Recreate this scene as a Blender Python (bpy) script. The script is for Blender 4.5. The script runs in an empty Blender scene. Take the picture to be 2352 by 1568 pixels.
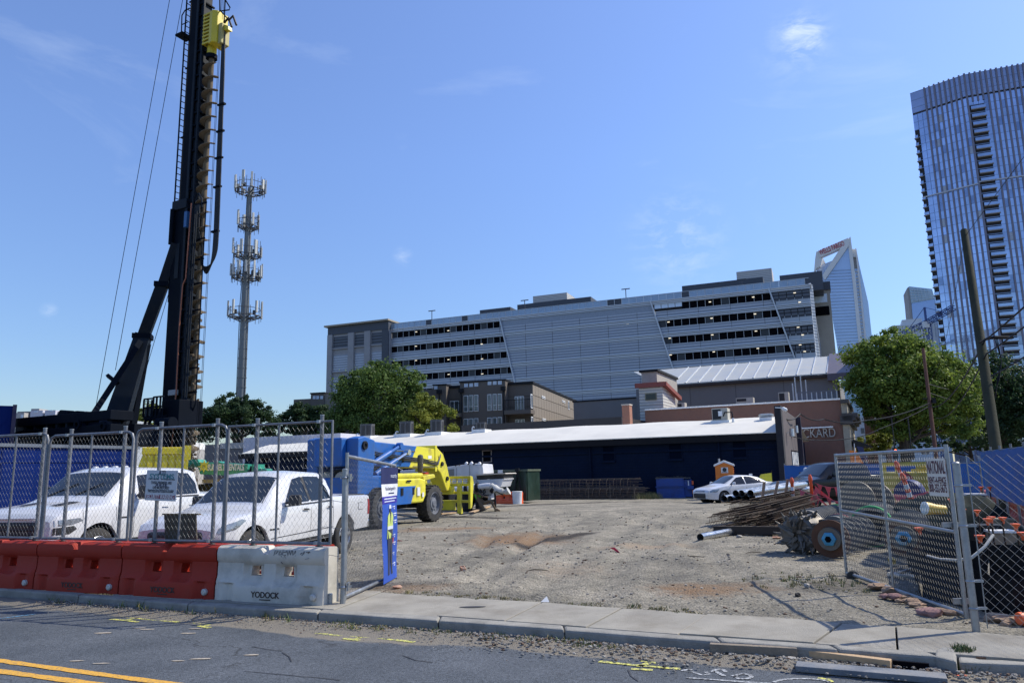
import bpy,bmesh,math,random
from mathutils import Vector,Matrix,noise,Euler
rnd=random.Random(7)
V=Vector
FPX=1700.0;CAMH=1.65
TH=math.atan(299/1700.0);RHO=math.radians(1.2)
F_=V((0,math.cos(TH),math.sin(TH)));R0=V((1,0,0));U0=V((0,-math.sin(TH),math.cos(TH)))
RT=math.cos(RHO)*R0-math.sin(RHO)*U0;UP=math.sin(RHO)*R0+math.cos(RHO)*U0
scn=bpy.context.scene
cam=bpy.data.cameras.new('camera');camo=bpy.data.objects.new('camera',cam);scn.collection.objects.link(camo)
cam.sensor_width=36;cam.lens=36*FPX/2352;cam.clip_end=6000;cam.clip_start=0.1
mw=Matrix.Identity(4)
for i in range(3):
 mw[i][0]=RT[i];mw[i][1]=UP[i];mw[i][2]=-F_[i]
mw[2][3]=CAMH
camo.matrix_world=mw
scn.camera=camo
SUN_EL=math.radians(46);SUN_AZ=math.radians(73)
scn.view_settings.view_transform='Standard';scn.view_settings.look='None'
scn.view_settings.exposure=0.25;scn.view_settings.gamma=1;scn.view_settings.use_curve_mapping=False
w=bpy.data.worlds.new('World');scn.world=w;w.use_nodes=True
nt=w.node_tree;nt.nodes.clear()
def nn(nt,t,**k):
 n=nt.nodes.new(t)
 for a,b in k.items():
  if a.startswith('i_'):n.inputs[a[2:]].default_value=b
  else:setattr(n,a,b)
 return n
sky=nn(nt,'ShaderNodeTexSky',sky_type='NISHITA',sun_disc=False,sun_elevation=SUN_EL,sun_rotation=SUN_AZ,altitude=200,air_density=1.25,dust_density=0.6,ozone_density=2.2)
bg=nn(nt,'ShaderNodeBackground',i_Strength=0.145);wo=nn(nt,'ShaderNodeOutputWorld')
tc=nn(nt,'ShaderNodeTexCoord')
mp=nn(nt,'ShaderNodeMapping');mp.inputs['Scale'].default_value=(1.3,1.3,3.6);mp.inputs['Rotation'].default_value=(0.25,0.35,0.5)
n1=nn(nt,'ShaderNodeTexNoise',i_Scale=2.1,i_Detail=8,i_Roughness=0.6,i_Distortion=0.5)
cr=nn(nt,'ShaderNodeValToRGB');cr.color_ramp.elements[0].position=0.60;cr.color_ramp.elements[1].position=1.0
cr.color_ramp.elements[1].color=(.42,.42,.42,1)
mx=nn(nt,'ShaderNodeMixRGB');mx.inputs[2].default_value=(4.6,5.4,6.6,1)
def dirmask(d,r0,r1,amp):
 dd=V(d).normalized()
 vm=nn(nt,'ShaderNodeVectorMath',operation='DISTANCE');nt.links.new(tc.outputs['Generated'],vm.inputs[0]);vm.inputs[1].default_value=dd
 mr=nn(nt,'ShaderNodeMapRange');mr.inputs['From Min'].default_value=r1;mr.inputs['From Max'].default_value=r0
 mr.inputs['To Min'].default_value=0;mr.inputs['To Max'].default_value=amp;mr.interpolation_type='SMOOTHSTEP'
 nt.links.new(vm.outputs['Value'],mr.inputs['Value']);return mr.outputs[0]
def ray(px,py):return F_+((px-1176)/FPX)*RT-((py-784)/FPX)*UP
n2=nn(nt,'ShaderNodeTexNoise',i_Scale=22,i_Detail=6,i_Roughness=0.65,i_Distortion=0.4)
mp2=nn(nt,'ShaderNodeMapping');mp2.inputs['Scale'].default_value=(1,1,2.2);mp2.inputs['Rotation'].default_value=(0,.35,0)
nt.links.new(tc.outputs['Generated'],mp2.inputs['Vector']);nt.links.new(mp2.outputs[0],n2.inputs['Vector'])
cr2=nn(nt,'ShaderNodeValToRGB');cr2.color_ramp.elements[0].position=0.44;cr2.color_ramp.elements[1].position=0.72
nt.links.new(n2.outputs['Fac'],cr2.inputs[0])
def madd(a,b,op='ADD'):
 m=nn(nt,'ShaderNodeMath',operation=op,use_clamp=(op=='ADD'));nt.links.new(a,m.inputs[0]);nt.links.new(b,m.inputs[1]);return m.outputs[0]
blob=madd(madd(dirmask(ray(1845,82),.0,.034,1.2),dirmask(ray(1555,548),.0,.09,.42)),dirmask(ray(925,590),0,.018,.4))
blob=madd(blob,dirmask(ray(112,712),0,.012,.5));blob=madd(blob,dirmask(ray(1830,110),0,.07,.25))
bl=madd(blob,cr2.outputs[0],'MULTIPLY')
wis=madd(cr.outputs[0],bl)
sx_=nn(nt,'ShaderNodeSeparateXYZ');nt.links.new(tc.outputs['Generated'],sx_.inputs[0])
hr=nn(nt,'ShaderNodeValToRGB');e=hr.color_ramp.elements;e[0].position=0;e[0].color=(.575,.665,.80,1);e[1].position=.75;e[1].color=(.92,.96,1.22,1);q=e.new(.16);q.color=(.61,.72,.95,1);q=e.new(.4);q.color=(.77,.86,1.14,1)
nt.links.new(sx_.outputs['Z'],hr.inputs[0]);ml=nn(nt,'ShaderNodeMixRGB',blend_type='MULTIPLY');ml.inputs[0].default_value=1;nt.links.new(sky.outputs[0],ml.inputs[1]);nt.links.new(hr.outputs[0],ml.inputs[2]);skc=ml.outputs[0]
for a,b in((tc.outputs['Generated'],mp.inputs['Vector']),(mp.outputs[0],n1.inputs['Vector']),(n1.outputs['Fac'],cr.inputs[0]),(wis,mx.inputs[0]),(skc,mx.inputs[1]),(mx.outputs[0],bg.inputs[0]),(bg.outputs[0],wo.inputs[0])):
 nt.links.new(a,b)
sl=bpy.data.lights.new('sun','SUN');sl.energy=4.7;sl.angle=math.radians(.53);sl.color=(1,.93,.78)
so=bpy.data.objects.new('sun',sl);scn.collection.objects.link(so)
SUND=V((math.sin(SUN_AZ)*math.cos(SUN_EL),math.cos(SUN_AZ)*math.cos(SUN_EL),math.sin(SUN_EL)))
so.rotation_euler=SUND.to_track_quat('Z','Y').to_euler();so.location=(0,0,50)
scn.render.engine='CYCLES'
def at(px,py,Y):
 d=ray(px,py);k=Y/d.y;return V((d.x*k,Y,CAMH+d.z*k))
def G(Y):return-.0075*(min(max(Y,12),60)-12)
def gnd(px,py,z=None):
 d=ray(px,py)
 if z is not None:
  k=(z-CAMH)/d.z;return V((d.x*k,d.y*k,z))
 zz=0
 for _ in range(30):
  k=(zz-CAMH)/d.z;zz=G(d.y*k)
 return V((d.x*k,d.y*k,zz))
class Fr:
 """a building's own frame: x along its front, y into its depth"""
 def __init__(s,o,deg):
  s.o=V((o[0],o[1],0));s.z0=o[2]if len(o)>2 else 0;s.a=math.radians(deg);s.dx=V((math.cos(s.a),math.sin(s.a),0));s.dy=V((-s.dx.y,s.dx.x,0))
 def sz(s,px,py,off=0):
  d=ray(px,py);k=(s.o.dot(s.dy)+off)/d.dot(s.dy);p=d*k;p.z+=CAMH
  return(p-s.o).dot(s.dx),p.z-s.z0
 def side(s,px,py,xoff):
  d=ray(px,py);k=(s.o.dot(s.dx)+xoff)/d.dot(s.dx);p=d*k;p.z+=CAMH
  return(p-s.o).dot(s.dy),p.z-s.z0
 def loc(s,p):q=V(p)-s.o;return V((q.dot(s.dx),q.dot(s.dy),p[2]-s.z0))
COL=scn.collection
def tag(o,label=None,cat=None,group=None,kind=None):
 if label:o['label']=label
 if cat:o['category']=cat
 if group:o['group']=group
 if kind:o['kind']=kind
 return o
def thing(name,label,cat,loc=(0,0,0),deg=0,group=None):
 o=bpy.data.objects.new(name,None);COL.objects.link(o);o.empty_display_size=.2
 o.location=loc;o.rotation_euler=(0,0,math.radians(deg));return tag(o,label,cat,group)
def frthing(fr,name,label,cat,group=None):
 return thing(name,label,cat,(fr.o.x,fr.o.y,fr.z0),math.degrees(fr.a),group)
def copy_tree(o,parent=None):
 c=o.copy();COL.objects.link(c)
 if parent is not None:c.parent=parent
 for ch in o.children:copy_tree(ch,c)
 return c
class MB:
 def __init__(s):s.v=[];s.f=[];s.mi=[];s.cur=0;s.T=None
 def add(s,vs,fs):
  n=len(s.v)
  s.v+=[tuple(s.T@V(p))if s.T else tuple(p)for p in vs]
  s.f+=[tuple(i+n for i in f)for f in fs];s.mi+=[s.cur]*len(fs);return s
 def box(s,x0,x1,y0,y1,z0,z1):
  return s.add([(x0,y0,z0),(x1,y0,z0),(x1,y1,z0),(x0,y1,z0),(x0,y0,z1),(x1,y0,z1),(x1,y1,z1),(x0,y1,z1)],[(0,3,2,1),(4,5,6,7),(0,1,5,4),(1,2,6,5),(2,3,7,6),(3,0,4,7)])
 def beam(s,p0,p1,w,h=None,up=(0,0,1)):
  h=h or w;p0=V(p0);p1=V(p1);d=(p1-p0).normalized();u=V(up)
  if abs(d.dot(u))>.98:u=V((0,1,0))
  a=d.cross(u).normalized()*w/2;b=a.cross(d).normalized()*h/2
  vs=[p+q for p in(p0,p1)for q in(-a-b,a-b,a+b,-a+b)]
  return s.add(vs,[(0,1,2,3),(7,6,5,4),(0,4,5,1),(1,5,6,2),(2,6,7,3),(3,7,4,0)])
 def cyl(s,p0,p1,r,r2=None,n=12,cap=True):
  r2=r if r2 is None else r2;p0=V(p0);p1=V(p1);d=(p1-p0).normalized()
  u=V((0,0,1))if abs(d.z)<.95 else V((1,0,0));a=d.cross(u).normalized();b=a.cross(d)
  vs=[]
  for p,q in((p0,r),(p1,r2)):
   vs+=[p+(a*math.cos(t)+b*math.sin(t))*q for t in[2*math.pi*i/n for i in range(n)]]
  fs=[(i,(i+1)%n,n+(i+1)%n,n+i)for i in range(n)]
  if cap:fs+=[tuple(range(n-1,-1,-1)),tuple(range(n,2*n))]
  return s.add(vs,fs)
 def tube(s,pts,r,n=5,cap=True):
  pts=[V(p)for p in pts];vs=[];fs=[];m=len(pts);up=None
  for i,p in enumerate(pts):
   d=(pts[min(i+1,m-1)]-pts[max(i-1,0)])
   d=d.normalized()if d.length>1e-9 else V((0,0,1))
   if up is None:up=V((0,0,1))if abs(d.z)<.9 else V((1,0,0))
   a=d.cross(up);a=a.normalized()if a.length>1e-6 else d.orthogonal().normalized();b=a.cross(d).normalized();up=b
   rr=r[i]if isinstance(r,(list,tuple))else r
   vs+=[p+(a*math.cos(t)+b*math.sin(t))*rr for t in[2*math.pi*j/n for j in range(n)]]
  for i in range(m-1):
   fs+=[(i*n+j,i*n+(j+1)%n,(i+1)*n+(j+1)%n,(i+1)*n+j)for j in range(n)]
  if cap:fs+=[tuple(range(n-1,-1,-1)),tuple(range((m-1)*n,m*n))]
  return s.add(vs,fs)
 def prism(s,poly,a,b,plane='xz'):
  n=len(poly)
  mk={'xz':lambda p,t:(p[0],t,p[1]),'yz':lambda p,t:(t,p[0],p[1]),'xy':lambda p,t:(p[0],p[1],t)}[plane]
  vs=[mk(p,a)for p in poly]+[mk(p,b)for p in poly]
  fs=[tuple(range(n)),tuple(range(2*n-1,n-1,-1))]+[(i,n+i,n+(i+1)%n,(i+1)%n)for i in range(n)]
  return s.add(vs,fs)
 def quad(s,*p):return s.add(p,[tuple(range(len(p)))])
 def lathe(s,o,axis,prof,n=16,cap=True):
  o=V(o);d=V(axis).normalized();u=V((0,0,1))if abs(d.z)<.95 else V((1,0,0));a=d.cross(u).normalized();b=a.cross(d)
  vs=[];fs=[]
  for r,h in prof:vs+=[o+d*h+(a*math.cos(t)+b*math.sin(t))*r for t in[2*math.pi*i/n for i in range(n)]]
  for k in range(len(prof)-1):fs+=[(k*n+i,k*n+(i+1)%n,(k+1)*n+(i+1)%n,(k+1)*n+i)for i in range(n)]
  if cap:fs+=[tuple(range(n-1,-1,-1)),tuple(range((len(prof)-1)*n,len(prof)*n))]
  return s.add(vs,fs)
 def mesh(s,name):
  me=bpy.data.meshes.new(name);me.from_pydata(s.v,[],s.f);return me
 def build(s,name,mat,parent=None,smooth=False,bevel=0,label=None,kind=None,fixn=True,loc=None,seg=2):
  me=s.mesh(name)
  if fixn:
   bm=bmesh.new();bm.from_mesh(me)
   if bevel:bmesh.ops.remove_doubles(bm,verts=bm.verts,dist=1e-5)
   bmesh.ops.recalc_face_normals(bm,faces=bm.faces);bm.to_mesh(me);bm.free()
  mats=mat if isinstance(mat,(list,tuple))else[mat]
  for m in mats:me.materials.append(m)
  if len(mats)>1 and len(s.mi)==len(me.polygons):me.polygons.foreach_set('material_index',s.mi)
  if smooth:me.polygons.foreach_set('use_smooth',[True]*len(me.polygons))
  if smooth and smooth!='all':
   me.set_sharp_from_angle(angle=math.radians(smooth if not isinstance(smooth,bool)else 35))
  o=bpy.data.objects.new(name,me);COL.objects.link(o)
  if parent is not None:o.parent=parent
  if loc is not None:o.location=loc
  if bevel:
   b=o.modifiers.new('bevel','BEVEL');b.width=bevel;b.segments=seg;b.limit_method='ANGLE';b.angle_limit=math.radians(40)
  return tag(o,label,None,None,kind)
def part_copy(o,loc,parent,rot=None,scale=None):
 c=bpy.data.objects.new(o.name.split('.')[0],o.data);COL.objects.link(c);c.parent=parent;c.location=loc
 if rot:c.rotation_euler=rot
 if scale:c.scale=scale
 for m in o.modifiers:
  k=c.modifiers.new(m.name,m.type)
  if m.type=='BEVEL':k.width=m.width;k.segments=m.segments;k.limit_method='ANGLE'
 return c
MATS={}
def ordinal(i):return('first','second','third','fourth','fifth','sixth','seventh','eighth','ninth','tenth','eleventh','twelfth','thirteenth','fourteenth','fifteenth','sixteenth')[i]
def mat(name,col,rough=.6,metal=0,var=.12,scale=2.5,bump=0,bscale=60,dirt=None,spec=.5,coat=0,coords='obj',streak=0,rvar=.1,emis=None):
 if name in MATS:return MATS[name]
 m=bpy.data.materials.new(name);m.use_nodes=True;t=m.node_tree;b=t.nodes['Principled BSDF'];MATS[name]=m
 b.inputs['Roughness'].default_value=rough;b.inputs['Metallic'].default_value=metal;b.inputs['Specular IOR Level'].default_value=spec
 if coat:b.inputs['Coat Weight'].default_value=coat;b.inputs['Coat Roughness'].default_value=.08
 if emis:b.inputs['Emission Color'].default_value=(*emis[0],1);b.inputs['Emission Strength'].default_value=emis[1]
 c=nn(t,'ShaderNodeTexCoord');src=c.outputs['Object']
 if coords=='world':g=nn(t,'ShaderNodeNewGeometry');src=g.outputs['Position']
 n=nn(t,'ShaderNodeTexNoise',i_Scale=scale,i_Detail=6,i_Roughness=.62);t.links.new(src,n.inputs['Vector'])
 mr=nn(t,'ShaderNodeMapRange');mr.inputs['From Min'].default_value=.3;mr.inputs['From Max'].default_value=.7
 mr.inputs['To Min'].default_value=1-var;mr.inputs['To Max'].default_value=1+var;t.links.new(n.outputs['Fac'],mr.inputs['Value'])
 mu=nn(t,'ShaderNodeVectorMath',operation='SCALE');mu.inputs[0].default_value=col;t.links.new(mr.outputs[0],mu.inputs['Scale'])
 out=mu.outputs[0]
 if dirt:
  dc,amt,ds=dirt
  nd=nn(t,'ShaderNodeTexNoise',i_Scale=ds,i_Detail=8,i_Roughness=.7)
  if streak:
   ms=nn(t,'ShaderNodeMapping');ms.inputs['Scale'].default_value=(1,1,streak);t.links.new(src,ms.inputs[0]);t.links.new(ms.outputs[0],nd.inputs['Vector'])
  else:t.links.new(src,nd.inputs['Vector'])
  r=nn(t,'ShaderNodeMapRange');r.inputs['From Min'].default_value=.46;r.inputs['From Max'].default_value=.74;r.inputs['To Max'].default_value=amt
  t.links.new(nd.outputs['Fac'],r.inputs['Value'])
  mm=nn(t,'ShaderNodeMixRGB');t.links.new(r.outputs[0],mm.inputs[0]);t.links.new(out,mm.inputs[1]);mm.inputs[2].default_value=(*dc,1);out=mm.outputs[0]
 t.links.new(out,b.inputs['Base Color'])
 if rvar:
  rr=nn(t,'ShaderNodeMapRange');rr.inputs['From Min'].default_value=.3;rr.inputs['From Max'].default_value=.7
  rr.inputs['To Min'].default_value=max(.02,rough-rvar);rr.inputs['To Max'].default_value=min(1,rough+rvar)
  t.links.new(n.outputs['Fac'],rr.inputs['Value']);t.links.new(rr.outputs[0],b.inputs['Roughness'])
 if bump:
  nb=nn(t,'ShaderNodeTexNoise',i_Scale=bscale,i_Detail=5);t.links.new(src,nb.inputs['Vector'])
  bp=nn(t,'ShaderNodeBump',i_Strength=bump);bp.inputs['Distance'].default_value=.02;t.links.new(nb.outputs['Fac'],bp.inputs['Height']);t.links.new(bp.outputs[0],b.inputs['Normal'])
 return m
def wave_mat(name,col,col2,axis,scale,rough=.5,metal=0,bump=.3,thr=(.35,.65),var=.1):
 """ribbed or slatted sheet: bands along one axis"""
 if name in MATS:return MATS[name]
 m=mat(name,col,rough,metal,var);t=m.node_tree;b=t.nodes['Principled BSDF']
 c=nn(t,'ShaderNodeTexCoord');wv=nn(t,'ShaderNodeTexWave',bands_direction=axis,i_Scale=scale);t.links.new(c.outputs['Object'],wv.inputs[0])
 mr=nn(t,'ShaderNodeMapRange');mr.inputs['From Min'].default_value=thr[0];mr.inputs['From Max'].default_value=thr[1];t.links.new(wv.outputs['Fac'],mr.inputs['Value'])
 src=b.inputs['Base Color'].links[0].from_socket
 mm=nn(t,'ShaderNodeMixRGB');t.links.new(mr.outputs[0],mm.inputs[0]);t.links.new(src,mm.inputs[2]);mm.inputs[1].default_value=(*col2,1);t.links.new(mm.outputs[0],b.inputs['Base Color'])
 bp=nn(t,'ShaderNodeBump',i_Strength=bump);bp.inputs['Distance'].default_value=.03;t.links.new(mr.outputs[0],bp.inputs['Height']);t.links.new(bp.outputs[0],b.inputs['Normal'])
 return m
def brick_mat(name,c1,c2,mortar,bw=.2,bh=.067,rough=.85,swap=False,mort=.01,dirt=None):
 if name in MATS:return MATS[name]
 m=mat(name,c1,rough,0,.15,1.2,dirt=dirt);t=m.node_tree;b=t.nodes['Principled BSDF']
 c=nn(t,'ShaderNodeTexCoord');sp=nn(t,'ShaderNodeSeparateXYZ');cb=nn(t,'ShaderNodeCombineXYZ');t.links.new(c.outputs['Object'],sp.inputs[0])
 t.links.new(sp.outputs['Y' if swap else 'X'],cb.inputs[0]);t.links.new(sp.outputs['Z'],cb.inputs[1])
 bt=nn(t,'ShaderNodeTexBrick',i_Scale=1.0);bt.inputs['Brick Width'].default_value=bw;bt.inputs['Row Height'].default_value=bh;bt.inputs['Mortar Size'].default_value=mort
 bt.inputs['Color1'].default_value=(*c1,1);bt.inputs['Color2'].default_value=(*c2,1);bt.inputs['Mortar'].default_value=(*mortar,1)
 t.links.new(cb.outputs[0],bt.inputs['Vector'])
 src=b.inputs['Base Color'].links[0].from_socket
 mm=nn(t,'ShaderNodeMixRGB');mm.inputs[0].default_value=.75;t.links.new(src,mm.inputs[1]);t.links.new(bt.outputs['Color'],mm.inputs[2]);t.links.new(mm.outputs[0],b.inputs['Base Color'])
 bp=nn(t,'ShaderNodeBump',i_Strength=.4,invert=True);bp.inputs['Distance'].default_value=.01;t.links.new(bt.outputs['Fac'],bp.inputs['Height']);t.links.new(bp.outputs[0],b.inputs['Normal'])
 return m
def text_obj(txt,size,m,parent,loc,rot=(math.pi/2,0,0),ext=.004,name='lettering',xs=1,align='CENTER',bold=0):
 cu=bpy.data.curves.new('t','FONT');cu.body=txt;cu.size=size;cu.extrude=ext;cu.align_x=align;cu.align_y='CENTER';cu.offset=bold*size
 o=bpy.data.objects.new('t',cu);COL.objects.link(o);bpy.context.view_layer.update()
 me=bpy.data.meshes.new_from_object(o.evaluated_get(bpy.context.evaluated_depsgraph_get()));me.name=name
 bpy.data.objects.remove(o);bpy.data.curves.remove(cu);me.materials.clear();me.materials.append(m)
 q=bpy.data.objects.new(name,me);COL.objects.link(q);q.parent=parent;q.location=loc;q.rotation_euler=rot;q.scale=(xs,1,1);return q
galv=mat('galvanised steel',(.33,.35,.37),.42,.75,.18,6,dirt=((.16,.15,.14),.5,9))
galv_d=mat('weathered galvanised steel',(.20,.21,.23),.5,.6,.2,6,dirt=((.10,.09,.09),.6,9))
black=mat('black rubber',(.022,.022,.024),.75,0,.25,8,dirt=((.12,.11,.09),.55,3),bump=.2)
blackm=mat('black painted steel',(.006,.008,.013),.6,0,.25,3,dirt=((.022,.02,.018),.4,2),spec=.25)
darkglass=mat('dark tinted glass',(.006,.009,.014),.06,0,.1,2,spec=.45,rvar=.02)
chrome=mat('bright metal',(.65,.66,.68),.22,1,.08,4)
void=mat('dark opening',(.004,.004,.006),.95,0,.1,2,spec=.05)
white=mat('white paint',(.78,.79,.80),.5,0,.05,3,dirt=((.35,.33,.3),.25,4),spec=.3)
def yback(x):return 11.24-.513*(x+2.46)if x>-2.46 else 11.24-.33*(x+2.46)
CURB=[(-60,36.0),(-8.08,12.03),(-4.63,10.42),(-2.13,9.33),(.11,8.36),(1.59,7.66),(2.54,7.25),(3.67,6.72),(60,-19)]
def ycurb(x):
 for(a,b),(c,d)in zip(CURB,CURB[1:]):
  if x<=c:return b+(d-b)*(x-a)/(c-a)
 return CURB[-1][1]
def N2(x,y,s,o=0):return noise.fractal(V((x*s+o,y*s-o,o*.37)),1.0,2.1,5)
def sstep(a,b,x):t=min(1,max(0,(x-a)/(b-a)));return t*t*(3-2*t)
def attr_mat(name,build):
 m=bpy.data.materials.new(name);m.use_nodes=True;build(m.node_tree,m.node_tree.nodes['Principled BSDF']);MATS[name]=m;return m
def chain(t,base,layers,src):
 """layers: (attribute name, colour, noise scale, lo, hi)"""
 out=base
 for an,colr,ns,lo,hi in layers:
  a=nn(t,'ShaderNodeAttribute',attribute_name=an)
  n=nn(t,'ShaderNodeTexNoise',i_Scale=ns,i_Detail=6,i_Roughness=.7);t.links.new(src,n.inputs['Vector'])
  ad=nn(t,'ShaderNodeMath',operation='ADD');t.links.new(a.outputs['Fac'],ad.inputs[0]);t.links.new(n.outputs['Fac'],ad.inputs[1])
  r=nn(t,'ShaderNodeMapRange');r.inputs['From Min'].default_value=lo;r.inputs['From Max'].default_value=hi;t.links.new(ad.outputs[0],r.inputs['Value'])
  mm=nn(t,'ShaderNodeMixRGB');t.links.new(r.outputs[0],mm.inputs[0]);t.links.new(out,mm.inputs[1]);mm.inputs[2].default_value=(*colr,1);out=mm.outputs[0]
 return out
def gravel(t,b):
 g=nn(t,'ShaderNodeNewGeometry');P=g.outputs['Position']
 n1=nn(t,'ShaderNodeTexNoise',i_Scale=.55,i_Detail=9,i_Roughness=.7);t.links.new(P,n1.inputs['Vector'])
 r1=nn(t,'ShaderNodeValToRGB');e=r1.color_ramp.elements;e[0].position=.32;e[0].color=(.152,.142,.122,1);e[1].position=.68;e[1].color=(.37,.335,.275,1)
 k=e.new(.5);k.color=(.255,.235,.192,1);t.links.new(n1.outputs['Fac'],r1.inputs[0])
 v=nn(t,'ShaderNodeTexVoronoi',i_Scale=26);t.links.new(P,v.inputs['Vector'])
 r2=nn(t,'ShaderNodeMapRange');r2.inputs['To Min'].default_value=.76;r2.inputs['To Max'].default_value=1.22
 s2=nn(t,'ShaderNodeSeparateColor');t.links.new(v.outputs['Color'],s2.inputs[0]);t.links.new(s2.outputs[0],r2.inputs['Value'])
 n3=nn(t,'ShaderNodeTexNoise',i_Scale=7,i_Detail=6,i_Roughness=.8);t.links.new(P,n3.inputs['Vector'])
 r3=nn(t,'ShaderNodeMapRange');r3.inputs['From Min'].default_value=.35;r3.inputs['From Max'].default_value=.65;r3.inputs['To Min'].default_value=.72;r3.inputs['To Max'].default_value=1.22;t.links.new(n3.outputs['Fac'],r3.inputs['Value'])
 mu=nn(t,'ShaderNodeMath',operation='MULTIPLY');t.links.new(r2.outputs[0],mu.inputs[0]);t.links.new(r3.outputs[0],mu.inputs[1])
 sc=nn(t,'ShaderNodeVectorMath',operation='SCALE');t.links.new(r1.outputs[0],sc.inputs[0]);t.links.new(mu.outputs[0],sc.inputs['Scale'])
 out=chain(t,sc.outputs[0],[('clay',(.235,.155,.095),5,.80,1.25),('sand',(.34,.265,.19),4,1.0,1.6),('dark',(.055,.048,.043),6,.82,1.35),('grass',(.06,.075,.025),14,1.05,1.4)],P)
 t.links.new(out,b.inputs['Base Color']);b.inputs['Roughness'].default_value=.95;b.inputs['Specular IOR Level'].default_value=.2
 nb=nn(t,'ShaderNodeTexNoise',i_Scale=14,i_Detail=9,i_Roughness=.75);t.links.new(P,nb.inputs['Vector'])
 bp=nn(t,'ShaderNodeBump',i_Strength=.9);bp.inputs['Distance'].default_value=.05;t.links.new(nb.outputs['Fac'],bp.inputs['Height'])
 vb=nn(t,'ShaderNodeBump',i_Strength=.8,invert=True);vb.inputs['Distance'].default_value=.03;t.links.new(v.outputs['Distance'],vb.inputs['Height']);t.links.new(bp.outputs[0],vb.inputs['Normal'])
 t.links.new(vb.outputs[0],b.inputs['Normal'])
gravel_m=attr_mat('gravel and dirt',gravel)
def seg_d(p,a,b):
 p=V(p[:2]);a=V(a[:2]);b=V(b[:2]);d=b-a;t=min(1,max(0,(p-a).dot(d)/d.dot(d)));return(p-a-d*t).length
TR=[([gnd(1010,1300),gnd(1150,1225),gnd(1300,1172)],.22),([gnd(1090,1335),gnd(1230,1240),gnd(1380,1172)],.22),([gnd(1700,1330),gnd(1560,1230),gnd(1400,1170)],.25),([gnd(1350,1370),gnd(1420,1290),gnd(1640,1180),gnd(1700,1165)],.35),([gnd(1250,1360),gnd(1330,1280),gnd(1500,1180)],.3),([gnd(1180,1270),gnd(1260,1215),gnd(1240,1180)],.18),([gnd(1110,1262),gnd(1120,1225)],.15)]
def lot_h(x,y):
 h=.035*N2(x,y,.35)+.022*N2(x,y,1.3,5)+.010*N2(x,y,4.5,9)
 for pts,wd in TR:
  d=min(seg_d((x,y),a,b)for a,b in zip(pts,pts[1:]))
  if d<.9:h+=-.045*math.exp(-(d/wd)**2)+.030*math.exp(-((d-wd*1.6)/.15)**2)
 return h
c1=gnd(1190,1238);c2=gnd(1030,1215);s1=gnd(1480,1252);s2=gnd(1300,1305)
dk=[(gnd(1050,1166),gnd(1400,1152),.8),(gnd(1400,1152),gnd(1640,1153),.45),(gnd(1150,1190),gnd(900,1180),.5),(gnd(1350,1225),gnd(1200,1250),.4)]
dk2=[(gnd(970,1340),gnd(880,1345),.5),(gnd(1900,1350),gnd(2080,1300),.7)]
NU,rows=300,[]
y=6.0
while y<95:rows.append(y);y*=1.0085 if y<40 else 1.02
vs=[];at_={'clay':[],'sand':[],'dark':[],'grass':[]}
for y in rows:
 for i in range(NU+1):
  x=y*(-1.25+2.5*i/NU)
  yb=yback(x);e=y-yb
  z=G(y)+(lot_h(x,y)*min(1,max(0,e+.2)*1.5)if y<50 else.02*N2(x,y,.4))
  if e<0:z=min(z,0)-min(.35,-e*1.2)-.01
  vs.append((x,y,z))
  p=(x,y)
  c=max(math.exp(-((x-c1.x)/1.7)**2-((y-c1.y)/2.6)**2),.9*math.exp(-((x-c2.x)/2.2)**2-((y-c2.y)/1.3)**2),.8*math.exp(-((x-2.6)/1.5)**2-((y-10.6)/.8)**2),.85*math.exp(-((x+1.7)/.9)**2-((y-11.3)/.5)**2))
  at_['clay'].append(c*(.8+.4*N2(x,y,1.1,3)))
  at_['sand'].append(max(.42*max(math.exp(-((min(seg_d(p,a,b)for a,b in zip(t_,t_[1:]))/(w_*1.5))**2))for t_,w_ in TR),math.exp(-((x-s1.x)/1.6)**2-((y-s1.y)/1.0)**2),.7*math.exp(-((x-s2.x)/1.5)**2-((y-s2.y)/2.2)**2),.35*sstep(38,46,y),.45*math.exp(-(min(seg_d(p,a,b)for a,b in zip(TR[0][0],TR[0][0][1:]))/.6)**2)))
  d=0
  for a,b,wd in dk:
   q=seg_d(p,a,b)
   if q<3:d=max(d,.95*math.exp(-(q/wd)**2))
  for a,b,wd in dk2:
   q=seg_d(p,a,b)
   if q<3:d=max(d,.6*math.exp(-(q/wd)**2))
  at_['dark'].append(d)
  at_['grass'].append(.5*math.exp(-(e/.22)**2)*(x>-1.6)*(x<2)+.55*math.exp(-((x-4.0)/.9)**2-((y-11.0)/.6)**2))
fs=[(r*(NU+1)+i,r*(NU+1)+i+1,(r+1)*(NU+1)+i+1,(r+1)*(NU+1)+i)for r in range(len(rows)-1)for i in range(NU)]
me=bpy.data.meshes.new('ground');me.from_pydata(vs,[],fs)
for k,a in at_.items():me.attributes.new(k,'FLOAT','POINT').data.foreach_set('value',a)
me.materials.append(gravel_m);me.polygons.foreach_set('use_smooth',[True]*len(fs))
o=bpy.data.objects.new('ground',me);COL.objects.link(o);o['kind']='structure'
far=mat('distant town ground',(.10,.10,.085),.9,0,.3,.02,coords='world')
m=MB();m.quad((-3500,-300,-.9),(3500,-300,-.9),(3500,5500,-.9),(-3500,5500,-.9));tag(m.build('terrain',far),kind='structure')
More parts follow.
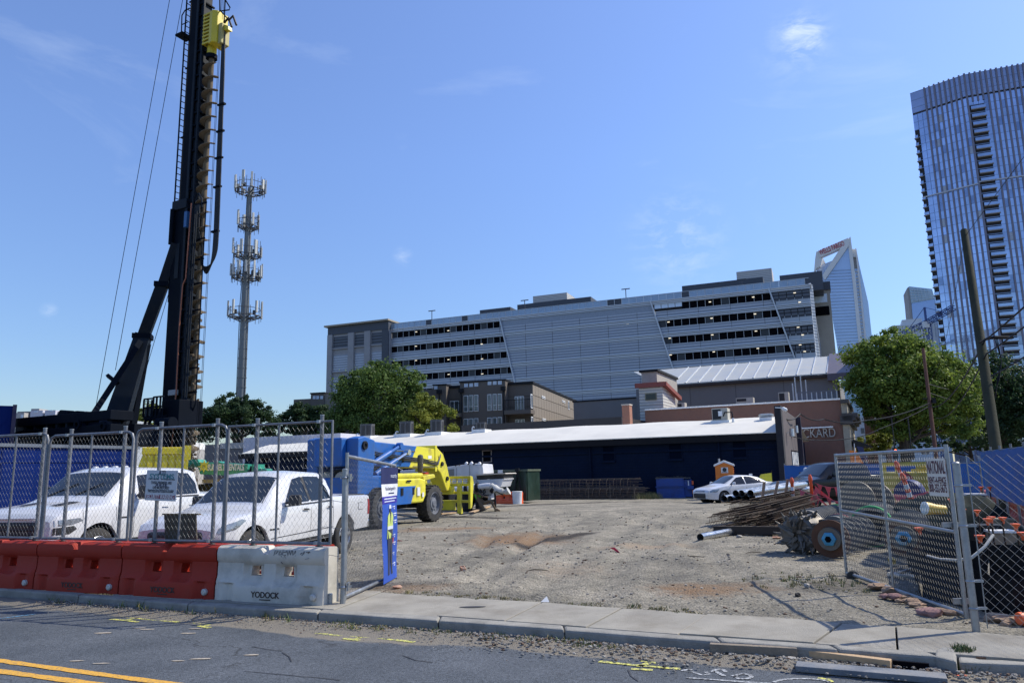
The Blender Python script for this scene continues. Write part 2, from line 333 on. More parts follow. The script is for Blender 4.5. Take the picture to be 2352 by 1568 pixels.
def asphalt(t,b):
 g=nn(t,'ShaderNodeNewGeometry');P=g.outputs['Position']
 n1=nn(t,'ShaderNodeTexNoise',i_Scale=.9,i_Detail=8,i_Roughness=.65);t.links.new(P,n1.inputs['Vector'])
 r1=nn(t,'ShaderNodeValToRGB');e=r1.color_ramp.elements;e[0].position=.3;e[0].color=(.060,.070,.084,1);e[1].position=.72;e[1].color=(.108,.120,.138,1);t.links.new(n1.outputs['Fac'],r1.inputs[0])
 v=nn(t,'ShaderNodeTexVoronoi',i_Scale=95);t.links.new(P,v.inputs['Vector'])
 s2=nn(t,'ShaderNodeSeparateColor');t.links.new(v.outputs['Color'],s2.inputs[0])
 r2=nn(t,'ShaderNodeMapRange');r2.inputs['To Min'].default_value=.55;r2.inputs['To Max'].default_value=1.5;t.links.new(s2.outputs[0],r2.inputs['Value'])
 sc=nn(t,'ShaderNodeVectorMath',operation='SCALE');t.links.new(r1.outputs[0],sc.inputs[0]);t.links.new(r2.outputs[0],sc.inputs['Scale'])
 vd=nn(t,'ShaderNodeTexVoronoi',feature='DISTANCE_TO_EDGE',i_Scale=.55);nz=nn(t,'ShaderNodeTexNoise',i_Scale=2.5,i_Detail=6)
 t.links.new(P,nz.inputs['Vector']);ad=nn(t,'ShaderNodeMixRGB',blend_type='ADD');ad.inputs[0].default_value=.8;t.links.new(P,ad.inputs[1]);t.links.new(nz.outputs['Color'],ad.inputs[2]);t.links.new(ad.outputs[0],vd.inputs['Vector'])
 cm=nn(t,'ShaderNodeMapRange');cm.inputs['From Min'].default_value=.004;cm.inputs['From Max'].default_value=.012;cm.inputs['To Min'].default_value=.55;cm.inputs['To Max'].default_value=0;t.links.new(vd.outputs['Distance'],cm.inputs['Value'])
 gate=nn(t,'ShaderNodeTexNoise',i_Scale=.45,i_Detail=3);t.links.new(P,gate.inputs['Vector'])
 gr=nn(t,'ShaderNodeMapRange');gr.inputs['From Min'].default_value=.5;gr.inputs['From Max'].default_value=.58;t.links.new(gate.outputs['Fac'],gr.inputs['Value'])
 mm=nn(t,'ShaderNodeMath',operation='MULTIPLY');t.links.new(cm.outputs[0],mm.inputs[0]);t.links.new(gr.outputs[0],mm.inputs[1])
 mx=nn(t,'ShaderNodeMixRGB');t.links.new(mm.outputs[0],mx.inputs[0]);t.links.new(sc.outputs[0],mx.inputs[1]);mx.inputs[2].default_value=(.015,.015,.016,1)
 out=chain(t,mx.outputs[0],[('grit',(.20,.18,.15),9,1.0,1.45),('dust',(.16,.15,.14),3,1.05,1.9)],P)
 t.links.new(out,b.inputs['Base Color']);b.inputs['Roughness'].default_value=.88;b.inputs['Specular IOR Level'].default_value=.3
 vb=nn(t,'ShaderNodeBump',i_Strength=.7,invert=True);vb.inputs['Distance'].default_value=.012;t.links.new(v.outputs['Distance'],vb.inputs['Height']);t.links.new(vb.outputs[0],b.inputs['Normal'])
asph=attr_mat('asphalt',asphalt)
RZ=-.12
vs=[];fs=[];gr_=[];du=[];xs=[-60+i*.6 for i in range(66)]+[-20.3+i*.12 for i in range(270)]+[12.5+i*1.0 for i in range(50)]
ds=[0,.06,.14,.22,.3,.38,.46,.54,.62,.72,.85,1.0,1.2,1.5,2,2.6,3.4,4.5,6,8,11,14,18]
for x in xs:
 wd=.50+.22*math.exp(-((x+2)/1.6)**2)+.10*N2(x,0,.8)+.06*N2(x,3,3)
 for d in ds:
  y=ycurb(x)-d*1.12
  hump=.035*math.exp(-((d-.17)/.2)**2)*(.6+.8*(N2(x,d,2.5)+.5))+.003*N2(x,y,3)
  vs.append((x,y,RZ+hump));gr_.append(1.15*(1-sstep(wd*.75,wd*1.0,d))+.25*(1-sstep(wd,wd*1.8,d)));du.append(.75*math.exp(-((d-3.1)/1.1)**2)*.8)
nd=len(ds)
for i in range(len(xs)-1):fs+=[(i*nd+k,i*nd+k+1,(i+1)*nd+k+1,(i+1)*nd+k)for k in range(nd-1)]
me=bpy.data.meshes.new('road');me.from_pydata(vs,[],fs);me.materials.append(asph);me.polygons.foreach_set('use_smooth',[True]*len(fs))
bm=bmesh.new();bm.from_mesh(me);bmesh.ops.recalc_face_normals(bm,faces=bm.faces);bm.to_mesh(me);bm.free()
me.attributes.new('grit','FLOAT','POINT').data.foreach_set('value',gr_);me.attributes.new('dust','FLOAT','POINT').data.foreach_set('value',du)
o=bpy.data.objects.new('road',me);COL.objects.link(o);o['kind']='structure'
if me.polygons[0].normal.z<0:me.flip_normals()
def paint_mat(name,col,cover,rough=.8):
 def bld(t,b):
  g=nn(t,'ShaderNodeNewGeometry');n=nn(t,'ShaderNodeTexNoise',i_Scale=38,i_Detail=5,i_Roughness=.75);t.links.new(g.outputs['Position'],n.inputs['Vector'])
  r=nn(t,'ShaderNodeMapRange');r.inputs['From Min'].default_value=cover-.04;r.inputs['From Max'].default_value=cover+.14;t.links.new(n.outputs['Fac'],r.inputs['Value'])
  mx=nn(t,'ShaderNodeMixRGB');t.links.new(r.outputs[0],mx.inputs[0]);mx.inputs[1].default_value=(.085,.088,.093,1);mx.inputs[2].default_value=(*col,1)
  t.links.new(mx.outputs[0],b.inputs['Base Color']);b.inputs['Roughness'].default_value=rough
 return attr_mat(name,bld)
py_=paint_mat('worn yellow line paint',(.62,.33,.035),.36);pl=paint_mat('yellow spray paint',(.66,.64,.14),.44);pw=paint_mat('white spray paint',(.46,.48,.50),.46);pb=paint_mat('blue spray paint',(.10,.33,.58),.45)
def strip(pix,width,m,name,z=RZ+.005,label=None,parent=None):
 pts=[gnd(a,b,z)for a,b in pix];mb=MB();L=[];Rr=[];dense=[]
 for a,b in zip(pts,pts[1:]):
  k=max(1,int((b-a).length/.12));dense+=[a.lerp(b,i/k)for i in range(k)]
 dense.append(pts[-1])
 for i,p in enumerate(dense):
  d=(dense[min(i+1,len(dense)-1)]-dense[max(i-1,0)]).normalized();q=V((-d.y,d.x,0))*width/2*(1+.35*(rnd.random()-.5))
  L.append(p+q);Rr.append(p-q)
 n=len(dense);mb.add(L+Rr,[(i,i+1,n+i+1,n+i)for i in range(n-1)])
 o=mb.build(name,m,parent,fixn=False);return tag(o,kind='structure')if parent is None else o
def ext(a,b,t):return(a[0]+(b[0]-a[0])*t,a[1]+(b[1]-a[1])*t)
yl=[(0,1516),(380,1567)];yl2=[(0,1540),(210,1568)]
for l in(yl,yl2):strip([ext(l[0],l[1],-.8),l[0],l[1],ext(l[0],l[1],2.2)],.105,py_,'yellow_line')
K=.5527/1.6633
def z5(x,y):return(x*K,(2000+y*.5527)/1.6633)
def z6(x,y):return((1300+x*.5527)/1.6633,(2000+y*.5527)/1.6633)
def z7(x,y):return((2600+x*.5578)/1.6633,(2000+y*.5578)/1.6633)
for l in([(785,628),(1000,655),(1240,677)],[(765,657),(870,665),(955,676)],[(870,662),(950,648),(1010,635)],[(985,633),(1165,645)],[(1335,683),(1490,690),(1640,703)],[(1370,703),(1450,716)],[(1420,702),(1510,675)],[(1500,675),(1635,688)],[(2185,752),(2352,770)],[(0,535),(50,543)],[(0,560),(105,571)]):
 strip([z5(*p)for p in l],.06,pl,'spray_mark')
strip([z5(0,652),z5(100,640),z5(245,622)],.05,pb,'spray_mark')
for l in([(0,765),(250,785),(515,815)],[(120,745),(305,766)],[(20,790),(130,803)],[(100,795),(190,765)],[(1790,948),(2050,975),(2352,1000)],[(2080,942),(2190,957)],[(2010,1000),(2160,1007)],[(2060,985),(2130,960)]):
 strip([z6(*p)for p in l],.06,pl,'spray_mark')
def arcpts(cx,cy,rx,ry,a0,a1,n=14):return[(cx+rx*math.cos(math.radians(a0+(a1-a0)*i/n)),cy+ry*math.sin(math.radians(a0+(a1-a0)*i/n)))for i in range(n+1)]
for l in(arcpts(430,1042,55,17,150,-200),[(350,1035),(385,1043)],arcpts(265,1015,45,22,190,350),[(235,1005),(300,1040)],arcpts(60,1005,42,9,170,300),[(75,1010),(150,1033),(195,1027),(170,1010)],[(40,1050),(400,1077),(620,1092)],arcpts(830,1085,190,28,185,355)):
 strip([z7(*p)for p in l],.035,pw,'spray_mark')
strip([z7(940,1052),z7(1010,1062),z7(1035,1080)],.05,pl,'spray_mark')
fleck=mat('pale tar and paint fleck',(.33,.29,.24),.9,0,.3,20);tarm=mat('dark tar scuff',(.03,.03,.033),.7)
for i,(x,y)in enumerate([(710,752),(1020,727),(1300,754),(1350,722),(1230,944),(1390,930),(528,944),(1743,903),(960,717),(695,962)]):
 p=gnd(*z5(x,y),RZ+.006);m=MB();r=.05+.03*rnd.random()
 m.quad(*[(p.x+r*1.5*math.cos(a)*rnd.uniform(.7,1.2),p.y+r*.45*math.sin(a)*rnd.uniform(.7,1.2),p.z)for a in[k*math.tau/9 for k in range(9)]]);tag(m.build('paint_fleck',fleck,fixn=False),kind='structure')
for l in([(1690,1015),(1850,1030),(2050,1048),(2200,1060),(2352,1078)],[(1740,845),(1850,865),(1950,875)],[(1950,885),(2000,915),(2015,950)]):
 strip([z5(*p)for p in l],.012,tarm,'road_crack')
for l in([(430,905),(520,940),(640,955)],[(1990,1005),(2010,1050),(2060,1085)]):strip([z6(*p)for p in l],.012,tarm,'road_crack')
conc=mat('sidewalk concrete',(.275,.258,.222),.9,0,.22,1.1,.45,90,dirt=((.15,.13,.10),.75,1.7),coords='world')
kconc=mat('old kerb concrete',(.26,.25,.225),.92,0,.2,2.5,.4,70,dirt=((.10,.095,.085),.7,3),coords='world')
def back(px):a=(800,1355);return ext(a,(2352,1462),(px-800)/1552)
inner=[(-7.6,11.98),(-2.2,9.58),(-.9,9.06),(.43,8.43),(1.63,7.85),(2.7,7.37),(5.5,6.0),(12,2.8)]
def yin(x):
 for(a,b),(c,d)in zip(inner,inner[1:]):
  if x<=c:return b+(d-b)*(x-a)/(c-a)
 return b+(d-b)*(x-a)/(c-a)
joints=[]
for a,b in(((875,1362),(772,1398)),((1101,1375),(1005,1410)),((1247,1387),(1160,1434)),((1430,1400),(1350,1446)),((1624,1412),(1560,1458)),((1927,1430),(1885,1487)),((2066,1443),(2072,1498))):
 p=gnd(*a,0);q=gnd(*b,0);joints.append((p.x,q.x))
joints=[(-5.6,-5.9),(-4.0,-4.3)]+joints+[(6.6,5.6),(9,8)]
for i,((b0,f0),(b1,f1))in enumerate(zip(joints,joints[1:])):
 g=.008;zt=.012+.006*math.sin(i*2.3);n=6;P=[]
 for k in range(n+1):
  t=k/n;xb=b0+g+(b1-b0-2*g)*t;P.append((xb,yback(xb)+(.03*math.sin(xb*5))))
 for k in range(n,-1,-1):
  t=k/n;xf=f0+g+(f1-f0-2*g)*t;P.append((xf,yin(xf)+.012))
 m=MB();m.prism(P,-.14,zt,'xy');tag(m.build('sidewalk',conc,bevel=.006),kind='structure')
kx=[-24,-20.5,-17,-14,-11,-8.6,-6.4,-4.4,-2.44,-.9,.49,1.95,2.9,3.62]
for i,(a,b)in enumerate(zip(kx,kx[1:])):
 n=5;top=.012+.004*math.sin(i*1.7);m=MB();o_=[];in_=[]
 for k in range(n+1):
  x=a+.004+(b-a-.008)*k/n;yo=ycurb(x)+.006*math.sin(x*9);yi=yin(x)-.004 if x>-7.6 else ycurb(x)+.2
  o_.append((x,yo));in_.append((x,yi))
 m.prism(o_+in_[::-1],-.2,top,'xy');tag(m.build('kerb',kconc,bevel=.025),kind='structure')
m=MB();p=[gnd(*z7(*q),0.015)for q in((1740,905),(1890,940),(1885,850),(1790,838),(1745,860))];m.prism([(q.x,q.y)for q in p],-.2,.015,'xy');tag(m.build('kerb_corner',kconc,bevel=.02),kind='structure')
p=[gnd(*z7(*q),.0)for q in((1905,935),(2120,945),(2400,955),(2700,975),(2700,945),(2400,925),(2050,915),(1930,885),(1900,895))];m=MB();m.prism([(q.x,q.y)for q in p],-.2,-.01,'xy');tag(m.build('kerb',kconc,bevel=.02),kind='structure')
m=MB();p=[gnd(*z7(*q),.0)for q in((1900,890),(2050,912),(2400,922),(2700,940),(2700,870),(2352,858),(1990,845),(1890,848))];m.prism([(q.x,q.y)for q in p],-.2,.002,'xy');tag(m.build('planting_strip',mat('red brown soil',(.20,.115,.07),.95,0,.3,9,.8,40,dirt=((.08,.06,.04),.6,7),coords='world')),kind='structure')
stone_m=[mat('grey stone',(.20,.19,.175),.9,0,.35,9,coords='world'),mat('pale stone',(.33,.31,.28),.9,0,.25,9,coords='world'),mat('brown clod',(.13,.085,.058),.95,0,.3,9,coords='world'),mat('black clod',(.035,.032,.03),.9)]
def rock_verts(p,r,flat=.6):
 ph=rnd.random()*6;vs=[]
 for(lat,n)in((-.6,4),(.25,5),(.8,3)):
  for k in range(n):
   a=ph+k*math.tau/n;q=r*rnd.uniform(.7,1.15)*math.cos(lat);vs.append((p[0]+q*math.cos(a),p[1]+q*math.sin(a),p[2]+r*flat*math.sin(lat)*rnd.uniform(.8,1.2)))
 return vs
RF=[(0,1,5,4),(1,2,6),(1,6,5),(2,3,7),(2,7,6),(3,0,8),(3,8,7),(0,4,8),(4,5,9),(5,6,9),(6,10,9),(6,7,10),(7,11,10),(7,8,11),(8,4,11),(4,9,11),(9,10,11)]
mb=MB()
for i in range(6500):
 Y=7+27*rnd.random()**1.6;x=Y*rnd.uniform(-.28,.62)
 if Y<yback(x)+.05:continue
 if N2(x,Y,.6,2)<-.12 and rnd.random()<.7:continue
 mb.cur=rnd.choices((0,1,2,3),(8,1.0,3,.25))[0];r=rnd.choice((.008,.012,.012,.016,.02,.032))*(.8 if Y<14 else 1.15)
 mb.add(rock_verts((x,Y,G(Y)+lot_h(x,Y)+r*.2),r),RF)
for i in range(4200):
 x=rnd.uniform(-7,7.5);d=abs(rnd.gauss(.10,.24))*(1.25 if x>-1 else.9);y=ycurb(x)-d-.03;mb.cur=rnd.choices((0,1,2,3),(8,1.0,3,.8))[0]
 if 1.6<x<4.4 and d>.5:continue
 r=rnd.choice((.006,.008,.010,.014,.019))*(1.2 if x>-.5 else.7);mb.add(rock_verts((x,y,RZ+.02+.035*math.exp(-((d-.2)/.28)**2)),r),RF)
mb.build('loose_stones',stone_m,fixn=False,kind='stuff')
grassm=mat('grass blades',(.075,.115,.03),.7,0,.35,3,coords='world');dryg=mat('dry weeds',(.22,.18,.08),.8,0,.3,3,coords='world')
def tufts(name,spots,mats=(0,1),dens=26):
 mb=MB()
 for(x,y,z,r,h,dry)in spots:
  for k in range(int(dens*(r/.1)**1.1)):
   a=rnd.random()*6.3;q=r*math.sqrt(rnd.random());bx,by=x+q*math.cos(a),y+q*math.sin(a)*.8
   hh=h*rnd.uniform(.4,1.1);a2=rnd.random()*6.3;w_=.004+.003*rnd.random();lx,ly=rnd.gauss(0,.35)*hh,rnd.gauss(0,.35)*hh
   mb.cur=1 if rnd.random()<dry else 0
   cx,cy=w_*math.cos(a2),w_*math.sin(a2)
   mb.add([(bx-cx,by-cy,z),(bx+cx,by+cy,z),(bx+lx*.5+cx*.7,by+ly*.5+cy*.7,z+hh*.6),(bx+lx*.5-cx*.7,by+ly*.5-cy*.7,z+hh*.6),(bx+lx,by+ly,z+hh)],[(0,1,2,3),(3,2,4)])
 return mb.build(name,[grassm,dryg],fixn=False,kind='stuff')
sp=[]
for i in range(90):
 x=rnd.uniform(-2.3,1.0);sp.append((x,ycurb(x)-rnd.uniform(.02,.3),RZ+.03,rnd.uniform(.02,.08),rnd.uniform(.02,.06),.4))
for i in range(30):
 x=rnd.uniform(-7.0,-2.4);sp.append((x,ycurb(x)-rnd.uniform(.0,.2),RZ+.02,rnd.uniform(.02,.06),rnd.uniform(.04,.12),.3))
for i in range(60):
 x=rnd.uniform(-1.6,2.2);sp.append((x,yback(x)+rnd.uniform(-.03,.25),.0,rnd.uniform(.03,.08),rnd.uniform(.02,.06),.75))
for i in range(60):sp.append((rnd.gauss(4.1,.5),rnd.gauss(11.2,.45),.0,rnd.uniform(.03,.07),rnd.uniform(.02,.07),.6))
for q in((1110,430),(1000,400),(1180,430)):p=gnd(*z7(*q));sp.append((p.x,p.y,0,.03,.14,.2))
for i in range(90):q=gnd(*z7(rnd.uniform(1895,2420),rnd.uniform(985,1035)),RZ);sp.append((q.x,q.y,RZ+.01,.09,.08,.2))
for i in range(12):q=gnd(*z7(rnd.uniform(1900,1970),rnd.uniform(850,885)),0);sp.append((q.x,q.y,0,.08,.05,.15))
tufts('grass',sp)
sp=[]
for i in range(60):p=gnd(rnd.uniform(1170,1240),rnd.uniform(1137,1141));sp.append((p.x,p.y+1,p.z,.5,.5,.3))
for i in range(40):p=gnd(rnd.uniform(1465,1508),rnd.uniform(1141,1146));sp.append((p.x,p.y,p.z,.5,.45,.6))
for i in range(40):p=gnd(rnd.uniform(1590,1660),1139);sp.append((p.x,p.y,p.z,.4,.5,.5))
tufts('weeds',sp,dens=10)
brickm=mat('broken brick',(.42,.22,.14),.9,0,.2,8,dirt=((.5,.45,.38),.7,12))
def rock(px,py,r,m,name,label,cat,flat=.6,z=None,group=None):
 p=gnd(px,py,z)if z is not None else gnd(px,py);mb=MB();mb.add(rock_verts((0,0,0),r,flat),RF);o=mb.build(name,m,bevel=r*.12);o.location=(p.x,p.y,p.z+r*flat*.45);return tag(o,label,cat,group)
rock(1063,1308,.075,brickm,'brick_chunk','broken orange brick chunk alone on the gravel, right of the blue banner','brick',.8)
for i,(x,y,r)in enumerate([(1068,1432,.06)]):pass
p=gnd(*z6(395,440));rock((1300+395*.5527)/1.6633,(2000+443*.5527)/1.6633,.09,brickm,'brick_chunk','pinkish brick fragment in the soil just behind the sidewalk, below the blue banner','brick',.4)
rock(*z7(865,432),.055,stone_m[1],'stone','small pale square stone on the gravel left of the right-hand gate','stone',.7)
rock(*z7(802,494),.055,stone_m[3],'stone','small black stone below the pale one on the gravel left of the gate','stone',.6)
rock(*z7(402,96),.10,stone_m[1],'stone','white stone in front of the rebar cages','stone',.6)
rock(*z7(655,100),.12,brickm,'brick_chunk','flat tan brick chunk between the rebar pile and the toothed bucket','brick',.35)
rock(*z7(752,955),.075,stone_m[1],'stone','pale stone in the gutter between the two timber beams','stone',.7,RZ)
rock(*z6(1898,862),.035,stone_m[3],'stone','black pebble in the gutter nearest the squared timber','stone',.7,RZ)
wood_d=mat('weathered lumber',(.22,.18,.135),.85,0,.25,5,.5,30,dirt=((.09,.08,.07),.6,4));wood_l=mat('fresh lumber',(.45,.31,.18),.8,0,.15,5,.3,30,dirt=((.22,.16,.1),.4,4))
def timber(a,b,w_,h,m,label,z=RZ+.015,name='timber_beam'):
 u_=V((.42,.9,0))*w_/2+V((-.02,-.045,h/2));p=gnd(*a,z)+u_;q=gnd(*b,z)+u_;mb=MB();c=(p+q)/2;d=(q-p)/2;mb.beam(-d,d,w_,h);o=mb.build(name,m,bevel=.006);o.location=c;return tag(o,label,'timber')
timber(z7(206,893),z7(802,926),.075,.105,wood_d,'grey weathered square timber lying in the gutter against the kerb, leftmost of three')
timber(z7(824,918),z7(1446,998),.08,.085,wood_l,'tan fresh-cut timber in front of the storm drain, middle one of three')
timber(z7(790,1003),z7(1828,1092),.19,.05,mat('bluish wet plank',(.12,.135,.16),.7,0,.3,4,.3,40,dirt=((.27,.25,.22),.7,3)),'long flat blue-grey plank lying on the road edge, lowest of the three timbers',name='plank')
m=MB();a=gnd(*z7(1450,962),RZ+.05);b=gnd(*z7(1700,985),RZ+.05);m.beam(a+V((0,-.01,-.005)),b+V((0,-.01,-.005)),.03,.085);tag(m.build('storm_drain',void),'dark slot of a storm drain inlet in the kerb behind the fresh timber','drain')
GA=Fr((-28.07,170,0),-22.6)
galu=mat('silver aluminium louvre',(.36,.40,.45),.45,.2,.14,.12,coords='obj')
galu2=mat('bright aluminium ledge',(.50,.53,.57),.4,.3,.05,.5)
louv=wave_mat('horizontal louvre screen',(.42,.46,.52),(.24,.27,.32),'Z',.55,.5,.3,.6)
louv_d=wave_mat('dark louvre screen',(.10,.115,.14),(.035,.04,.052),'Z',.45,.5,.2,.5)
gconc=mat('grey precast concrete',(.30,.30,.31),.85,0,.1,.25)
gdark=mat('charcoal metal panel',(.06,.07,.09),.6,.1,.12,.4)
glassp=mat('glass guard panel',(.30,.38,.48),.15,.2,.1,1)
g=frthing(GA,'parking_garage','large silver louvred parking garage with slanted seams behind the navy building','parking garage')
TOP=36.35;rows_=[(34.2,32.85),(30.82,29.48),(27.38,26.02),(23.95,22.57),(20.5,19.12)]
def lx(s0,s1,z):return s0[0]+(s1[0]-s0[0])*(s0[1]-z)/(s0[1]-s1[1])
SL=lambda z:27.7+(35.0-z)*.230;SR=lambda z:61.1+(35.0-z)*.266;S2=lambda z:83.8+(35-z)*.26
L_=91.0
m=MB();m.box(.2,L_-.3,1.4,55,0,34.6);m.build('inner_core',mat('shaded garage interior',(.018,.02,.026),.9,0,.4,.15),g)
zb=[35.0]+[a for r in rows_ for a in r]+[0.0]
segs=[(35.0,rows_[0][0])]+[(rows_[i][1],rows_[i+1][0])for i in range(4)]+[(rows_[4][1],0)]
for i,(za,zc)in enumerate(segs):
 m=MB();m.add([(0,0,za),(SL(za),0,za),(SL(zc),0,zc),(0,0,zc),(0,.25,za),(SL(za),.25,za),(SL(zc),.25,zc),(0,.25,zc)],[(0,1,2,3),(7,6,5,4),(0,4,5,1),(3,2,6,7),(0,3,7,4),(1,5,6,2)]);m.build('louvre_band',louv,g)
 m=MB();m.add([(SR(za),0,za),(S2(za),0,za),(S2(zc),0,zc),(SR(zc),0,zc),(SR(za),.25,za),(S2(za),.25,za),(S2(zc),.25,zc),(SR(zc),.25,zc)],[(0,1,2,3),(7,6,5,4),(0,4,5,1),(3,2,6,7),(0,3,7,4),(1,5,6,2)]);m.build('louvre_band',louv,g)
 m=MB();m.box(S2(za),L_,-.02,.2,zc if i else za-.9,za);
 if i<5:m=MB();m.box(S2((za+zc)/2)+.2,L_,-.02,.2,zc+(0 if i else 0),za)
 m.build('louvre_band',galu,g)
ZT=33.0
m=MB();zs=[33.1,0];m.add([(SL(zs[0]),-.12,zs[0]),(SR(zs[0]),-.12,zs[0]),(SR(0),-.12,0),(SL(0),-.12,0),(SL(zs[0]),.15,zs[0]),(SR(zs[0]),.15,zs[0]),(SR(0),.15,0),(SL(0),.15,0)],[(0,1,2,3),(7,6,5,4),(0,4,5,1),(3,2,6,7),(0,3,7,4),(1,5,6,2)]);m.build('slanted_screen',louv,g)
m=MB();m.add([(SL(34.9),-.1,34.9),(SR(34.9),-.1,34.9),(SR(33.1),-.1,33.1),(SL(33.1),-.1,33.1)],[(0,1,2,3)]);m.build('mesh_screen',mat('see-through screen',(.27,.31,.37),.5,.2),g)
for i in range(6):
 z=35.0-3.43*i
 m=MB()
 for dz,pr in((0,.32),(-.33,.26),(-.62,.26)):m.box(0,L_+.1,-pr,-.13,z+dz-.11,z+dz+.08)
 m.build('floor_ledge',galu2,g)
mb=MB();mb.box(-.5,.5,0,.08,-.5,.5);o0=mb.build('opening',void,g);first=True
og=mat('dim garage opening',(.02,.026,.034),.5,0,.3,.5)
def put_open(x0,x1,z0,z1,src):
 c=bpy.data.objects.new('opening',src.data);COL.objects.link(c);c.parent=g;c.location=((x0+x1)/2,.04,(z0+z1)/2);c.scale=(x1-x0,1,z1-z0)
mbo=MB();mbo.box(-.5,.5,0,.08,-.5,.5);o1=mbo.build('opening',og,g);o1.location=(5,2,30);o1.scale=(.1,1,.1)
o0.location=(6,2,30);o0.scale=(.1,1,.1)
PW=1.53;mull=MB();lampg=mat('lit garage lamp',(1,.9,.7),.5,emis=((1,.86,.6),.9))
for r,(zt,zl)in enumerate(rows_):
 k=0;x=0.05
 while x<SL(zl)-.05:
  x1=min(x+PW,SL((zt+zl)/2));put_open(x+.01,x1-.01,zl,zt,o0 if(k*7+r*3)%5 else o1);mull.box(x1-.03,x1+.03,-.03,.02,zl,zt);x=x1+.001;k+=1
  if x1>=SL((zt+zl)/2)-.01:break
 x=SR((zt+zl)/2)if r else 67.2
 while x<S2((zt+zl)/2)-.05:
  x1=min(x+PW,S2((zt+zl)/2));put_open(x+.01,x1-.01,zl,zt,o0 if(k*5+r)%6 else o1);mull.box(x1-.03,x1+.03,-.03,.02,zl,zt);x=x1+.001;k+=1
 zt2,zl2=zt+.25,zt-1.75
 x=S2(zt)+.1
 for q in range(5):
  a=x+(L_-x)*q/5;b=x+(L_-x)*(q+1)/5;m=MB();m.box(a+.06,b-.06,-.06,-.03,zl2,zt+.3);m.build('glazed_bay',louv_d,g)
for(x0,x1)in((61.4,67.1),):
 for k in range(4):m=MB();a=x0+.35+k*1.4;m.box(a,a+1.3,-.06,-.03,33.4,34.5);m.build('sky_colour_pane',mat('opaque pane in sky colour',(.62,.74,.88),.3,0,.03),g)  # opaque panes given the colour of sky seen through them
mull.build('mullions',galu2,g,kind='stuff')
jp=MB();x=3.06
while x<L_-1:
 jp.box(x-.03,x+.03,-.155,-.121,.5,33)if SL(20)+2<x<SR(34)else[jp.box(x-.03,x+.03,-.03,-.002,za-.0,zc)for za,zc in[(b_+.02,a_-.02)for a_,b_ in segs]];x+=6.12
jp.build('panel_joints',mat('dark joint',(.10,.10,.10),.9),g,kind='stuff')  # joint strips in a plain dark grey
for(px,py)in[((1100+x*.4677)/1.6633*1 if 0 else((1100+x*.4677)/1.6633,(1050+y*.4677)/1.6633))for x,y in((1055,467),(1317,457),(1053,584),(1589,566),(1318,693),(1592,687),(1053,700),(1320,813),(1594,809))]+[((2200+x*.4783)/1.6633,(950+y*.4783)/1.6633)for x,y in((1073,428),(1418,390),(743,588),(1086,558),(1432,524),(753,717),(1092,690),(1440,660),(760,850),(1104,825),(1455,798),(1748,356),(1788,430),(1776,630),(1812,690),(1792,770),(1828,822),(418,602))]:
 s,z=GA.sz(px,py,.3);m=MB();m.box(s-.22,s+.22,.3,.5,z-.06,z+.06);m.T=None;q=m.build('ceiling_lamp',lampg,g);q.location.y=-.5
for F_l,zt,zl in((SL,35.1,16),(SR,35.1,16),(S2,35.1,16)):
 m=MB();m.beam((F_l(zt),-.35,zt),(F_l(zl),-.35,zl),.5,.25);m.build('seam_bar',galu2,g)
m=MB();k=0;x=0
while x<L_:m.box(x-.04,x+.04,-.2,-.12,35,TOP);x+=1.53
m.box(0,L_,-.2,-.12,TOP-.08,TOP);m.build('guard_rail',galu2,g)
x=.05
while x<L_-1.5:
 m=MB();dark=any(a<x<b for a,b in((8.5,10),(17.5,19),(51.5,54.5),(66.2,68)));m.box(x,x+1.42,-.14,-.11,35.05,TOP-.08);m.build('guard_panel',gdark if dark else glassp,g);x+=1.53
def gbox(pts,name,mt,y0,y1,zbot=34.5):
 (a,za),(b,zb_)=GA.sz(*pts[0],y0),GA.sz(*pts[1],y0);m=MB();m.box(a,b,y0,y1,zbot,(za+zb_)/2);return m.build(name,mt,g)
gbox(((1102,712),(1172,705)),'roof_block',gdark,6,12);gbox(((1188,699),(1357,682)),'roof_block',gdark,6,14)
gbox(((1566,656),(1752,637)),'roof_block',gdark,6,14);gbox(((1790,631),(1888,624)),'roof_block',gdark,3,12)
wwave=wave_mat('white ribbed cladding',(.55,.54,.52),(.36,.35,.34),'Z',.9,.6,0,.3)
gbox(((1224,680),(1302,672)),'elevator_house',wwave,12,18);gbox(((1691,624),(1772,616)),'elevator_house',wwave,12,18)
for px,py,pb_ in((992,714,734),(1205,690,700),(1437,664,697),(1703,642,665)):
 s,z=GA.sz(px,py,3);s2,z2_=GA.sz(px,pb_,3)
 t=MB();t.cyl((s,3,34.5),(s,3,z),.09,n=6);t.box(s-.9,s+.9,2.9,3.1,z-.05,z+.12);t.build('deck_lamp_post',gdark,g)
x0=-16.95
m=MB();m.box(x0,-.02,-1.2,50,0,35.2);m.build('end_wall',gconc,g)
m=MB();m.box(x0-.1,0,-1.45,50.2,34.9,36.8);m.build('dark_frieze',gdark,g)
m=MB();m.box(-1.75,0.02,-1.5,-1.22,0,34.85);m.build('dark_frieze',gdark,g)
m=MB();m.box(x0-.8,.25,-2.1,51,36.82,37.2);m.build('cornice',mat('tan metal cornice',(.33,.29,.22),.6),g)
for a,b in((-15.4,-11.1),(-9.3,-6.5),(-4.6,-1.85)):
 for k,(zt,zl)in enumerate(((34.3,31.6),(29.9,26.0),(24.7,20.5),(19.3,15),(13.8,9.6))):
  m=MB();m.box(a,b,-1.3,-1.22,zl,zt);m.build('louvred_bay',louv_d if k==0 else louv,g)
  m=MB();m.box(a-.12,b+.12,-1.55,-1.31,zl-.35,zl-.05);m.build('bay_sill',gconc,g)
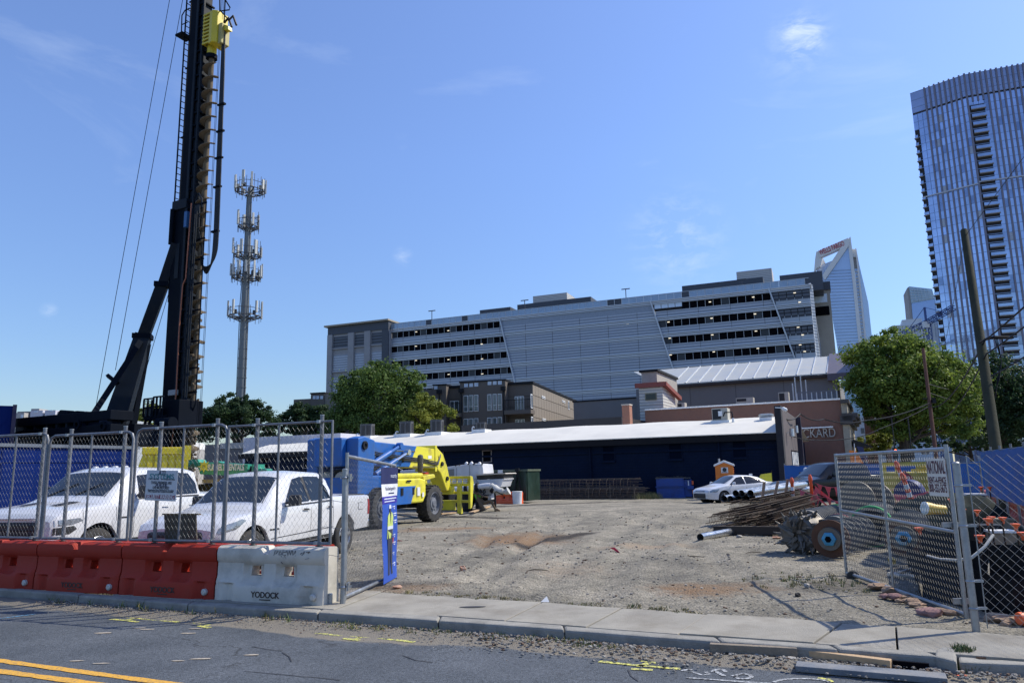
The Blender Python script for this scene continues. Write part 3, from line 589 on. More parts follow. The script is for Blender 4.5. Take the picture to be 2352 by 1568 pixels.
for a in(-16.95,-11.0,-6.45):m=MB();m.box(a,a+(1.4 if a<-16 else 1.6),-1.75,-1.22,0,34.88);m.build('pier',gconc,g)
m=MB();m.add([(L_,0,35.1),(L_,0,0),(L_+.6,4.5,0),(L_+.6,0.8,35.1)],[(0,1,2,3)]);m.add([(L_+.0,.1,35.1),(L_,.1,0),(L_+1.0,9,0),(L_+1,9,26)],[(0,1,2,3)]);m.build('return_screen',louv,g)
m=MB();m.beam((L_+.1,0,35.2),(L_+.8,8.5,22),.4);m.build('seam_bar',galu2,g)
tan=mat('tan concrete',(.34,.315,.27),.85,0,.1,.3)
m=MB();m.box(89.6,94.6,9.0,12.2,0,35.6);m.build('stair_tower',tan,g)
m=MB();m.box(89.5,94.8,8.8,12.3,35.62,37.3);m.build('dark_frieze',gdark,g)
m=MB();m.box(90.4,94.0,8.9,8.98,33.2,34.9);m.build('sky_colour_pane',mat('opaque pane in sky colour',(.62,.74,.88)),g)  # opaque too, coloured like the sky beyond
m=MB();m.box(90.6,94.2,8.9,8.98,30.6,32.4);m.build('opening',void,g)
m=MB();m.box(92.0,94.55,12.25,54,0,35.0);m.build('side_wall',gconc,g)
for q in range(5):
 for k in range(4):m=MB();m.box(94.58,94.66,15+k*9,22+k*9,30.6-q*3.43-(0 if k else 4),33-q*3.43);m.build('side_opening',og,g)
NB0=at(1784,995,48.5);NB=Fr((NB0.x,NB0.y,G(48.5)),-26)
navy=brick_mat('navy painted block',(.0022,.0085,.029),(.0030,.0105,.034),(.0015,.0055,.019),.4,.2,.7,mort=.012);navy.node_tree.nodes['Principled BSDF'].inputs['Specular IOR Level'].default_value=.12
nb=frthing(NB,'navy_building','long low navy blue building with a white membrane roof','building')
ez=NB.sz(1784,995)[1];xl=NB.sz(563,1043)[0];RD=8.0;rz=NB.sz(1780,957,RD)[1]
m=MB();m.box(xl,0,0,19.5,-.4,ez-.12);m.build('wall',navy,nb)
roofw=mat('white roof membrane',(.62,.60,.545),.7,0,.07,.35,dirt=((.42,.40,.36),.45,.3))
NR=40;vs=[]
for i in range(NR+1):
 x=xl-.4+(0.35-xl+.4)*i/NR
 for k,(yy,q)in enumerate(((-.35,0),(1.5,.33),(3.5,.62),(6,.9),(RD,1),(RD+3.5,.85),(RD+11.9,0))):
  hip=sstep(0,7,x-xl+.4)if k in(3,4,5)else 1
  zz=ez+(rz-ez)*q*(1 if k<2 else.25+.75*hip)+.03*math.sin(x*.9+k)*(1 if 0<k<6 else 0)
  vs.append((x,yy,zz))
m=MB();m.add(vs,[(i*7+k,i*7+k+1,(i+1)*7+k+1,(i+1)*7+k)for i in range(NR)for k in range(6)]);m.build('roof',roofw,nb,smooth='all')
m=MB();m.add([vs[k]for k in range(7)],[(6,5,4,3,2,1,0)]);m.build('gable',navy,nb)
m=MB();m.box(xl-.4,.35,-.42,-.3,ez-.42,ez+.02);m.box(xl-.4,.35,-.3,-.02,ez-.42,ez-.3);m.build('gutter',mat('black gutter',(.006,.006,.010),.6,spec=.2),nb)
m=MB();m.box(xl-.42,.37,-.46,-.34,ez+.025,ez+.07);m.build('drip_edge',roofw,nb)
m=MB();m.box(xl,0,-.1,-.003,ez-.95,ez-.82);m.build('ledge',navy,nb)
ZA=lambda x,y:((1900+x*.4464)/1.6633,(1500+y*.4464)/1.6633);ZB=lambda x,y:((900+x*.4464)/1.6633,(1500+y*.4464)/1.6633)
winf=mat('brown window frame',(.20,.17,.17),.6)
for(a,b)in((ZB(1705,508),ZB(1782,606)),(ZB(2113,490),ZB(2196,595)),(ZB(217,556),ZB(287,662)),(ZB(583,552),ZB(647,646))):
 (x0,z1),(x1,z0)=NB.sz(*a),NB.sz(*b);z1=(z1+NB.sz(b[0],a[1])[1])/2;z0=(z0+NB.sz(a[0],b[1])[1])/2
 m=MB();
 for q in((x0,x0+.07,z0,z1),(x1-.07,x1,z0,z1),(x0+.07,x1-.07,z1-.07,z1),(x0+.07,x1-.07,z0,z0+.07)):m.box(q[0],q[1],-.07,.0,q[2],q[3])
 w_=m.build('window',winf,nb);m=MB();m.box(x0+.07,x1-.07,-.03,-.005,z0+.07,z1-.07);m.build('pane',void,w_)
for(a,b)in((ZA(903,450),ZA(1003,578)),(ZA(1468,432),ZA(1580,563)),(ZA(2012,415),ZA(2132,548))):
 (x0,z1),(x1,z0)=NB.sz(*a),NB.sz(*b);m=MB();m.box(x0-.08,x1+.08,-.13,-.003,z0-.14,z0)
 m.box(x0-.06,x0,-.05,-.003,z0,z1);m.box(x1,x1+.06,-.05,-.003,z0,z1);m.box(x0-.06,x1+.06,-.05,-.003,z1,z1+.07);w_=m.build('blocked_window',navy,nb)
 m=MB();m.box(x0,x1,-.012,-.003,z0,z1);m.build('board',mat('navy board',(.002,.0055,.017),.8,spec=.05),w_)
for px in(ZA(800,0)[0],ZA(1905,0)[0]):
 x=NB.sz(px,1060)[0];m=MB();m.cyl((x,-.12,-.2),(x,-.12,ez-.4),.07,n=8);m.build('downspout',navy,nb)
 for z in(.6,2.2):m=MB();m.box(x-.12,x+.12,-.16,-.005,z,z+.05);m.build('bracket',navy,nb)
zf=NB.sz(1782,933)[1]
m=MB();m.box(.02,.42,-.55,.25,-.3,zf);m.build('fin_wall',mat('black stucco',(.010,.011,.018),.7),nb)
yb_,_z=NB.side(1826,955,.4);pg=mat('mauve grey panel',(.085,.07,.075),.7)
m=MB();m.add([(.2,.26,-.3),(.2,yb_,-.3),(.2,yb_,NB.side(1824,958,.4)[1]),(.2,.26,zf-.1),(.42,.26,-.3),(.42,yb_,-.3),(.42,yb_,NB.side(1824,958,.4)[1]),(.42,.26,zf-.1)],[(0,1,2,3),(7,6,5,4),(3,2,6,7),(0,3,7,4),(1,5,6,2),(0,4,5,1)]);m.build('front_parapet',pg,nb)
m=MB();m.box(.2,.75,yb_+.02,yb_+.4,-.3,NB.side(1826,954,.6)[1]);m.build('fin_wall',mat('violet black beam',(.014,.010,.03),.5),nb)
for k in range(5):m=MB();y0=yb_*.45+k*yb_*.1;m.box(.43,.47,y0,y0+.35,0,2.9);m.build('glazing_bar',white,nb)
m=MB();m.box(.425,.44,yb_*.42,yb_*.98,0,3.0);m.build('entrance_glass',darkglass,nb)
def nbside(x,y):return((2900+x*.4464)/1.6633,(1500+y*.4464)/1.6633)
for q,s in(((245,340),.16),((287,312),.12)):
 yy,zz=NB.side(*nbside(*q),.5);m=MB();m.cyl((.75,yy,zz-.25),(.75,yy,zz+.25),s,n=10);m.beam((.43,yy,zz),(.75,yy,zz),.05);m.build('wall_lamp',mat('aluminium',(.6,.62,.64),.4,.6),nb)
yy,zz=NB.side(*nbside(180,130),.5);m=MB();m.lathe((.6,yy,zz),(1,0,-.6),[(.05,0),(.12,.08),(.12,.3),(.04,.36)],10);m.beam((.2,yy,zz+.05),(.7,yy,zz),.06);m.build('security_camera',white,nb)
acg=mat('dark grey condenser',(.095,.10,.11),.55,.2);slot=mat('condenser slot',(.018,.018,.022),.7)
def roofz(y):return ez+(rz-ez)*(min(1,.25+y/RD*.85)if y>2 else y*.22)
def condenser(pxl,pyt,pxr,pyb,off,label):
 (x0,zt),(x1,zb2)=NB.sz(pxl,pyt,off),NB.sz(pxr,pyb,off);w_=x1-x0;zr=zb2
 t=thing('condenser',label,'air conditioner',NB.o+NB.dx*((x0+x1)/2)+NB.dy*(off+w_/2)+V((0,0,NB.z0+zr)),-26,'round-cornered condensers on the white roof');h=zt-zr;r=w_/2
 m=MB();m.box(-r*1.3,r*1.5,-r*1.3,r*1.3,-.35,.1);m.build('roof_kerb',white,t)
 m=MB();pr=[(r*math.cos(a)*(1.08 if k%2 else 1),r*math.sin(a)*(1.08 if k%2 else 1))for k,a in enumerate([math.pi/8+j*math.pi/4 for j in range(8)])];m.prism(pr,.102,h-.05,'xy');m.build('cabinet',acg,t,bevel=.03)
 m=MB();m.prism([(q[0]*1.03,q[1]*1.03)for q in pr],h-.048,h,'xy');m.build('lid',acg,t)
 mm_=MB()
 for k in range(8):
  a=k*math.pi/4
  for z in[.2+j*(h-.35)/9 for j in range(9)]:
   mm_.beam((r*.985*math.cos(a)-.28*r*math.sin(a),r*.985*math.sin(a)+.28*r*math.cos(a),z+.04),(r*.985*math.cos(a)+.28*r*math.sin(a),r*.985*math.sin(a)-.28*r*math.cos(a),z+.04),.02,(h-.35)/9*.5)
 mm_.build('louvre_slots',slot,t)
 m=MB();m.tube([(-r*1.75,-.1,-.3),(-r*1.75,-.1,.28),(-r*1.6,-.1,.38),(-r*1.35,-.1,.36),(-r*1.3,-.1,.28)],.055,8);m.build('pipe_gooseneck',white,t,smooth=True)
condenser(820,974,847,1003,5.0,'dark condenser on the white roof, leftmost of four')
condenser(911,968,938,998,5.0,'dark condenser on the white roof, second from the left, in front of the big tree')
condenser(982,964,1009,994,5.0,'dark condenser on the white roof, third from the left, right of the big tree')
condenser(1088,970,1110,988,5.5,'smallest condenser on the white roof, in front of the apartment block')
(x0,zt),(x1,zb2)=NB.sz(1634,938,4.5),NB.sz(1672,964,4.5)
t=thing('rooftop_unit','large boxy air handler with black side grille on the white roof','air conditioner',NB.o+NB.dx*x0+NB.dy*4.5+V((0,0,NB.z0+zb2)),-26);Wd=x1-x0;h=zt-zb2
m=MB();m.box(0,Wd,0,1.1,0,h);m.build('cabinet',mat('beige cabinet',(.42,.40,.35),.6),t,bevel=.02)
m=MB();m.box(.06,Wd*.58,-.03,-.003,.08,h-.08);m.build('grille',slot,t);m=MB();m.box(Wd*.42,Wd*.68,-.08,-.035,h*.35,h*.75);m.build('notice_panel',white,t)
m=MB();m.box(-.1,Wd+.1,-.1,1.2,-.35,-.005);m.build('roof_kerb',white,t);m=MB();m.tube([(Wd*.75,-.12,h*.3),(Wd*.85,-.14,h*.62),(Wd*1.3,-.14,h*.6),(Wd*1.35,-.14,-.1)],.05,7);m.build('pipe',blackm,t,smooth=True)
m=MB();m.cyl((Wd*1.35,-.14,-.35),(Wd*1.35,-.14,.1),.12,.08,10);m.build('pipe_boot',white,t)
(x0,zt),(x1,zb2)=NB.sz(1741,949,4.0),NB.sz(1775,968,4.0);t=thing('roof_vent','mushroom exhaust vent with silver cap on the white roof beside the black fin','vent',NB.o+NB.dx*((x0+x1)/2)+NB.dy*4.5+V((0,0,NB.z0+zb2)),-26)
m=MB();m.box(-.42,.42,-.42,.42,-.3,.35);m.build('vent_base',white,t);m=MB();m.lathe((0,0,.36),(0,0,1),[(.3,0),(.52,.05),(.52,.2),(.4,.24),(.1,.26)],18);m.build('vent_cap',mat('dull aluminium',(.4,.41,.42),.4,.7),t)
for q in((1692,0),(1830,0)):pass
x,z=NB.sz(*ZB(1830,425),3);t=tag(MB().cyl((0,0,-.3),(0,0,.15),.11,.09,10).cyl((0,0,.15),(0,0,.42),.12,.02,10).build('vent_cone',white),'small white vent cone on the white roof above the square windows','vent');t.location=NB.o+NB.dx*x+NB.dy*3+V((0,0,NB.z0+z-.1))
brickr=brick_mat('orange red brick',(.30,.10,.055),(.24,.085,.05),(.30,.26,.22),.2,.067)
brickd=brick_mat('brown red brick',(.19,.070,.045),(.14,.055,.040),(.22,.18,.155),.2,.067,dirt=((.045,.025,.02),.8,.5))
(x0,zt),(x1,zb2)=NB.sz(1428,928,12),NB.sz(1447,970,12);t=thing('chimney','square red brick chimney behind the white roof','chimney',NB.o+NB.dx*x0+NB.dy*12+V((0,0,NB.z0)),-26)
m=MB();m.box(0,x1-x0,0,.8,0,zt-.12);m.build('stack',brickr,t);m=MB();m.box(-.04,x1-x0+.04,-.04,.84,zt-.12,zt);m.build('cap',mat('mortar cap',(.4,.36,.32),.9),t)
(x0,z1),(x1,z0)=NB.sz(1060,981,14),NB.sz(1428,969,14);m=MB();m.box(x0,x1,0,10,0,z1+.2);o=m.build('flat_roof_annex',mat('black roof edge',(.02,.02,.024),.6));o.location=NB.o+NB.dy*14+V((0,0,NB.z0));o.rotation_euler.z=NB.a;tag(o,'low annex with a black flat roof edge between the white roof and the grey wall','building')
BB0=at(1930,920,66);BB=Fr((BB0.x,BB0.y,G(60)),-26)
b=frthing(BB,'brick_building','brown red brick building with raised metal sign letters near its stone corner','building')
xL,zL=BB.sz(1481,941);zR=BB.sz(1925,920)[1];xR=0;zt=(zL+zR)/2
m=MB();m.box(xL,0,0,14,0,zt);m.build('wall',brickd,b)
n=31;mb=MB();mb.box(-.5,.5,-.12,.3,0,.14);c0=mb.build('coping_tile',white,b);Wt=-xL/n
for k in range(n):
 if k:c=part_copy(c0,(xL+Wt*(k+.5),0,zt+.003),b);c.scale=(Wt*.94,1,1)
 else:c0.location=(xL+Wt*.5,0,zt+.003);c0.scale=(Wt*.94,1,1)
stone_t=mat('tan limestone',(.36,.32,.25),.85,0,.15,.8,dirt=((.12,.11,.10),.6,1.2));dst=mat('dark weathered bronze',(.05,.045,.045),.6)
def hz(py,px=1940):return BB.sz(px,py)[1]
m=MB();m.box(.003,.55,-.12,14,0,hz(975));m.build('corner_pier',stone_t,b);m=MB();m.box(-.15,.85,-.4,14,hz(975)+.01,hz(955));m.build('entablature',dst,b)
m=MB();m.box(.02,.5,-.1,14,hz(955)+.01,hz(925));m.build('attic_pier',stone_t,b)
for k,(a,c,d_)in enumerate(((.7,.4,(966,960)),(.8,.5,(959,953)),(.5,.2,(926,921)))):m=MB();m.box(0,a+c,-.4,13,hz(d_[0]),hz(d_[1])+.15);m.build('cornice',dst,b)
m=MB();m.prism([(.7,hz(1008)),(.7,hz(1026)),(2.2,hz(1026))],.5,9,'xz');m.build('awning',mat('black canvas',(.02,.02,.022),.8),b)
lt=mat('brushed letter metal',(.36,.33,.31),.4,.6)
(sx0,sz0),(sx1,sz1)=BB.sz(1845,996),BB.sz(1919,994);lo=text_obj('CKARD',1.15,lt,b,((sx0+sx1)/2,-.12,(sz0+sz1)/2),ext=.05,name='sign_letters');lo.scale=(1,1,1)
bpy.context.view_layer.update();ww=lo.dimensions.x;lo.scale.x=(sx1-sx0)/ww
(ax,az),(bx,bz)=BB.sz(1836,984),BB.sz(1914,980);m=MB();m.beam((ax,-.35,az),(bx,-.35,bz),.12,.1)
for k in range(4):x=ax+(bx-ax)*(k+.3)/3.6;m.beam((x,-.35,az),(x,0,az+.1),.05)
m.build('sign_light_bar',white,b)
for i,(p0,p1,lab)in enumerate((((1555,925),(1573,937),'small condenser at the left end of the brick parapet beside the white roof house'),((1690,914),(1730,921),'low dark condenser behind the middle of the brick parapet'),((1787,901),(1812,920),'tall boxy cabinet behind the brick parapet near the wire rack'))):
 (x0,z1),(x1,z0)=BB.sz(*p0,5),BB.sz(*p1,5);t=thing('rooftop_unit',lab,'air conditioner',BB.o+BB.dx*x0+BB.dy*5+V((0,0,z0+BB.z0)),-26)
 m=MB();m.box(0,x1-x0,0,1.0,-.6,z1-z0);m.build('cabinet',mat('beige cabinet',(.42,.40,.35)),t);m=MB();m.box(.08,(x1-x0)*.6,-.03,-.003,.05,z1-z0-.1);m.build('grille',slot,t)
GH0=at(1918,893,84);GH=Fr((GH0.x,GH0.y,G(60)),-26);gh=frthing(GH,'grey_hall','long grey block hall with a pale standing seam metal roof','building')
gblk=mat('grey painted block',(.175,.175,.18),.85,0,.06,.4,.2,3,dirt=((.15,.14,.14),.4,.5))
xa,za=GH.sz(1315,925,0);xm,zm=GH.sz(1460,882);xr,zr=GH.sz(1920,856)
_,zlow=GH.sz(1400,918)
m=MB();m.box(xm,xr,0,22,0,(GH.sz(1560,880)[1]+GH.sz(1890,862)[1])/2-.25);m.build('wall',gblk,gh)
m=MB();m.box(xa,xm-.01,.3,20,0,zlow);m.build('low_wall',gblk,gh);m=MB();m.box(xa-.1,xm,.2,20,zlow+.003,zlow+.18);m.build('roof_edge',blackm,gh)
for px in(1392,1690,1801,1585):x=GH.sz(px,900)[0];m=MB();m.box(x-.04,x+.04,-.01+(.3 if px<1450 else 0),.05+(.25 if px<1450 else 0),.5,6.5 if px<1450 else 12);m.build('control_joint',mat('dark joint',(.10,.10,.10),.9),gh)
seam=mat('pale galvanised roof sheet',(.44,.45,.43),.5,.25,.08,.4,dirt=((.33,.31,.27),.5,.4))
e0=GH.sz(1518,884)[0];e1,ze=GH.sz(1900,860);ze=(ze+GH.sz(1530,882)[1])/2;zr2=(GH.sz(1480,851,9)[1]+GH.sz(1900,819,9)[1])/2;r0=GH.sz(1455,851,9)[0];r1=GH.sz(1902,820,9)[0]
n=12
for k in range(n):
 a,b2=e0+(e1-e0)*k/n,e0+(e1-e0)*(k+1)/n;c_,d_=r0+3+(r1-r0-3)*k/n,r0+3+(r1-r0-3)*(k+1)/n;c_=a+(r0-e0+1.5)*.0+(c_-a)*.0;d_=b2
 m=MB();m.add([(a+.03,-.6,ze),(b2-.03,-.6,ze),(d_-.03,9,zr2),(a+.03,9,zr2),(a+.03,-.6,ze-.1),(b2-.03,-.6,ze-.1),(d_-.03,9,zr2-.1),(a+.03,9,zr2-.1)],[(0,1,2,3),(7,6,5,4),(0,4,5,1),(1,5,6,2),(2,6,7,3),(3,7,4,0)]);m.build('roof_sheet',seam,gh)
 m=MB();m.beam((b2,-.62,ze+.05),(b2,9,zr2+.05),.09,.12);m.build('standing_seam',galu2,gh)
m=MB();m.add([(e0+.02,-.6,ze),(e0+.02,9,zr2),(r0,9,zr2)],[(0,1,2)]);m.build('roof_sheet',seam,gh)
m=MB();m.box(e0,e1,-.55,-.02,ze-.45,ze-.12);m.build('eave_board',mat('dark brown fascia',(.04,.032,.03),.8),gh)  # dark brown board filling the underside of the eave
m=MB();m.add([(e1+.02,-.8,ze-.1),(e1+3.3,-.8,ze-.1),(e1+3.3,9,zr2+.3),(e1+.02,9,zr2+.3),(e1+.02,-.8,ze-.9),(e1+3.3,-.8,ze-.9),(e1+3.3,9,ze-.9),(e1+.02,9,ze-.9)],[(0,1,2,3),(0,4,5,1),(1,5,6,2),(3,7,4,0)]);m.build('parapet_cap',mat('purple brown metal',(.10,.085,.11),.5,.2),gh)
m=MB();m.box(e1+3.3,e1+4.4,-.4,9,0,zr2);m.build('front_ornament',brickd,gh)
rk=thing('wire_rack','row of white racks and thin poles on the brick roof against the grey hall','rack',BB.o+BB.dy*9+V((0,0,BB.z0)),-26);(x0,z1),(x1,z0)=BB.sz(1830,902,9),BB.sz(1922,905,9)
for k in range(9):x=x0+(x1-x0)*k/8;m=MB();m.box(x-.05,x+.05,-.05,.05,zt-.5,z1);m.build('post',galu2,rk)
m=MB();m.box(x0,x1,-.06,.06,z1-.06,z1+.06);m.box(x0,x1,.02,.05,zt-.5,z1-.1);m.build('rail',mat('blue grey panel',(.16,.18,.21),.7),rk)
for px,pt in((1825,866),(1838,862),(1850,872),(1820,880)):x,z=BB.sz(px,pt,9);m=MB();m.cyl((x,0,z1-1),(x,0,z),.06,n=6);m.build('pole',galu2,rk)
RH0=at(1465,890,78);RH=Fr((RH0.x,RH0.y,0),-26);rh=frthing(RH,'roof_house','narrow white clapboard stair house with slanting red roof trim','building')
z3=lambda x,y:((2200+x*.4783)/1.6633,(950+y*.4783)/1.6633)
xA,zA=RH.sz(*z3(503,1115));xB,zB=RH.sz(*z3(690,1100));zT=(zA+zB)/2;clap=wave_mat('white clapboard',(.55,.55,.52),(.34,.34,.34),'Z',1.0,.7,0,.5)
yS,zS=RH.side(*z3(795,1235),xB)
m=MB();m.box(xA,xB,0,yS,0,zT);m.build('wall',clap,rh)
redt=mat('faded red fascia',(.22,.06,.05),.7)
m=MB();m.box(xA-.35,xB+.3,-.3,0,zT+.003,zT+.5);m.build('fascia',redt,rh)
m=MB();m.beam((xB+.3,-.2,zT+.3),(xB+.3,yS+1,zS+.6),.4,.4);m.build('fascia',redt,rh)
m=MB();m.box(xA,xB,0,yS,zT+.01,zT+.2);m.build('roof',redt,rh)
(wx0,wz1),(wx1,wz0)=RH.sz(*z3(560,1162)),RH.sz(*z3(640,1200));m=MB();m.box(wx0-.1,wx1+.1,-.06,0,wz0-.1,wz1+.1);w_=m.build('window',mat('olive trim',(.20,.19,.13),.7),rh);m=MB();m.box(wx0,wx1,-.09,-.065,wz0,wz1);m.build('pane',darkglass,w_)
for k in range(8):z=zT-.5-k*.62;m=MB();m.box(xA,xB,-.035,-.003,z,z+.05);m.build('clapboard',clap,rh)
(ax,az),(bx,bz)=RH.sz(1477,856,3),RH.sz(1508,852,3);m=MB();m.box(ax-.2,bx,3,12,0,(az+bz)/2);m.build('rear_block',mat('pale stucco',(.33,.31,.29),.85),rh);m=MB();m.box(ax-.4,bx+.2,2.8,12,(az+bz)/2+.003,(az+bz)/2+.25);m.build('coping',blackm,rh)
AP0=at(1216,880,92);AP=Fr((AP0.x,AP0.y,0),-16);ap=frthing(AP,'apartment_block','brown panel-clad apartment block with white windows and balconies','apartment building')
brn=mat('brown fibre cement panel',(.115,.098,.085),.8,0,.07,.5);brn_lit=mat('sunlit fibre cement panel',(.215,.185,.155),.8,0,.07,.5);jt=mat('panel joint',(.055,.048,.042),.9);wfr=mat('white window frame',(.72,.73,.74),.5);apg=mat('apartment window glass',(.10,.12,.14),.1,0,.5,.6,spec=.8)  # side panels get a lighter brown, sunlight put into the colour
zc=lambda x,y:((1100+x*.4677)/1.6633,(1050+y*.4677)/1.6633)
zTop=AP.sz(*zc(1900,885))[1];xw=AP.sz(*zc(1190,900))[0];AX=AP.sz(1000,890)[0]
bays=[(zc(1405,880),zc(1775,862),1.1,1.2),(zc(1188,905),zc(1292,900),.5,1.0)]
m=MB();m.box(AX-12,0,1.2,16,-1,zTop);m.build('wall',brn,ap)
yE,zE=AP.side(*zc(2352,970),0);AQ=AP.side(1325,905,0)[0]
m=MB();m.box(-8,-.02,1.22,AQ,-1,zTop-.05);m.build('side_wall',jt,ap)
nx,nz=int(AQ/1.5),int((zTop+0)/1.35);q0=MB().box(-.05,.05,-.5,.5,-.5,.5).build('panel',brn_lit,ap);firstp=True
for i in range(nx):
 ww_=AQ/nx
 for k in range(nz):
  hh_=zTop/nz*.999;loc=(.05,1.2+(AQ-1.2)/nx*(i+.5),hh_*(k+.5));sc=(1,(AQ-1.2)/nx-.07,hh_-.07)
  if firstp:q0.location=loc;q0.scale=sc;firstp=False
  else:part_copy(q0,loc,ap,scale=sc)
m=MB();m.box(-12,.2,1.0,AQ+.2,zTop+.003,zTop+.3);m.build('parapet_cap',blackm,ap)
for(p0,p1)in((zc(1980,970),zc(1997,1090)),(zc(1985,1155),zc(2002,1232)),(zc(2072,985),zc(2100,1015)),(zc(2077,1168),zc(2105,1195)),(zc(2238,1020),zc(2263,1047)),(zc(2243,1188),zc(2268,1214)),(zc(2286,1028),zc(2298,1100)),(zc(2290,1192),zc(2302,1217))):
 (y0,z1),(y1,z0)=AP.side(*p0,.1),AP.side(*p1,.1);m=MB();m.box(.102,.16,y0,y1,z0,z1);w_=m.build('window',wfr,ap);m=MB();m.box(.163,.18,y0+.12,y1-.12,z0+.12,z1-.12);m.build('pane',apg,w_)
def apwin(p0,p1,cols=1,off=0,tr=.35):
 (x0,z1),(x1,z0)=AP.sz(*p0,off),AP.sz(*p1,off);m=MB();m.box(x0,x1,off-.1,off-.003,z0,z1);w_=m.build('window',wfr,ap);W1=(x1-x0)/cols
 for c in range(cols):
  for(a,b2)in((z0+.07,z0+(z1-z0)*tr-.03),(z0+(z1-z0)*tr+.03,z1-.07)):m=MB();m.box(x0+c*W1+.06,x0+(c+1)*W1-.06,off-.13,off-.103,a,b2);m.build('pane',apg,w_)
for(p0,p1,off,up)in bays:
 (x0,za_),(x1,zb_)=AP.sz(*p0),AP.sz(*p1);zz=(za_+zb_)/2
 m=MB();m.box(x0,x1,0,3.5,-1,zz);m.build('bay',brn,ap);m=MB();m.box(x0-.1,x1+.1,-.1,3.6,zz+.003,zz+.18);m.build('parapet_cap',blackm,ap)
for(p0,p1)in[((1440,888),(1471,915)),((1482,886),(1513,913)),((1524,882),(1555,910)),((1632,870),(1663,898)),((1674,868),(1705,896)),((1716,866),(1747,894)),((1195,908),(1222,932))]:
 (x0,z1),(x1,z0)=AP.sz(*zc(*p0)),AP.sz(*zc(*p1));m=MB();m.box(x0,x1,-.05,-.003,z0,z1);m.build('parapet_slot',mat('opaque slot in sky colour',(.50,.58,.68),.5),ap)  # slots filled with sky colour in place of a view through
for(xa_,xb_)in((1437,1473),(1479,1515),(1521,1557),(1629,1665),(1673,1708),(1715,1751)):
 apwin(zc(xa_,985-(xa_-1437)*.05),zc(xb_,1117-(xa_-1437)*.05),tr=.32);apwin(zc(xa_,1175-(xa_-1437)*.05),zc(xb_,1262),tr=.3)
apwin(zc(1195,1010),zc(1222,1052));apwin(zc(1325,1030),zc(1398,1108),2,1.2,.02);apwin(zc(1853,993),zc(1932,1103),3,1.2,.02);apwin(zc(1857,1180),zc(1936,1236),3,1.2,.02)
for x in[AP.sz(*zc(px,950))[0]for px in(1240,1419,1763)]:m=MB();m.cyl((x,-.15,0),(x,-.15,zTop-.8),.1,n=8);m.box(x-.3,x+.3,-.4,-.02,zTop-.8,zTop-.3);m.build('downspout',blackm,ap)
for(p0,p1)in((zc(1765,1105),zc(1997,1122)),(zc(1328,1130),zc(1407,1150))):
 (x0,z1),(x1,z0)=AP.sz(*p0,-.8),AP.sz(*p1,-.8);m=MB();m.box(x0,min(x1,.3),-.8,1.2,z0-.1,z1);bl_=m.build('balcony',brn,ap)
 m=MB();x=x0
 while x<min(x1,.3):m.box(x,x+.03,-.78,-.75,z1,z1+1.25);x+=.2
 m.box(x0,min(x1,.3),-.8,-.73,z1+1.2,z1+1.28);m.build('railing',blackm,bl_)
m=MB()
for k in range(12):z=zTop-1.5-k*1.35;m.box(AX-10,0,1.17,1.198,z,z+.05)
m.build('joint_battens',jt,ap)
A2o=at(675,905,110);A2=Fr((A2o.x,A2o.y,0),-16);a2=frthing(A2,'apartment_wing','small brown apartment wing with slotted parapet left of the big tree','apartment building');zt2=A2.sz(700,916)[1];x1=A2.sz(755,905)[0]
m=MB();m.box(0,x1+4,0,12,-1,zt2);m.build('wall',brn,a2);xm2,zm2=A2.sz(714,905,-.5);xm3=A2.sz(745,905,-.5)[0];m=MB();m.box(xm2,xm3,-.5,6,-1,zm2);m.build('bay',brn,a2)
m=MB();m.box(xm2-.1,xm3+.1,-.6,6,zm2+.003,zm2+.2);m.build('parapet_cap',blackm,a2)
m=MB();m.box(xm3+.02,xm3+2.0,-.4,6,-1,zm2-.1);m.build('side_wall',brn_lit,a2)  # wing side also takes the brown lightened as sunlit
for px in(719,727,736):
 (x0,z1),(x9,z0)=A2.sz(px,909,-.5),A2.sz(px+6,916,-.5);m=MB();m.box(x0,x9,-.55,-.503,z0,z1);m.build('parapet_slot',mat('opaque slot in sky colour',(.50,.58,.68)),a2)
for px in(722,731,704):
 (x0,z1),(x9,z0)=A2.sz(px,934,-.5),A2.sz(px+7,946,-.5);m=MB();m.box(x0,x9,-.58,-.503,z0,z1);w_=m.build('window',wfr,a2);m=MB();m.box(x0+.1,x9-.1,-.62,-.585,z0+.1,z1-.1);m.build('pane',apg,w_)
TH_=155.0
def onz(px,py,z):d=ray(px,py);k=(z-CAMH)/d.z;return V((d.x*k,d.y*k,z))
tA,tB,tC=onz(2090,215,TH_),onz(2214,172,TH_),onz(2352,147,TH_)
tC=tB+(tC-tB)*1.25
def glass_mat(name,c,rough=.08,metal=.75,var=.25,scale=.11):
 m=mat(name,c,rough,metal,var,scale,spec=.8,rvar=.04,coords='world');return m
tg=glass_mat('blue tower glass',(.42,.50,.68));tg2=glass_mat('lighter blue tower glass',(.38,.46,.62),.1);fin_m=mat('mauve brown fin',(.20,.19,.24),.5,.2,.08,.3)
slab=mat('balcony slab',(.30,.26,.22),.8);rec=mat('shaded recess',(.035,.033,.04),.8)
tw=thing('glass_tower','tall blue glass residential tower with mauve fins and stacked balconies at the right edge','skyscraper',tA*1)
tw.location.z=0
FH=3.35;NFL=int(TH_/FH)
import itertools
pane_budget=[300];stuff_v=MB();qb=MB();qb.box(-.5,.5,-.05,.05,-.5,.5);PQS=[]
tg3=glass_mat('dark tower glass',(.25,.31,.45));tg4=mat('blind behind glass',(.42,.45,.52),.3,.2,.1,1)
for q_ in(tg,tg2,tg3,tg4):PQ=qb.mesh('pane');PQ.materials.append(q_);PQS.append(PQ)
def pick():return rnd.choices((0,1,2,3),(78,9,9,4))[0]
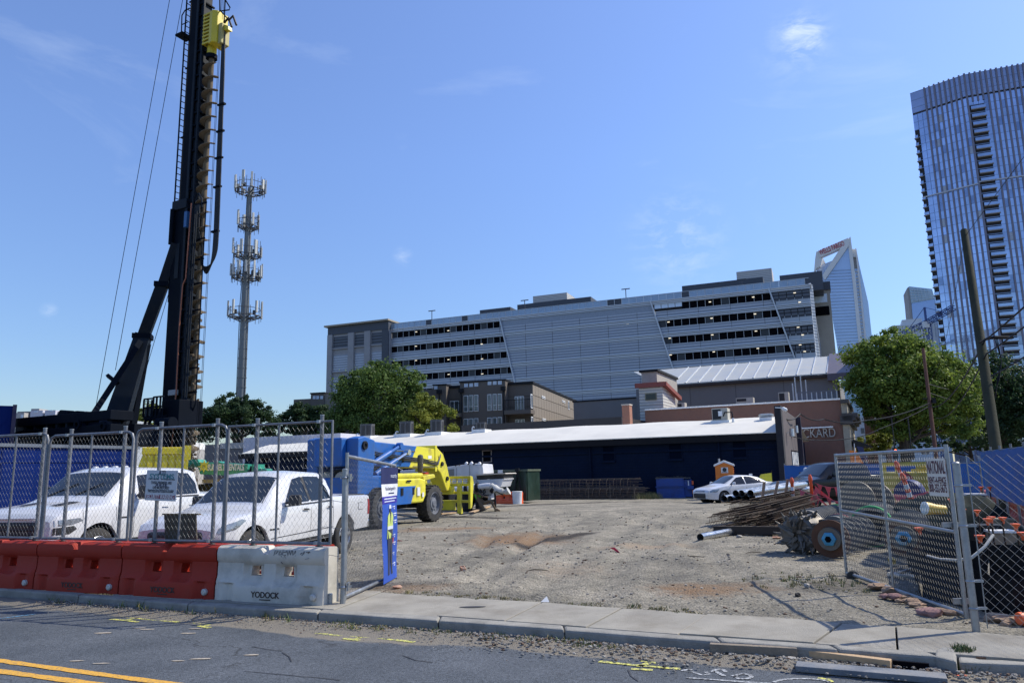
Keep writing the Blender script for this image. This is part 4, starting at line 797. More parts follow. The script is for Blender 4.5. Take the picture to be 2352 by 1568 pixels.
for(a,b,nm,bal)in((tA,tB,0,[]),(tB,tC,1,[])):
 d=V((b.x-a.x,b.y-a.y,0));Ld=d.length;d.normalize();nrm=V((d.y,-d.x,0));ang=math.atan2(d.y,d.x);fr=Fr((a.x,a.y,0),math.degrees(ang));base=a-tA;base.z=0
 T=Matrix.Translation(base)@Matrix.Rotation(ang,4,'Z')
 m=MB();m.T=T;m.box(0,Ld,.35,28 if nm else 14,0,TH_-9);m.build('inner_core',rec,tw)
 m=MB();m.T=T;m.box(0,Ld,.12,.3,TH_-9,TH_);m.build('crown_screen',mat('haze tinted crown glass',(.34,.39,.55),.2,.5,.15,.1),tw)  # haze is mixed into the crown's own colour
 nf=max(1,int(Ld/1.75));pw_=Ld/nf
 balc=[]
 if nm==0:x0b=-1;balc=[(0.0,fr.sz(2125,420)[0],0,999)]
 else:
  xb0=fr.sz(2228,235)[0];xb1=fr.sz(2266,260)[0];balc=[(xb0,xb1,0,TH_-9)]
 zb_t=fr.sz(2108,300)[1]if nm==0 else fr.sz(2245,232)[1]
 for k in range(NFL):
  z1=TH_-k*FH;z0=z1-FH
  for i in range(nf):
   xm_=(i+.5)*pw_
   inb=any(q0_<xm_<q1_ for q0_,q1_,*_ in balc)and z1<zb_t+1 and z0>8
   if inb:continue
   if k<3:continue
   if pane_budget[0]>0 and nm==0 or(nm and k<9 and pane_budget[0]>0):
    o=bpy.data.objects.new('pane',PQS[pick()]);COL.objects.link(o);o.parent=tw;o.location=base+d*xm_+V((0,0,(z0+z1)/2));o.rotation_euler=(rnd.gauss(0,.006),0,ang+rnd.gauss(0,.008));o.scale=(pw_-.12,1,FH-.24);pane_budget[0]-=1
   else:
    stuff_v.cur=pick();stuff_v.T=T@Matrix.Translation((xm_,0,(z0+z1)/2))@Euler((rnd.gauss(0,.006),0,rnd.gauss(0,.008))).to_matrix().to_4x4();stuff_v.box(-(pw_-.12)/2,(pw_-.12)/2,-.05,.05,-(FH-.24)/2,(FH-.24)/2)
 stuff_v.T=None
 for i in range(nf+1):
  x=i*pw_;w_=pw_*.34
  if nm==0 and i<3:continue
  m=MB();m.T=T;segs_=[(0,TH_+.4)]
  if any(q0_+.2<x<q1_-.2 for q0_,q1_,*_ in balc):segs_=[(zb_t,TH_+.4)]
  for s0,s1 in segs_:m.box(x-w_/2,x+w_/2,-.42,.1,s0,s1)
  m.build('fin',fin_m,tw)
 m=MB();m.T=T
 for k in range(NFL+1):
  z1=TH_-k*FH;m.box(0,Ld,-.02,.12,z1-.12,z1+.06);
 m.build('spandrel',mat('slate spandrel',(.34,.41,.56),.2,.6),tw)
 m=MB();m.T=T;zz=fr.sz(2222,672*0+(200+985*.51)/1.6633)[1]if nm else fr.sz(2175,(200+1045*.51)/1.6633)[1];m.box(0,Ld,-.48,-.43,zz-.2,zz+.3);m.build('band',mat('pale band',(.5,.52,.58),.5),tw)
 for(q0_,q1_,*_)in balc:
  k=0;z=zb_t
  while z>12:
   if nm==0:q1v=fr.sz(2125,420)[0]*(.72 if z>zb_t-33 else 1.15)
   else:q1v=q1_
   m=MB();m.T=T;m.box(q0_-(.3 if nm==0 else 0),q1v,-.5,2.5,z-FH-.18,z-FH+.18);bo=m.build('balcony',slab,tw)
   m=MB();m.T=T;m.box(q0_,q1v,-.42,-.36,z-FH+.22,z-FH+1.35);m.build('glass_guard',tg2,bo)
   m=MB();m.T=T;m.box(q0_+.1,q1v-.1,1.6,1.7,z-FH+.2,z-.2);m.build('balcony_door',rec,bo)
   z-=FH;k+=1
o=stuff_v.build('pane',[tg,tg2,tg3,tg4],tw,kind='stuff',fixn=False)
ex=V((.55,.83,0))
m=MB();m.add([(0,0,0),(ex.x*30,ex.y*30,0),(ex.x*30,ex.y*30,TH_),(0,0,TH_)],[(0,1,2,3)]);m.build('return_wall',tg,tw)
def wq(x,y):return((3080+.268*x)/1.6633,(880+.268*y)/1.6633)
WF0=at(1950,545,760);WF=Fr((WF0.x,WF0.y,0),-24);wt=frthing(WF,'crowned_tower','far blue glass tower with white diagonal frame and red lettering on its open crown','skyscraper')
def wpoly(name,pts,mt,y0,y1,off=None,parent=None):
 P=[WF.sz(*wq(*p),y0 if off is None else off)for p in pts];m=MB();m.prism(P,y0,y1);return m.build(name,mt,parent or wt)
wg=mat('pale blue tower glass',(.42,.53,.72),.15,.3,.14,.02,spec=.8);wg2=mat('recessed blue glass',(.33,.41,.56),.2,.3,.1,.02);wf=mat('white tower frame',(.74,.73,.71),.5,0,.04,.1)  # haze of distance is lightened into this tower's glass colours
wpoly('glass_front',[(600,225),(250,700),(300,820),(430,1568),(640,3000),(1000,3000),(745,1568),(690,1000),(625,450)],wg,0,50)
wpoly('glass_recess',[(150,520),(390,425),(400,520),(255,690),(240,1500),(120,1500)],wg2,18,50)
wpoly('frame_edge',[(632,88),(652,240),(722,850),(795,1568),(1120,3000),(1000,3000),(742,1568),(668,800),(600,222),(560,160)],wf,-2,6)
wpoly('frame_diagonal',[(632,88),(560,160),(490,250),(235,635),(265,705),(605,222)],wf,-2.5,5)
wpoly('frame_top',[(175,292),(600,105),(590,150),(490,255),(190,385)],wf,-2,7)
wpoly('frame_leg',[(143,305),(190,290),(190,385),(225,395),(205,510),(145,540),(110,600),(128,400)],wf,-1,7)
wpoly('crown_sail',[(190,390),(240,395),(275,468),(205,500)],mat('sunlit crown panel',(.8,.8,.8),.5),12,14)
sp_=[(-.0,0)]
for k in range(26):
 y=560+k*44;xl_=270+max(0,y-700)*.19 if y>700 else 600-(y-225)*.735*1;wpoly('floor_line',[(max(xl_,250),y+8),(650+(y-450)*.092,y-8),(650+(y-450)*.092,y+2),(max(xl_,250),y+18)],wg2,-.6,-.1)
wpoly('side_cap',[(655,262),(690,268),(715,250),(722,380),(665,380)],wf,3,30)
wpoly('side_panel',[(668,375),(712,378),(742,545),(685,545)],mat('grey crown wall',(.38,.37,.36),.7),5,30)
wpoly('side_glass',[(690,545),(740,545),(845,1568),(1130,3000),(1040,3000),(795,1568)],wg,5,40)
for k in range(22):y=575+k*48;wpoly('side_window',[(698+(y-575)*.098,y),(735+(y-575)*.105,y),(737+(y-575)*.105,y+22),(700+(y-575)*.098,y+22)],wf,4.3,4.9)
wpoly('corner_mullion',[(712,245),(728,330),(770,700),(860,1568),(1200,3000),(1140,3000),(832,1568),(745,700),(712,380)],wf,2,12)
wpoly('right_glass',[(728,330),(760,500),(885,1030),(942,1568),(1260,3000),(1200,3000),(860,1568),(770,700)],mat('haze tinted side glass',(.50,.60,.74),.2,.3,.05,.02),3,40)
a=WF.sz(*wq(190,330));b=WF.sz(*wq(540,190));lo=text_obj('WELLS FARGO',8.4,mat('red sign letters',(.50,.05,.08),.5),wt,((a[0]+b[0])/2,-2.3,(a[1]+b[1])/2),rot=(math.pi/2,-math.atan2(b[1]-a[1],b[0]-a[0]),0),ext=.3,name='sign_letters')
lo.scale.x=math.hypot(b[0]-a[0],b[1]-a[1])/max(1,lo.data.vertices and(max(v.co.x for v in lo.data.vertices)-min(v.co.x for v in lo.data.vertices)))
def pbox(name,label,cat,px0,px1,pyt,pyb_,Y,depth,mt,deg=-24):
 a=at(px0,pyt,Y);fr=Fr((a.x,a.y,0),deg);x1=fr.sz(px1,pyt)[0];t=frthing(fr,name,label,cat);m=MB();m.box(0,x1,0,depth,-1,a.z);m.build('wall',mt,t);return fr,t,x1,a.z
wgrid=glass_mat('mid blue office glass',(.20,.30,.44),.15,.5,.2,.06);pale=mat('pale grey cladding',(.50,.52,.54),.7,0,.05,.1);white_c=mat('white cladding',(.68,.69,.70),.6,0,.04,.1)
fr,t,x1,zt_=pbox('office_block','mid-blue glass office block with a grid of small panes behind the brick corner','office building',1925,2040,800,0,330,30,wgrid)
mo=MB()
for k in range(int(zt_/3.6)):mo.box(0,x1,-.25,0,zt_-k*3.6-.35,zt_-k*3.6)
i=0
while i*2.4<x1:mo.box(i*2.4-.12,i*2.4+.12,-.3,0,0,zt_);i+=1
mo.build('mullion_grid',mat('pale blue mullion',(.38,.47,.56),.4,.3),t)
fr,t,x1,zt_=pbox('white_flats','white and grey flats between the brick building and the large tree','apartment building',1948,2050,957,0,230,25,pale)
for c in range(4):
 for k in range(7):
  x=3.2+c*5.2;z=zt_-5.2-k*3.4
  if z<1:continue
  m=MB();m.box(x,x+2.1,-.12,-.003,z,z+1.6);w_=m.build('window',mat('dark far window',(.08,.09,.11),.2),t);m=MB();m.box(x+1.0,x+1.1,-.16,-.123,z,z+1.6);m.build('mullion',white_c,w_)
m=MB();m.box(-.4,1.8,-.6,8,-1,zt_-.01);m.build('bright_corner',white_c,t);m=MB();m.box(9.4,10.9,-.3,-.003,-1,zt_-8);m.build('brick_strip',mat('far brick',(.25,.15,.12),.8),t)
m=MB();m.box(11.6,13.4,-.35,-.003,-1,zt_-6);m.build('blue_glass_strip',wgrid,t)
AT0=at(2085,660,620);AT=Fr((AT0.x,AT0.y,0),-22);t=frthing(AT,'slanted_tower','slim haze tinted blue glass tower with angled transparent crown behind the crane','skyscraper')
def ac(x,y):return((3400+.236*x)/1.6633,(1030+.236*y)/1.6633)
def apoly(name,pts,mt,y0,y1):P=[AT.sz(*ac(*p),y0)for p in pts];m=MB();m.prism(P,y0,y1);return m.build(name,mt,t)
apoly('glass_body',[(345,490),(720,440),(900,3000),(560,3000)],mat('haze tinted blue glass',(.32,.42,.64),.15,.5,.06,.02),0,40)  # body and shoulder glass carry the distance haze in their colour
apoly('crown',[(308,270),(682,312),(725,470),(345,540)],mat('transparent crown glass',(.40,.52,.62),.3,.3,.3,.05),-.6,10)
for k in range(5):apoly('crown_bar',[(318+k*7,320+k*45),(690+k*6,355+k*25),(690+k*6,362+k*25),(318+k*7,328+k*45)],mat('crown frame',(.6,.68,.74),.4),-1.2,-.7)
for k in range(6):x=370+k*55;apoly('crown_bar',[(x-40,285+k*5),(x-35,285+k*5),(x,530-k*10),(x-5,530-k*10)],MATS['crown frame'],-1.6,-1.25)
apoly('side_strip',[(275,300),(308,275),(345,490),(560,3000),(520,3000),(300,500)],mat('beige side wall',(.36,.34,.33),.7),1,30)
apoly('right_shoulder',[(700,440),(745,430),(1000,3000),(880,3000)],mat('dark haze tinted glass',(.19,.26,.45),.2,.4),3,30)
fr,t,x1,zt_=pbox('white_office','white office building with ribbed top below the blue crane','office building',2048,2152,748,0,300,30,white_c)
for k in range(18):x=.5+k*1.05;m=MB();m.box(x,x+.35,-.15,-.003,zt_-6,zt_-.4);m.build('rib',pale,t)
for k in range(1,6):m=MB();m.box(.3,x1-.5,-.1,-.003,zt_-6.5-k*4.4,zt_-4.0-k*4.4);m.build('window_band',wgrid,t)
m=MB();m.box(4,x1-5,1,12,zt_,zt_+2.2);m.build('penthouse',white_c,t)
cb=mat('blue crane steel',(.04,.075,.22),.5,.2);c0_=at(2128,745,270);ct=thing('tower_crane','blue tower crane with a lattice jib in front of the white office building','crane',(c0_.x,c0_.y,0))
m=MB()
def lattice(m,p0,p1,w_,n,r=.12):
 p0,p1=V(p0),V(p1);d=(p1-p0).normalized();u=V((0,0,1))if abs(d.z)<.9 else V((0,1,0));a=d.cross(u).normalized()*w_/2;b=a.cross(d).normalized()*w_/2
 cs=[-a-b,a-b,a+b,-a+b]
 for c in cs:m.beam(p0+c,p1+c,r)
 for k in range(n):
  q0_,q1_=p0.lerp(p1,k/n),p0.lerp(p1,(k+1)/n)
  for j in range(4):m.beam(q0_+cs[j],q1_+cs[(j+1)%4]if k%2 else q1_+cs[j-1],r*.7)
lattice(m,(0,0,0),(0,0,c0_.z),2.0,22,.25);m.build('mast',cb,ct)
j1=at(2148,727,262)-V((c0_.x,c0_.y,0));j1=at(2190,706,258)-V((c0_.x,c0_.y,0));j0=at(2070,769,280)-V((c0_.x,c0_.y,0));mid=V((0,0,c0_.z+.5))
m=MB();lattice(m,mid,j1,1.6,12,.22);m.build('jib',cb,ct);m=MB();lattice(m,mid,j0,1.6,7,.22);m.box(j0.x-1,j0.x+2.5,j0.y-1,j0.y+1,j0.z-2,j0.z-.2);m.build('counter_jib',cb,ct)
m=MB();m.beam(mid,mid+V((0,0,6)),.6);m.beam(mid+V((0,0,6)),mid.lerp(j1,.6)+V((0,0,.8)),.15);m.beam(mid+V((0,0,6)),mid.lerp(j0,.8),.15);m.build('apex',cb,ct)
m=MB();m.box(-1.6,.2,-1.6,0,c0_.z-1.4,c0_.z+.9);m.build('cab',white_c,ct)
def leaf_mat(name,c,c2):
 def bld(t,b):
  g=nn(t,'ShaderNodeNewGeometry');n=nn(t,'ShaderNodeTexNoise',i_Scale=.7,i_Detail=4);t.links.new(g.outputs['Position'],n.inputs['Vector'])
  r=nn(t,'ShaderNodeValToRGB');e=r.color_ramp.elements;e[0].position=.35;e[0].color=(*c,1);e[1].position=.68;e[1].color=(*c2,1);t.links.new(n.outputs['Fac'],r.inputs[0])
  b.inputs['Roughness'].default_value=.6;b.inputs['Specular IOR Level'].default_value=.25;t.links.new(r.outputs[0],b.inputs['Base Color'])
  tr=nn(t,'ShaderNodeBsdfTranslucent');t.links.new(r.outputs[0],tr.inputs[0]);ms=nn(t,'ShaderNodeMixShader',i_Fac=.3)if 0 else nn(t,'ShaderNodeMixShader');ms.inputs[0].default_value=.38
  t.links.new(b.outputs[0],ms.inputs[1]);t.links.new(tr.outputs[0],ms.inputs[2]);t.links.new(ms.outputs[0],t.nodes['Material Output'].inputs[0])
 return attr_mat(name,bld)
lf1=leaf_mat('oak leaves',(.05,.095,.024),(.13,.20,.042));lf2=leaf_mat('yellow green leaves',(.12,.16,.03),(.28,.30,.05));lf3=leaf_mat('dark evergreen leaves',(.022,.048,.022),(.055,.10,.036))
lf4=leaf_mat('maple leaves',(.08,.14,.028),(.24,.31,.055))
bark=mat('bark',(.06,.048,.038),.95,0,.3,3,.6,12)
def tree(label,blobs,Y,trunk,lm,ls=.3,n=14000,name='tree',group=None,depthk=.8,seed=1,tr=.45,limbs=9,fill=.35):
 """blobs: (px, py, rx, ry) in photo pixels; trunk (px, py)"""
 R_=random.Random(seed);tp=at(trunk[0],trunk[1],Y);t=thing(name,label,'tree',(tp.x,Y,G(Y)),0,group);W=[]
 for b_ in blobs:
  dy=b_[4]if len(b_)>4 else 0;c=at(b_[0],b_[1],Y+dy);k=(Y+dy)/FPX*1.06;W.append((c-V((tp.x,Y,G(Y))),b_[2]*k,b_[2]*k*depthk,b_[3]*k))
 tot=sum(w_[1]*w_[3]for w_ in W);vs=[]
 for(c,rx,ry,rz_)in W:
  nb_=max(34,int(34*(rx*rz_)/6));nb_=min(nb_,170);per=int(n*rx*rz_/tot/nb_)
  for j in range(nb_):
   while True:
    d=V((R_.gauss(0,1),R_.gauss(0,1)-.25,R_.gauss(0,1)+.12));d.normalize()
    if d.z>-.8:break
   q=1-abs(R_.gauss(0,.16))if R_.random()>fill else R_.uniform(.3,.85);q*=1+.10*math.sin(d.x*7+d.z*9+seed)
   cc=c+V((d.x*rx,d.y*ry,d.z*rz_))*q;cr_=min(rx,rz_)*R_.uniform(.14,.36)
   for _ in range(per):
    e=V((R_.gauss(0,1),R_.gauss(0,1),R_.gauss(0,1)));e.normalize();p=cc+V((e.x*1.15,e.y,e.z*.8))*cr_*(R_.random()**.55)*(1.5 if R_.random()<.15 else 1)
    nn_=(e+V((R_.gauss(0,.6),R_.gauss(0,.6),R_.gauss(0,.6)+.3))).normalized();a=nn_.orthogonal().normalized();a=Matrix.Rotation(R_.random()*6.3,3,nn_)@a;b2=nn_.cross(a);s=ls*R_.uniform(.6,1.3)
    vs+=[p+a*s*.5,p+b2*s*.32,p-a*s*.5,p-b2*s*.32]
 me=bpy.data.meshes.new('crown');nv=len(vs);me.vertices.add(nv);me.vertices.foreach_set('co',[c for v_ in vs for c in v_]);nf_=nv//4
 me.loops.add(nv);me.loops.foreach_set('vertex_index',list(range(nv)));me.polygons.add(nf_);me.polygons.foreach_set('loop_start',list(range(0,nv,4)));me.update(calc_edges=True);me.materials.append(lm)
 o=bpy.data.objects.new('crown',me);COL.objects.link(o);o.parent=t
 m=MB();top=min(w_[0].z for w_ in W);top=max(1.5,top)
 m.tube([(0,0,-.4),(.02,0,.3),(.1,0,top*.5),(0,.1,top)],[tr*1.35,tr*1.05,tr*.85,tr*.7],10);o=m.build('trunk',bark,t,smooth=True)
 for j in range(limbs):
  c,rx,ry,rz_=W[j%len(W)];d=V((R_.uniform(-1,1),R_.uniform(-1,1),R_.uniform(-.3,.9)));e=c+V((d.x*rx,d.y*ry,d.z*rz_))*.75;s=V((0,.1,top*R_.uniform(.55,1.0)))
  m=MB();mid_=s.lerp(e,.5)+V((0,0,-abs(R_.gauss(0,.3))));m.tube([s,mid_,e],[tr*.45,tr*.28,tr*.08],6);m.build('limb',bark,t,smooth=True)
 return t
tree('big dark green tree standing in front of the left end of the garage',[(868,925,92,84),(800,965,55,56),(920,965,70,60),(870,868,55,36),(795,915,30,32),(950,890,36,40),(830,890,44,40),(780,985,40,34)],88,(880,1010),lf1,.30,40000,seed=3)
tree('yellow-green tree touching the right side of the big dark one',[(975,955,42,44),(1015,975,34,40),(960,985,44,34),(975,925,22,22)],84,(985,1012),lf2,.27,14000,seed=5,tr=.3)
tree('dark conical tree at the foot of the cell tower',[(540,965,78,44),(500,955,42,34),(590,960,38,40),(545,930,48,24),(610,985,40,34),(480,985,40,34)],100,(540,1010),lf3,.32,32000,seed=7)
tree('smaller dark tree between the cell tower and the brown apartment wing',[(700,965,48,30),(672,975,32,32),(735,975,30,36),(690,945,28,20),(735,955,28,26)],102,(700,1010),lf3,.3,20000,seed=9,tr=.3)
tree('yellowish tree seen between the struts and the drill mast',[(345,965,60,32),(300,975,40,30),(370,990,40,26)],120,(340,1020),lf2,.35,9000,seed=11,tr=.3)
tree('large round-crowned street tree right of the brick building',[(2080,880,118,100),(2010,850,72,68),(2150,900,92,84),(2060,800,70,40),(2185,965,58,44),(1990,900,40,60),(2110,960,90,46),(2050,960,60,44),(2190,870,46,46)],72,(2078,1046),lf4,.30,70000,seed=13,tr=.55,limbs=16,fill=.3)
tree('tall dark evergreen filling the right edge behind the wooden pole',[(2300,905,70,88),(2350,960,90,90),(2275,960,60,80),(2270,850,34,44),(2400,930,60,110)],88,(2310,1050),lf3,.34,30000,seed=15,limbs=6)
tree('low dark tree mass behind the tank, under the large tree',[(2180,1010,100,30),(2290,1015,90,34),(2090,1020,50,18)],100,(2230,1050),lf3,.36,9000,seed=17,limbs=4,tr=.3)
tree('pale green shrub beside the brick corner flags',[(2000,1022,38,20),(2025,1012,26,18),(1972,1030,20,14)],78,(2005,1050),lf2,.22,8000,'shrub',seed=19,tr=.12,limbs=4)
tree('thin young tree between the brick corner and the large tree',[(2035,985,22,34),(2025,955,14,16)],82,(2036,1050),lf1,.25,2600,seed=21,tr=.10,limbs=4,fill=.8)
lav=mat('lavender white wall',(.47,.48,.56),.8,0,.04,.4)
dgrey=mat('slate cladding',(.10,.105,.12),.7);lgrey=mat('light grey cladding',(.36,.35,.34),.8)
def zl(x,y):return(x*.2211/1.6633,(1500+y*.2211)/1.6633)
lb=thing('rowhouse_block','row of low modern grey and white townhouse roofs on the left horizon','building',(at(120,950,105).x,105,0));LB=Fr((at(120,950,105).x,105,0),0)
for(x0,x1,yt,mt,off)in((285,420,345,lgrey,0),(300,540,325,dgrey,1),(530,740,308,lav,-.5),(750,800,330,dgrey,0),(780,960,302,lav,-.5),(950,1100,322,lgrey,0),(1100,1330,330,dgrey,1),(1270,1335,330,lav,-.2),(1335,1510,322,dgrey,-.4),(1510,1620,325,lgrey,0),(1650,1830,320,lgrey,.4),(1990,2160,460,mat('bluish siding',(.36,.40,.46),.7),3)):
 (a,z1)=LB.sz(*zl(x0,yt),off);b=LB.sz(*zl(x1,yt),off)[0];m=MB();m.box(a,b,off,off+7,-1,z1);m.build('unit_wall',mt,lb)
for(x0,x1,y0,y1)in((360,395,375,440),(590,650,308,340),(860,905,300,325)):
 (a,z1),(b,z0)=LB.sz(*zl(x0,y0),-.6),LB.sz(*zl(x1,y1),-.6);m=MB();m.box(a,b,-.62,-.6,z0,z1);m.build('window',mat('opaque slot in sky colour',(.50,.58,.68)),lb)
(a,z1)=LB.sz(*zl(540,275),2);b=LB.sz(*zl(680,275),2)[0];m=MB();m.box(a,b,2,4,z1-.8,z1);m.build('roof_hood',lgrey,lb)
o0_=at(560,998,80);fr=Fr((o0_.x,80,0),-24);t=frthing(fr,'lavender_building','pale lavender windowless wall rising behind the left end of the white roof','building');x1=fr.sz(745,1003)[0];m=MB();m.box(0,x1+2,0,8,-1,(o0_.z+fr.sz(740,1004)[1])/2);m.build('wall',lav,t)
o0_=at(440,1022,84);fr=Fr((o0_.x,84,0),-10);t=frthing(fr,'grey_building','low dark grey wall between the drill mast and the lavender wall','building');x1=fr.sz(562,1024)[0];m=MB();m.box(0,x1,0,8,-1,o0_.z);m.build('wall',mat('dark grey render',(.13,.125,.13),.85),t);m=MB();m.box(x1*.55,x1,-.1,8.2,o0_.z+.003-.5,o0_.z+.12);m.build('coping',lgrey,t)
m=MB();m.box(x1*.2,x1,-.05,-.003,-1,o0_.z*.35);m.build('stained_base',mat('brown stained render',(.16,.12,.10),.9),t)
t=thing('white_box_truck','white low roofs of parked trucks glimpsed under the operator platform','truck',(at(380,1035,70).x,70,0));fr=Fr((at(345,1035,70).x,70,0),0)
(a,z1),(b,z0)=fr.sz(345,1017),fr.sz(440,1030);m=MB();m.box(a,b,0,3,z0,z1);o=m.build('roof',white,t);o.location=fr.o-t.location;m=MB();m.box(a,b,.2,3,-.2,z0-.003);o=m.build('body',lgrey,t);o.location=fr.o-t.location
CTY=120;cb0=at(553,930,CTY);cell=thing('cell_tower','galvanised monopole cell tower with five tiers of antenna panels','cell tower',(cb0.x,CTY,G(CTY)))
def cz(py,px=560):return at(px,py,CTY).z-G(CTY)
polem=mat('blue grey monopole',(.17,.19,.20),.6,.3,.15,.4,dirt=((.09,.09,.09),.5,.4));antm=mat('antenna radome',(.45,.46,.44),.6);antd=mat('dark antenna steel',(.07,.075,.085),.5,.4)
ztop=cz(432);m=MB();k=CTY/FPX;m.tube([(0,0,0),(0,0,cz(700)),(0,0,cz(580)),(0,0,ztop)],[10.5*k,9*k,7.5*k,5*k],16);m.build('pole',polem,cell,smooth=True)
for py in range(560,920,22):m=MB();z=cz(py);r_=(5.6+(py-432)*.0105)*k;m.cyl((0,0,z),(0,0,z+.12),r_*1.04,n=16);m.build('ring_joint',polem,cell)
for s in(-1,1):m=MB();m.tube([(s*.55+.05*s,-.4,0),(s*.75,-.3,cz(700)),(s*.45,-.3,cz(600)),(s*.38,-.2,cz(450))],.07,5);m.build('cable_run',antd,cell)
def tier(py,rad,np_,ph,hs,frame=True,seed=0):
 R_=random.Random(seed);z=cz(py);Rr=rad*k;st=MB();n=12 if np_>8 else 9
 ring=[(Rr*math.cos(a),Rr*math.sin(a),z)for a in[ph+j*math.tau/n for j in range(n+1)]];st.tube(ring,.09,5,cap=False);st.tube([(x,y,z_+1.2)for x,y,z_ in ring],.05,4,cap=False)
 for j in range(0,n,max(1,n//6)):st.beam((0,0,z-.3),ring[j],.16);st.beam((0,0,z-1.2),ring[j],.08)
 for j in range(n*2):a=ph+j*math.tau/(n*2);st.cyl((Rr*math.cos(a),Rr*math.sin(a),z-R_.uniform(.3,1)),(Rr*math.cos(a),Rr*math.sin(a),z+R_.uniform(1.2,2.6)),.045,n=5)
 st.build('antenna_platform',antd,cell)
 for j in range(np_):
  a=ph+.2+j*math.tau/np_+R_.uniform(-.12,.12);h=hs*R_.uniform(.7,1.15);w_=R_.choice((.28,.34,.45));m=MB();m.T=Matrix.Translation((Rr*1.06*math.cos(a),Rr*1.06*math.sin(a),z+R_.uniform(-.2,.5)))@Matrix.Rotation(a,4,'Z');m.box(-.1,.14,-w_/2,w_/2,-.1,h);m.build('antenna_panel',antm,cell,bevel=.03)
  if R_.random()<.6:m=MB();m.T=Matrix.Translation((Rr*.85*math.cos(a),Rr*.85*math.sin(a),z));m.box(-.2,.2,-.15,.15,.1,.8);m.build('radio_unit',antd if R_.random()<.5 else antm,cell)
tier(440,34,9,.1,2.3,seed=1);tier(522,24,4,.6,2.3,seed=2);tier(588,31,6,.3,2.2,seed=3);tier(638,33,12,.2,2.4,seed=4);tier(727,37,5,.5,2.6,seed=5)
st=MB();z=cz(500);st.beam((-1.2,0,z),(1.8,0,z),.12);st.beam((0,-1,z-.4),(0,1,z-.4),.12);st.build('small_mount',antd,cell)
polew=mat('weathered pole wood',(.040,.042,.028),.9,0,.3,1.5,.5,12,dirt=((.085,.075,.055),.6,1.2),streak=.15,spec=.2)
pt,pb2=at(2214,530,30),at(2293,1060,24)
up=thing('utility_pole','thick leaning wooden utility pole in front of the glass tower','utility pole',(pb2.x,pb2.y,-.3));rel=pt-up.location
m=MB();k2=24/FPX;m.tube([(0,0,0),tuple(rel*.5+V((.02,0,0))),tuple(rel)],[.19,.165,.135],14);m.build('pole',polew,up,smooth=True)
hw=MB();h0=at(2262,780,26.5)-up.location;hw.tube([h0,h0+V((.3,-.1,.08)),h0+V((.75,-.2,.04))],.05,6);hw.beam(h0+V((.1,0,.05)),h0+V((.95,-.1,.03)),.16,.07);hw.cyl(h0+V((-.2,0,-.1)),h0+V((.1,0,.05)),.04);hw.build('cable_bracket',blackm,up)
for j in range(3):m=MB();m.tube([h0+V((.3+.05*j,-.1,0)),h0+V((.42,-.12,-.8)),h0+V((.25-.03*j,-.1,-1.5)),h0+V((.1,0,-1.9-.1*j))],.018,4);m.build('hanging_cable',blackm,up)
pt2,pb3=at(2120,800,62),at(2151,1056,60);bp_=thing('utility_pole','thin reddish brown utility pole in front of the large round tree','utility pole',(pb3.x,pb3.y,-.4));rel2=pt2-bp_.location;m=MB();m.tube([(0,0,0),tuple(rel2)],[.17,.12],10);m.build('pole',mat('red brown pole wood',(.12,.055,.04),.9,0,.2,1),bp_)
m=MB();q=rel2*.62;m.beam(q+V((-.5,0,.1)),q+V((.5,0,.1)),.1);m.box(q.x+.1,q.x+.4,q.y-.3,q.y,q.z-.3,q.z);m.build('hardware',blackm,bp_)
def wire(pts,r,label,mt=blackm,sag=.0,name='overhead_wire'):
 P=[];n=14
 for a,b in zip(pts,pts[1:]):
  a,b=at(*a),at(*b);P+=[a.lerp(b,i/n)-V((0,0,4*sag*(i/n)*(1-i/n)))for i in range(n)]
 P.append(at(*pts[-1]));o=P[0].copy();m=MB();m.tube([p-o for p in P],r,5);w_=m.build(name,mt);w_.location=o;return tag(w_,label,'wire')
wire([(2215,545,29.9),(2352,360,24),(2420,260,22)],.012,'thin wire from the top of the wooden pole up to the right edge')
wire([(2262,782,26.5),(2352,705,22),(2450,620,19)],.03,'thick cable from the pole bracket rising to the right edge, upper of three',sag=.02)
wire([(2266,812,26),(2352,751,22),(2450,680,19)],.028,'middle cable from the pole rising to the right edge',sag=.02)
wire([(2276,864,26),(2352,820,22),(2450,760,19)],.025,'lowest cable from the pole rising to the right edge',sag=.02)
wire([(2262,782,26.5),(2142,935,61)],.035,'cable from the pole bracket down to the thin brown pole',sag=.6)
wire([(2266,812,26),(2150,960,60),],.03,'second slack cable between the two wooden poles',sag=.7)
wire([(2215,545,29.9),(2130,880,62)],.012,'fine wire from the wooden pole top to the thin brown pole',sag=1.2)
wire([(2136,925,61),(1990,965,58),(1893,962,56),(1838,950,54),(1800,960,50)],.045,'sagging cable from the brown pole to the front of the navy building, upper',sag=.25)
wire([(2140,930,61),(2020,985,58),(1960,1005,57),(1870,1010,55),(1812,998,52)],.035,'lower sagging cable crossing the brick wall below the sign',sag=.1)
wire([(2128,880,62),(2260,900,80)],.03,'cable from the brown pole into the evergreen, upper',sag=.3);wire([(2130,900,62),(2270,930,80)],.03,'cable from the brown pole into the evergreen, lower',sag=.3)
orange=mat('faded red plastic',(.30,.026,.014),.6,0,.12,3,dirt=((.20,.045,.03),.5,3),bump=.05,spec=.2);wpl=mat('dirty white plastic',(.52,.49,.43),.5,0,.08,3,dirt=((.20,.19,.16),.75,2.2))
blk_print=mat('black printed letters',(.03,.02,.02),.6);ink=mat('black marker ink',(.02,.02,.04),.5);bolt=mat('grey connector pin',(.45,.45,.43),.5,.3)
BH=.71;BL=1.80
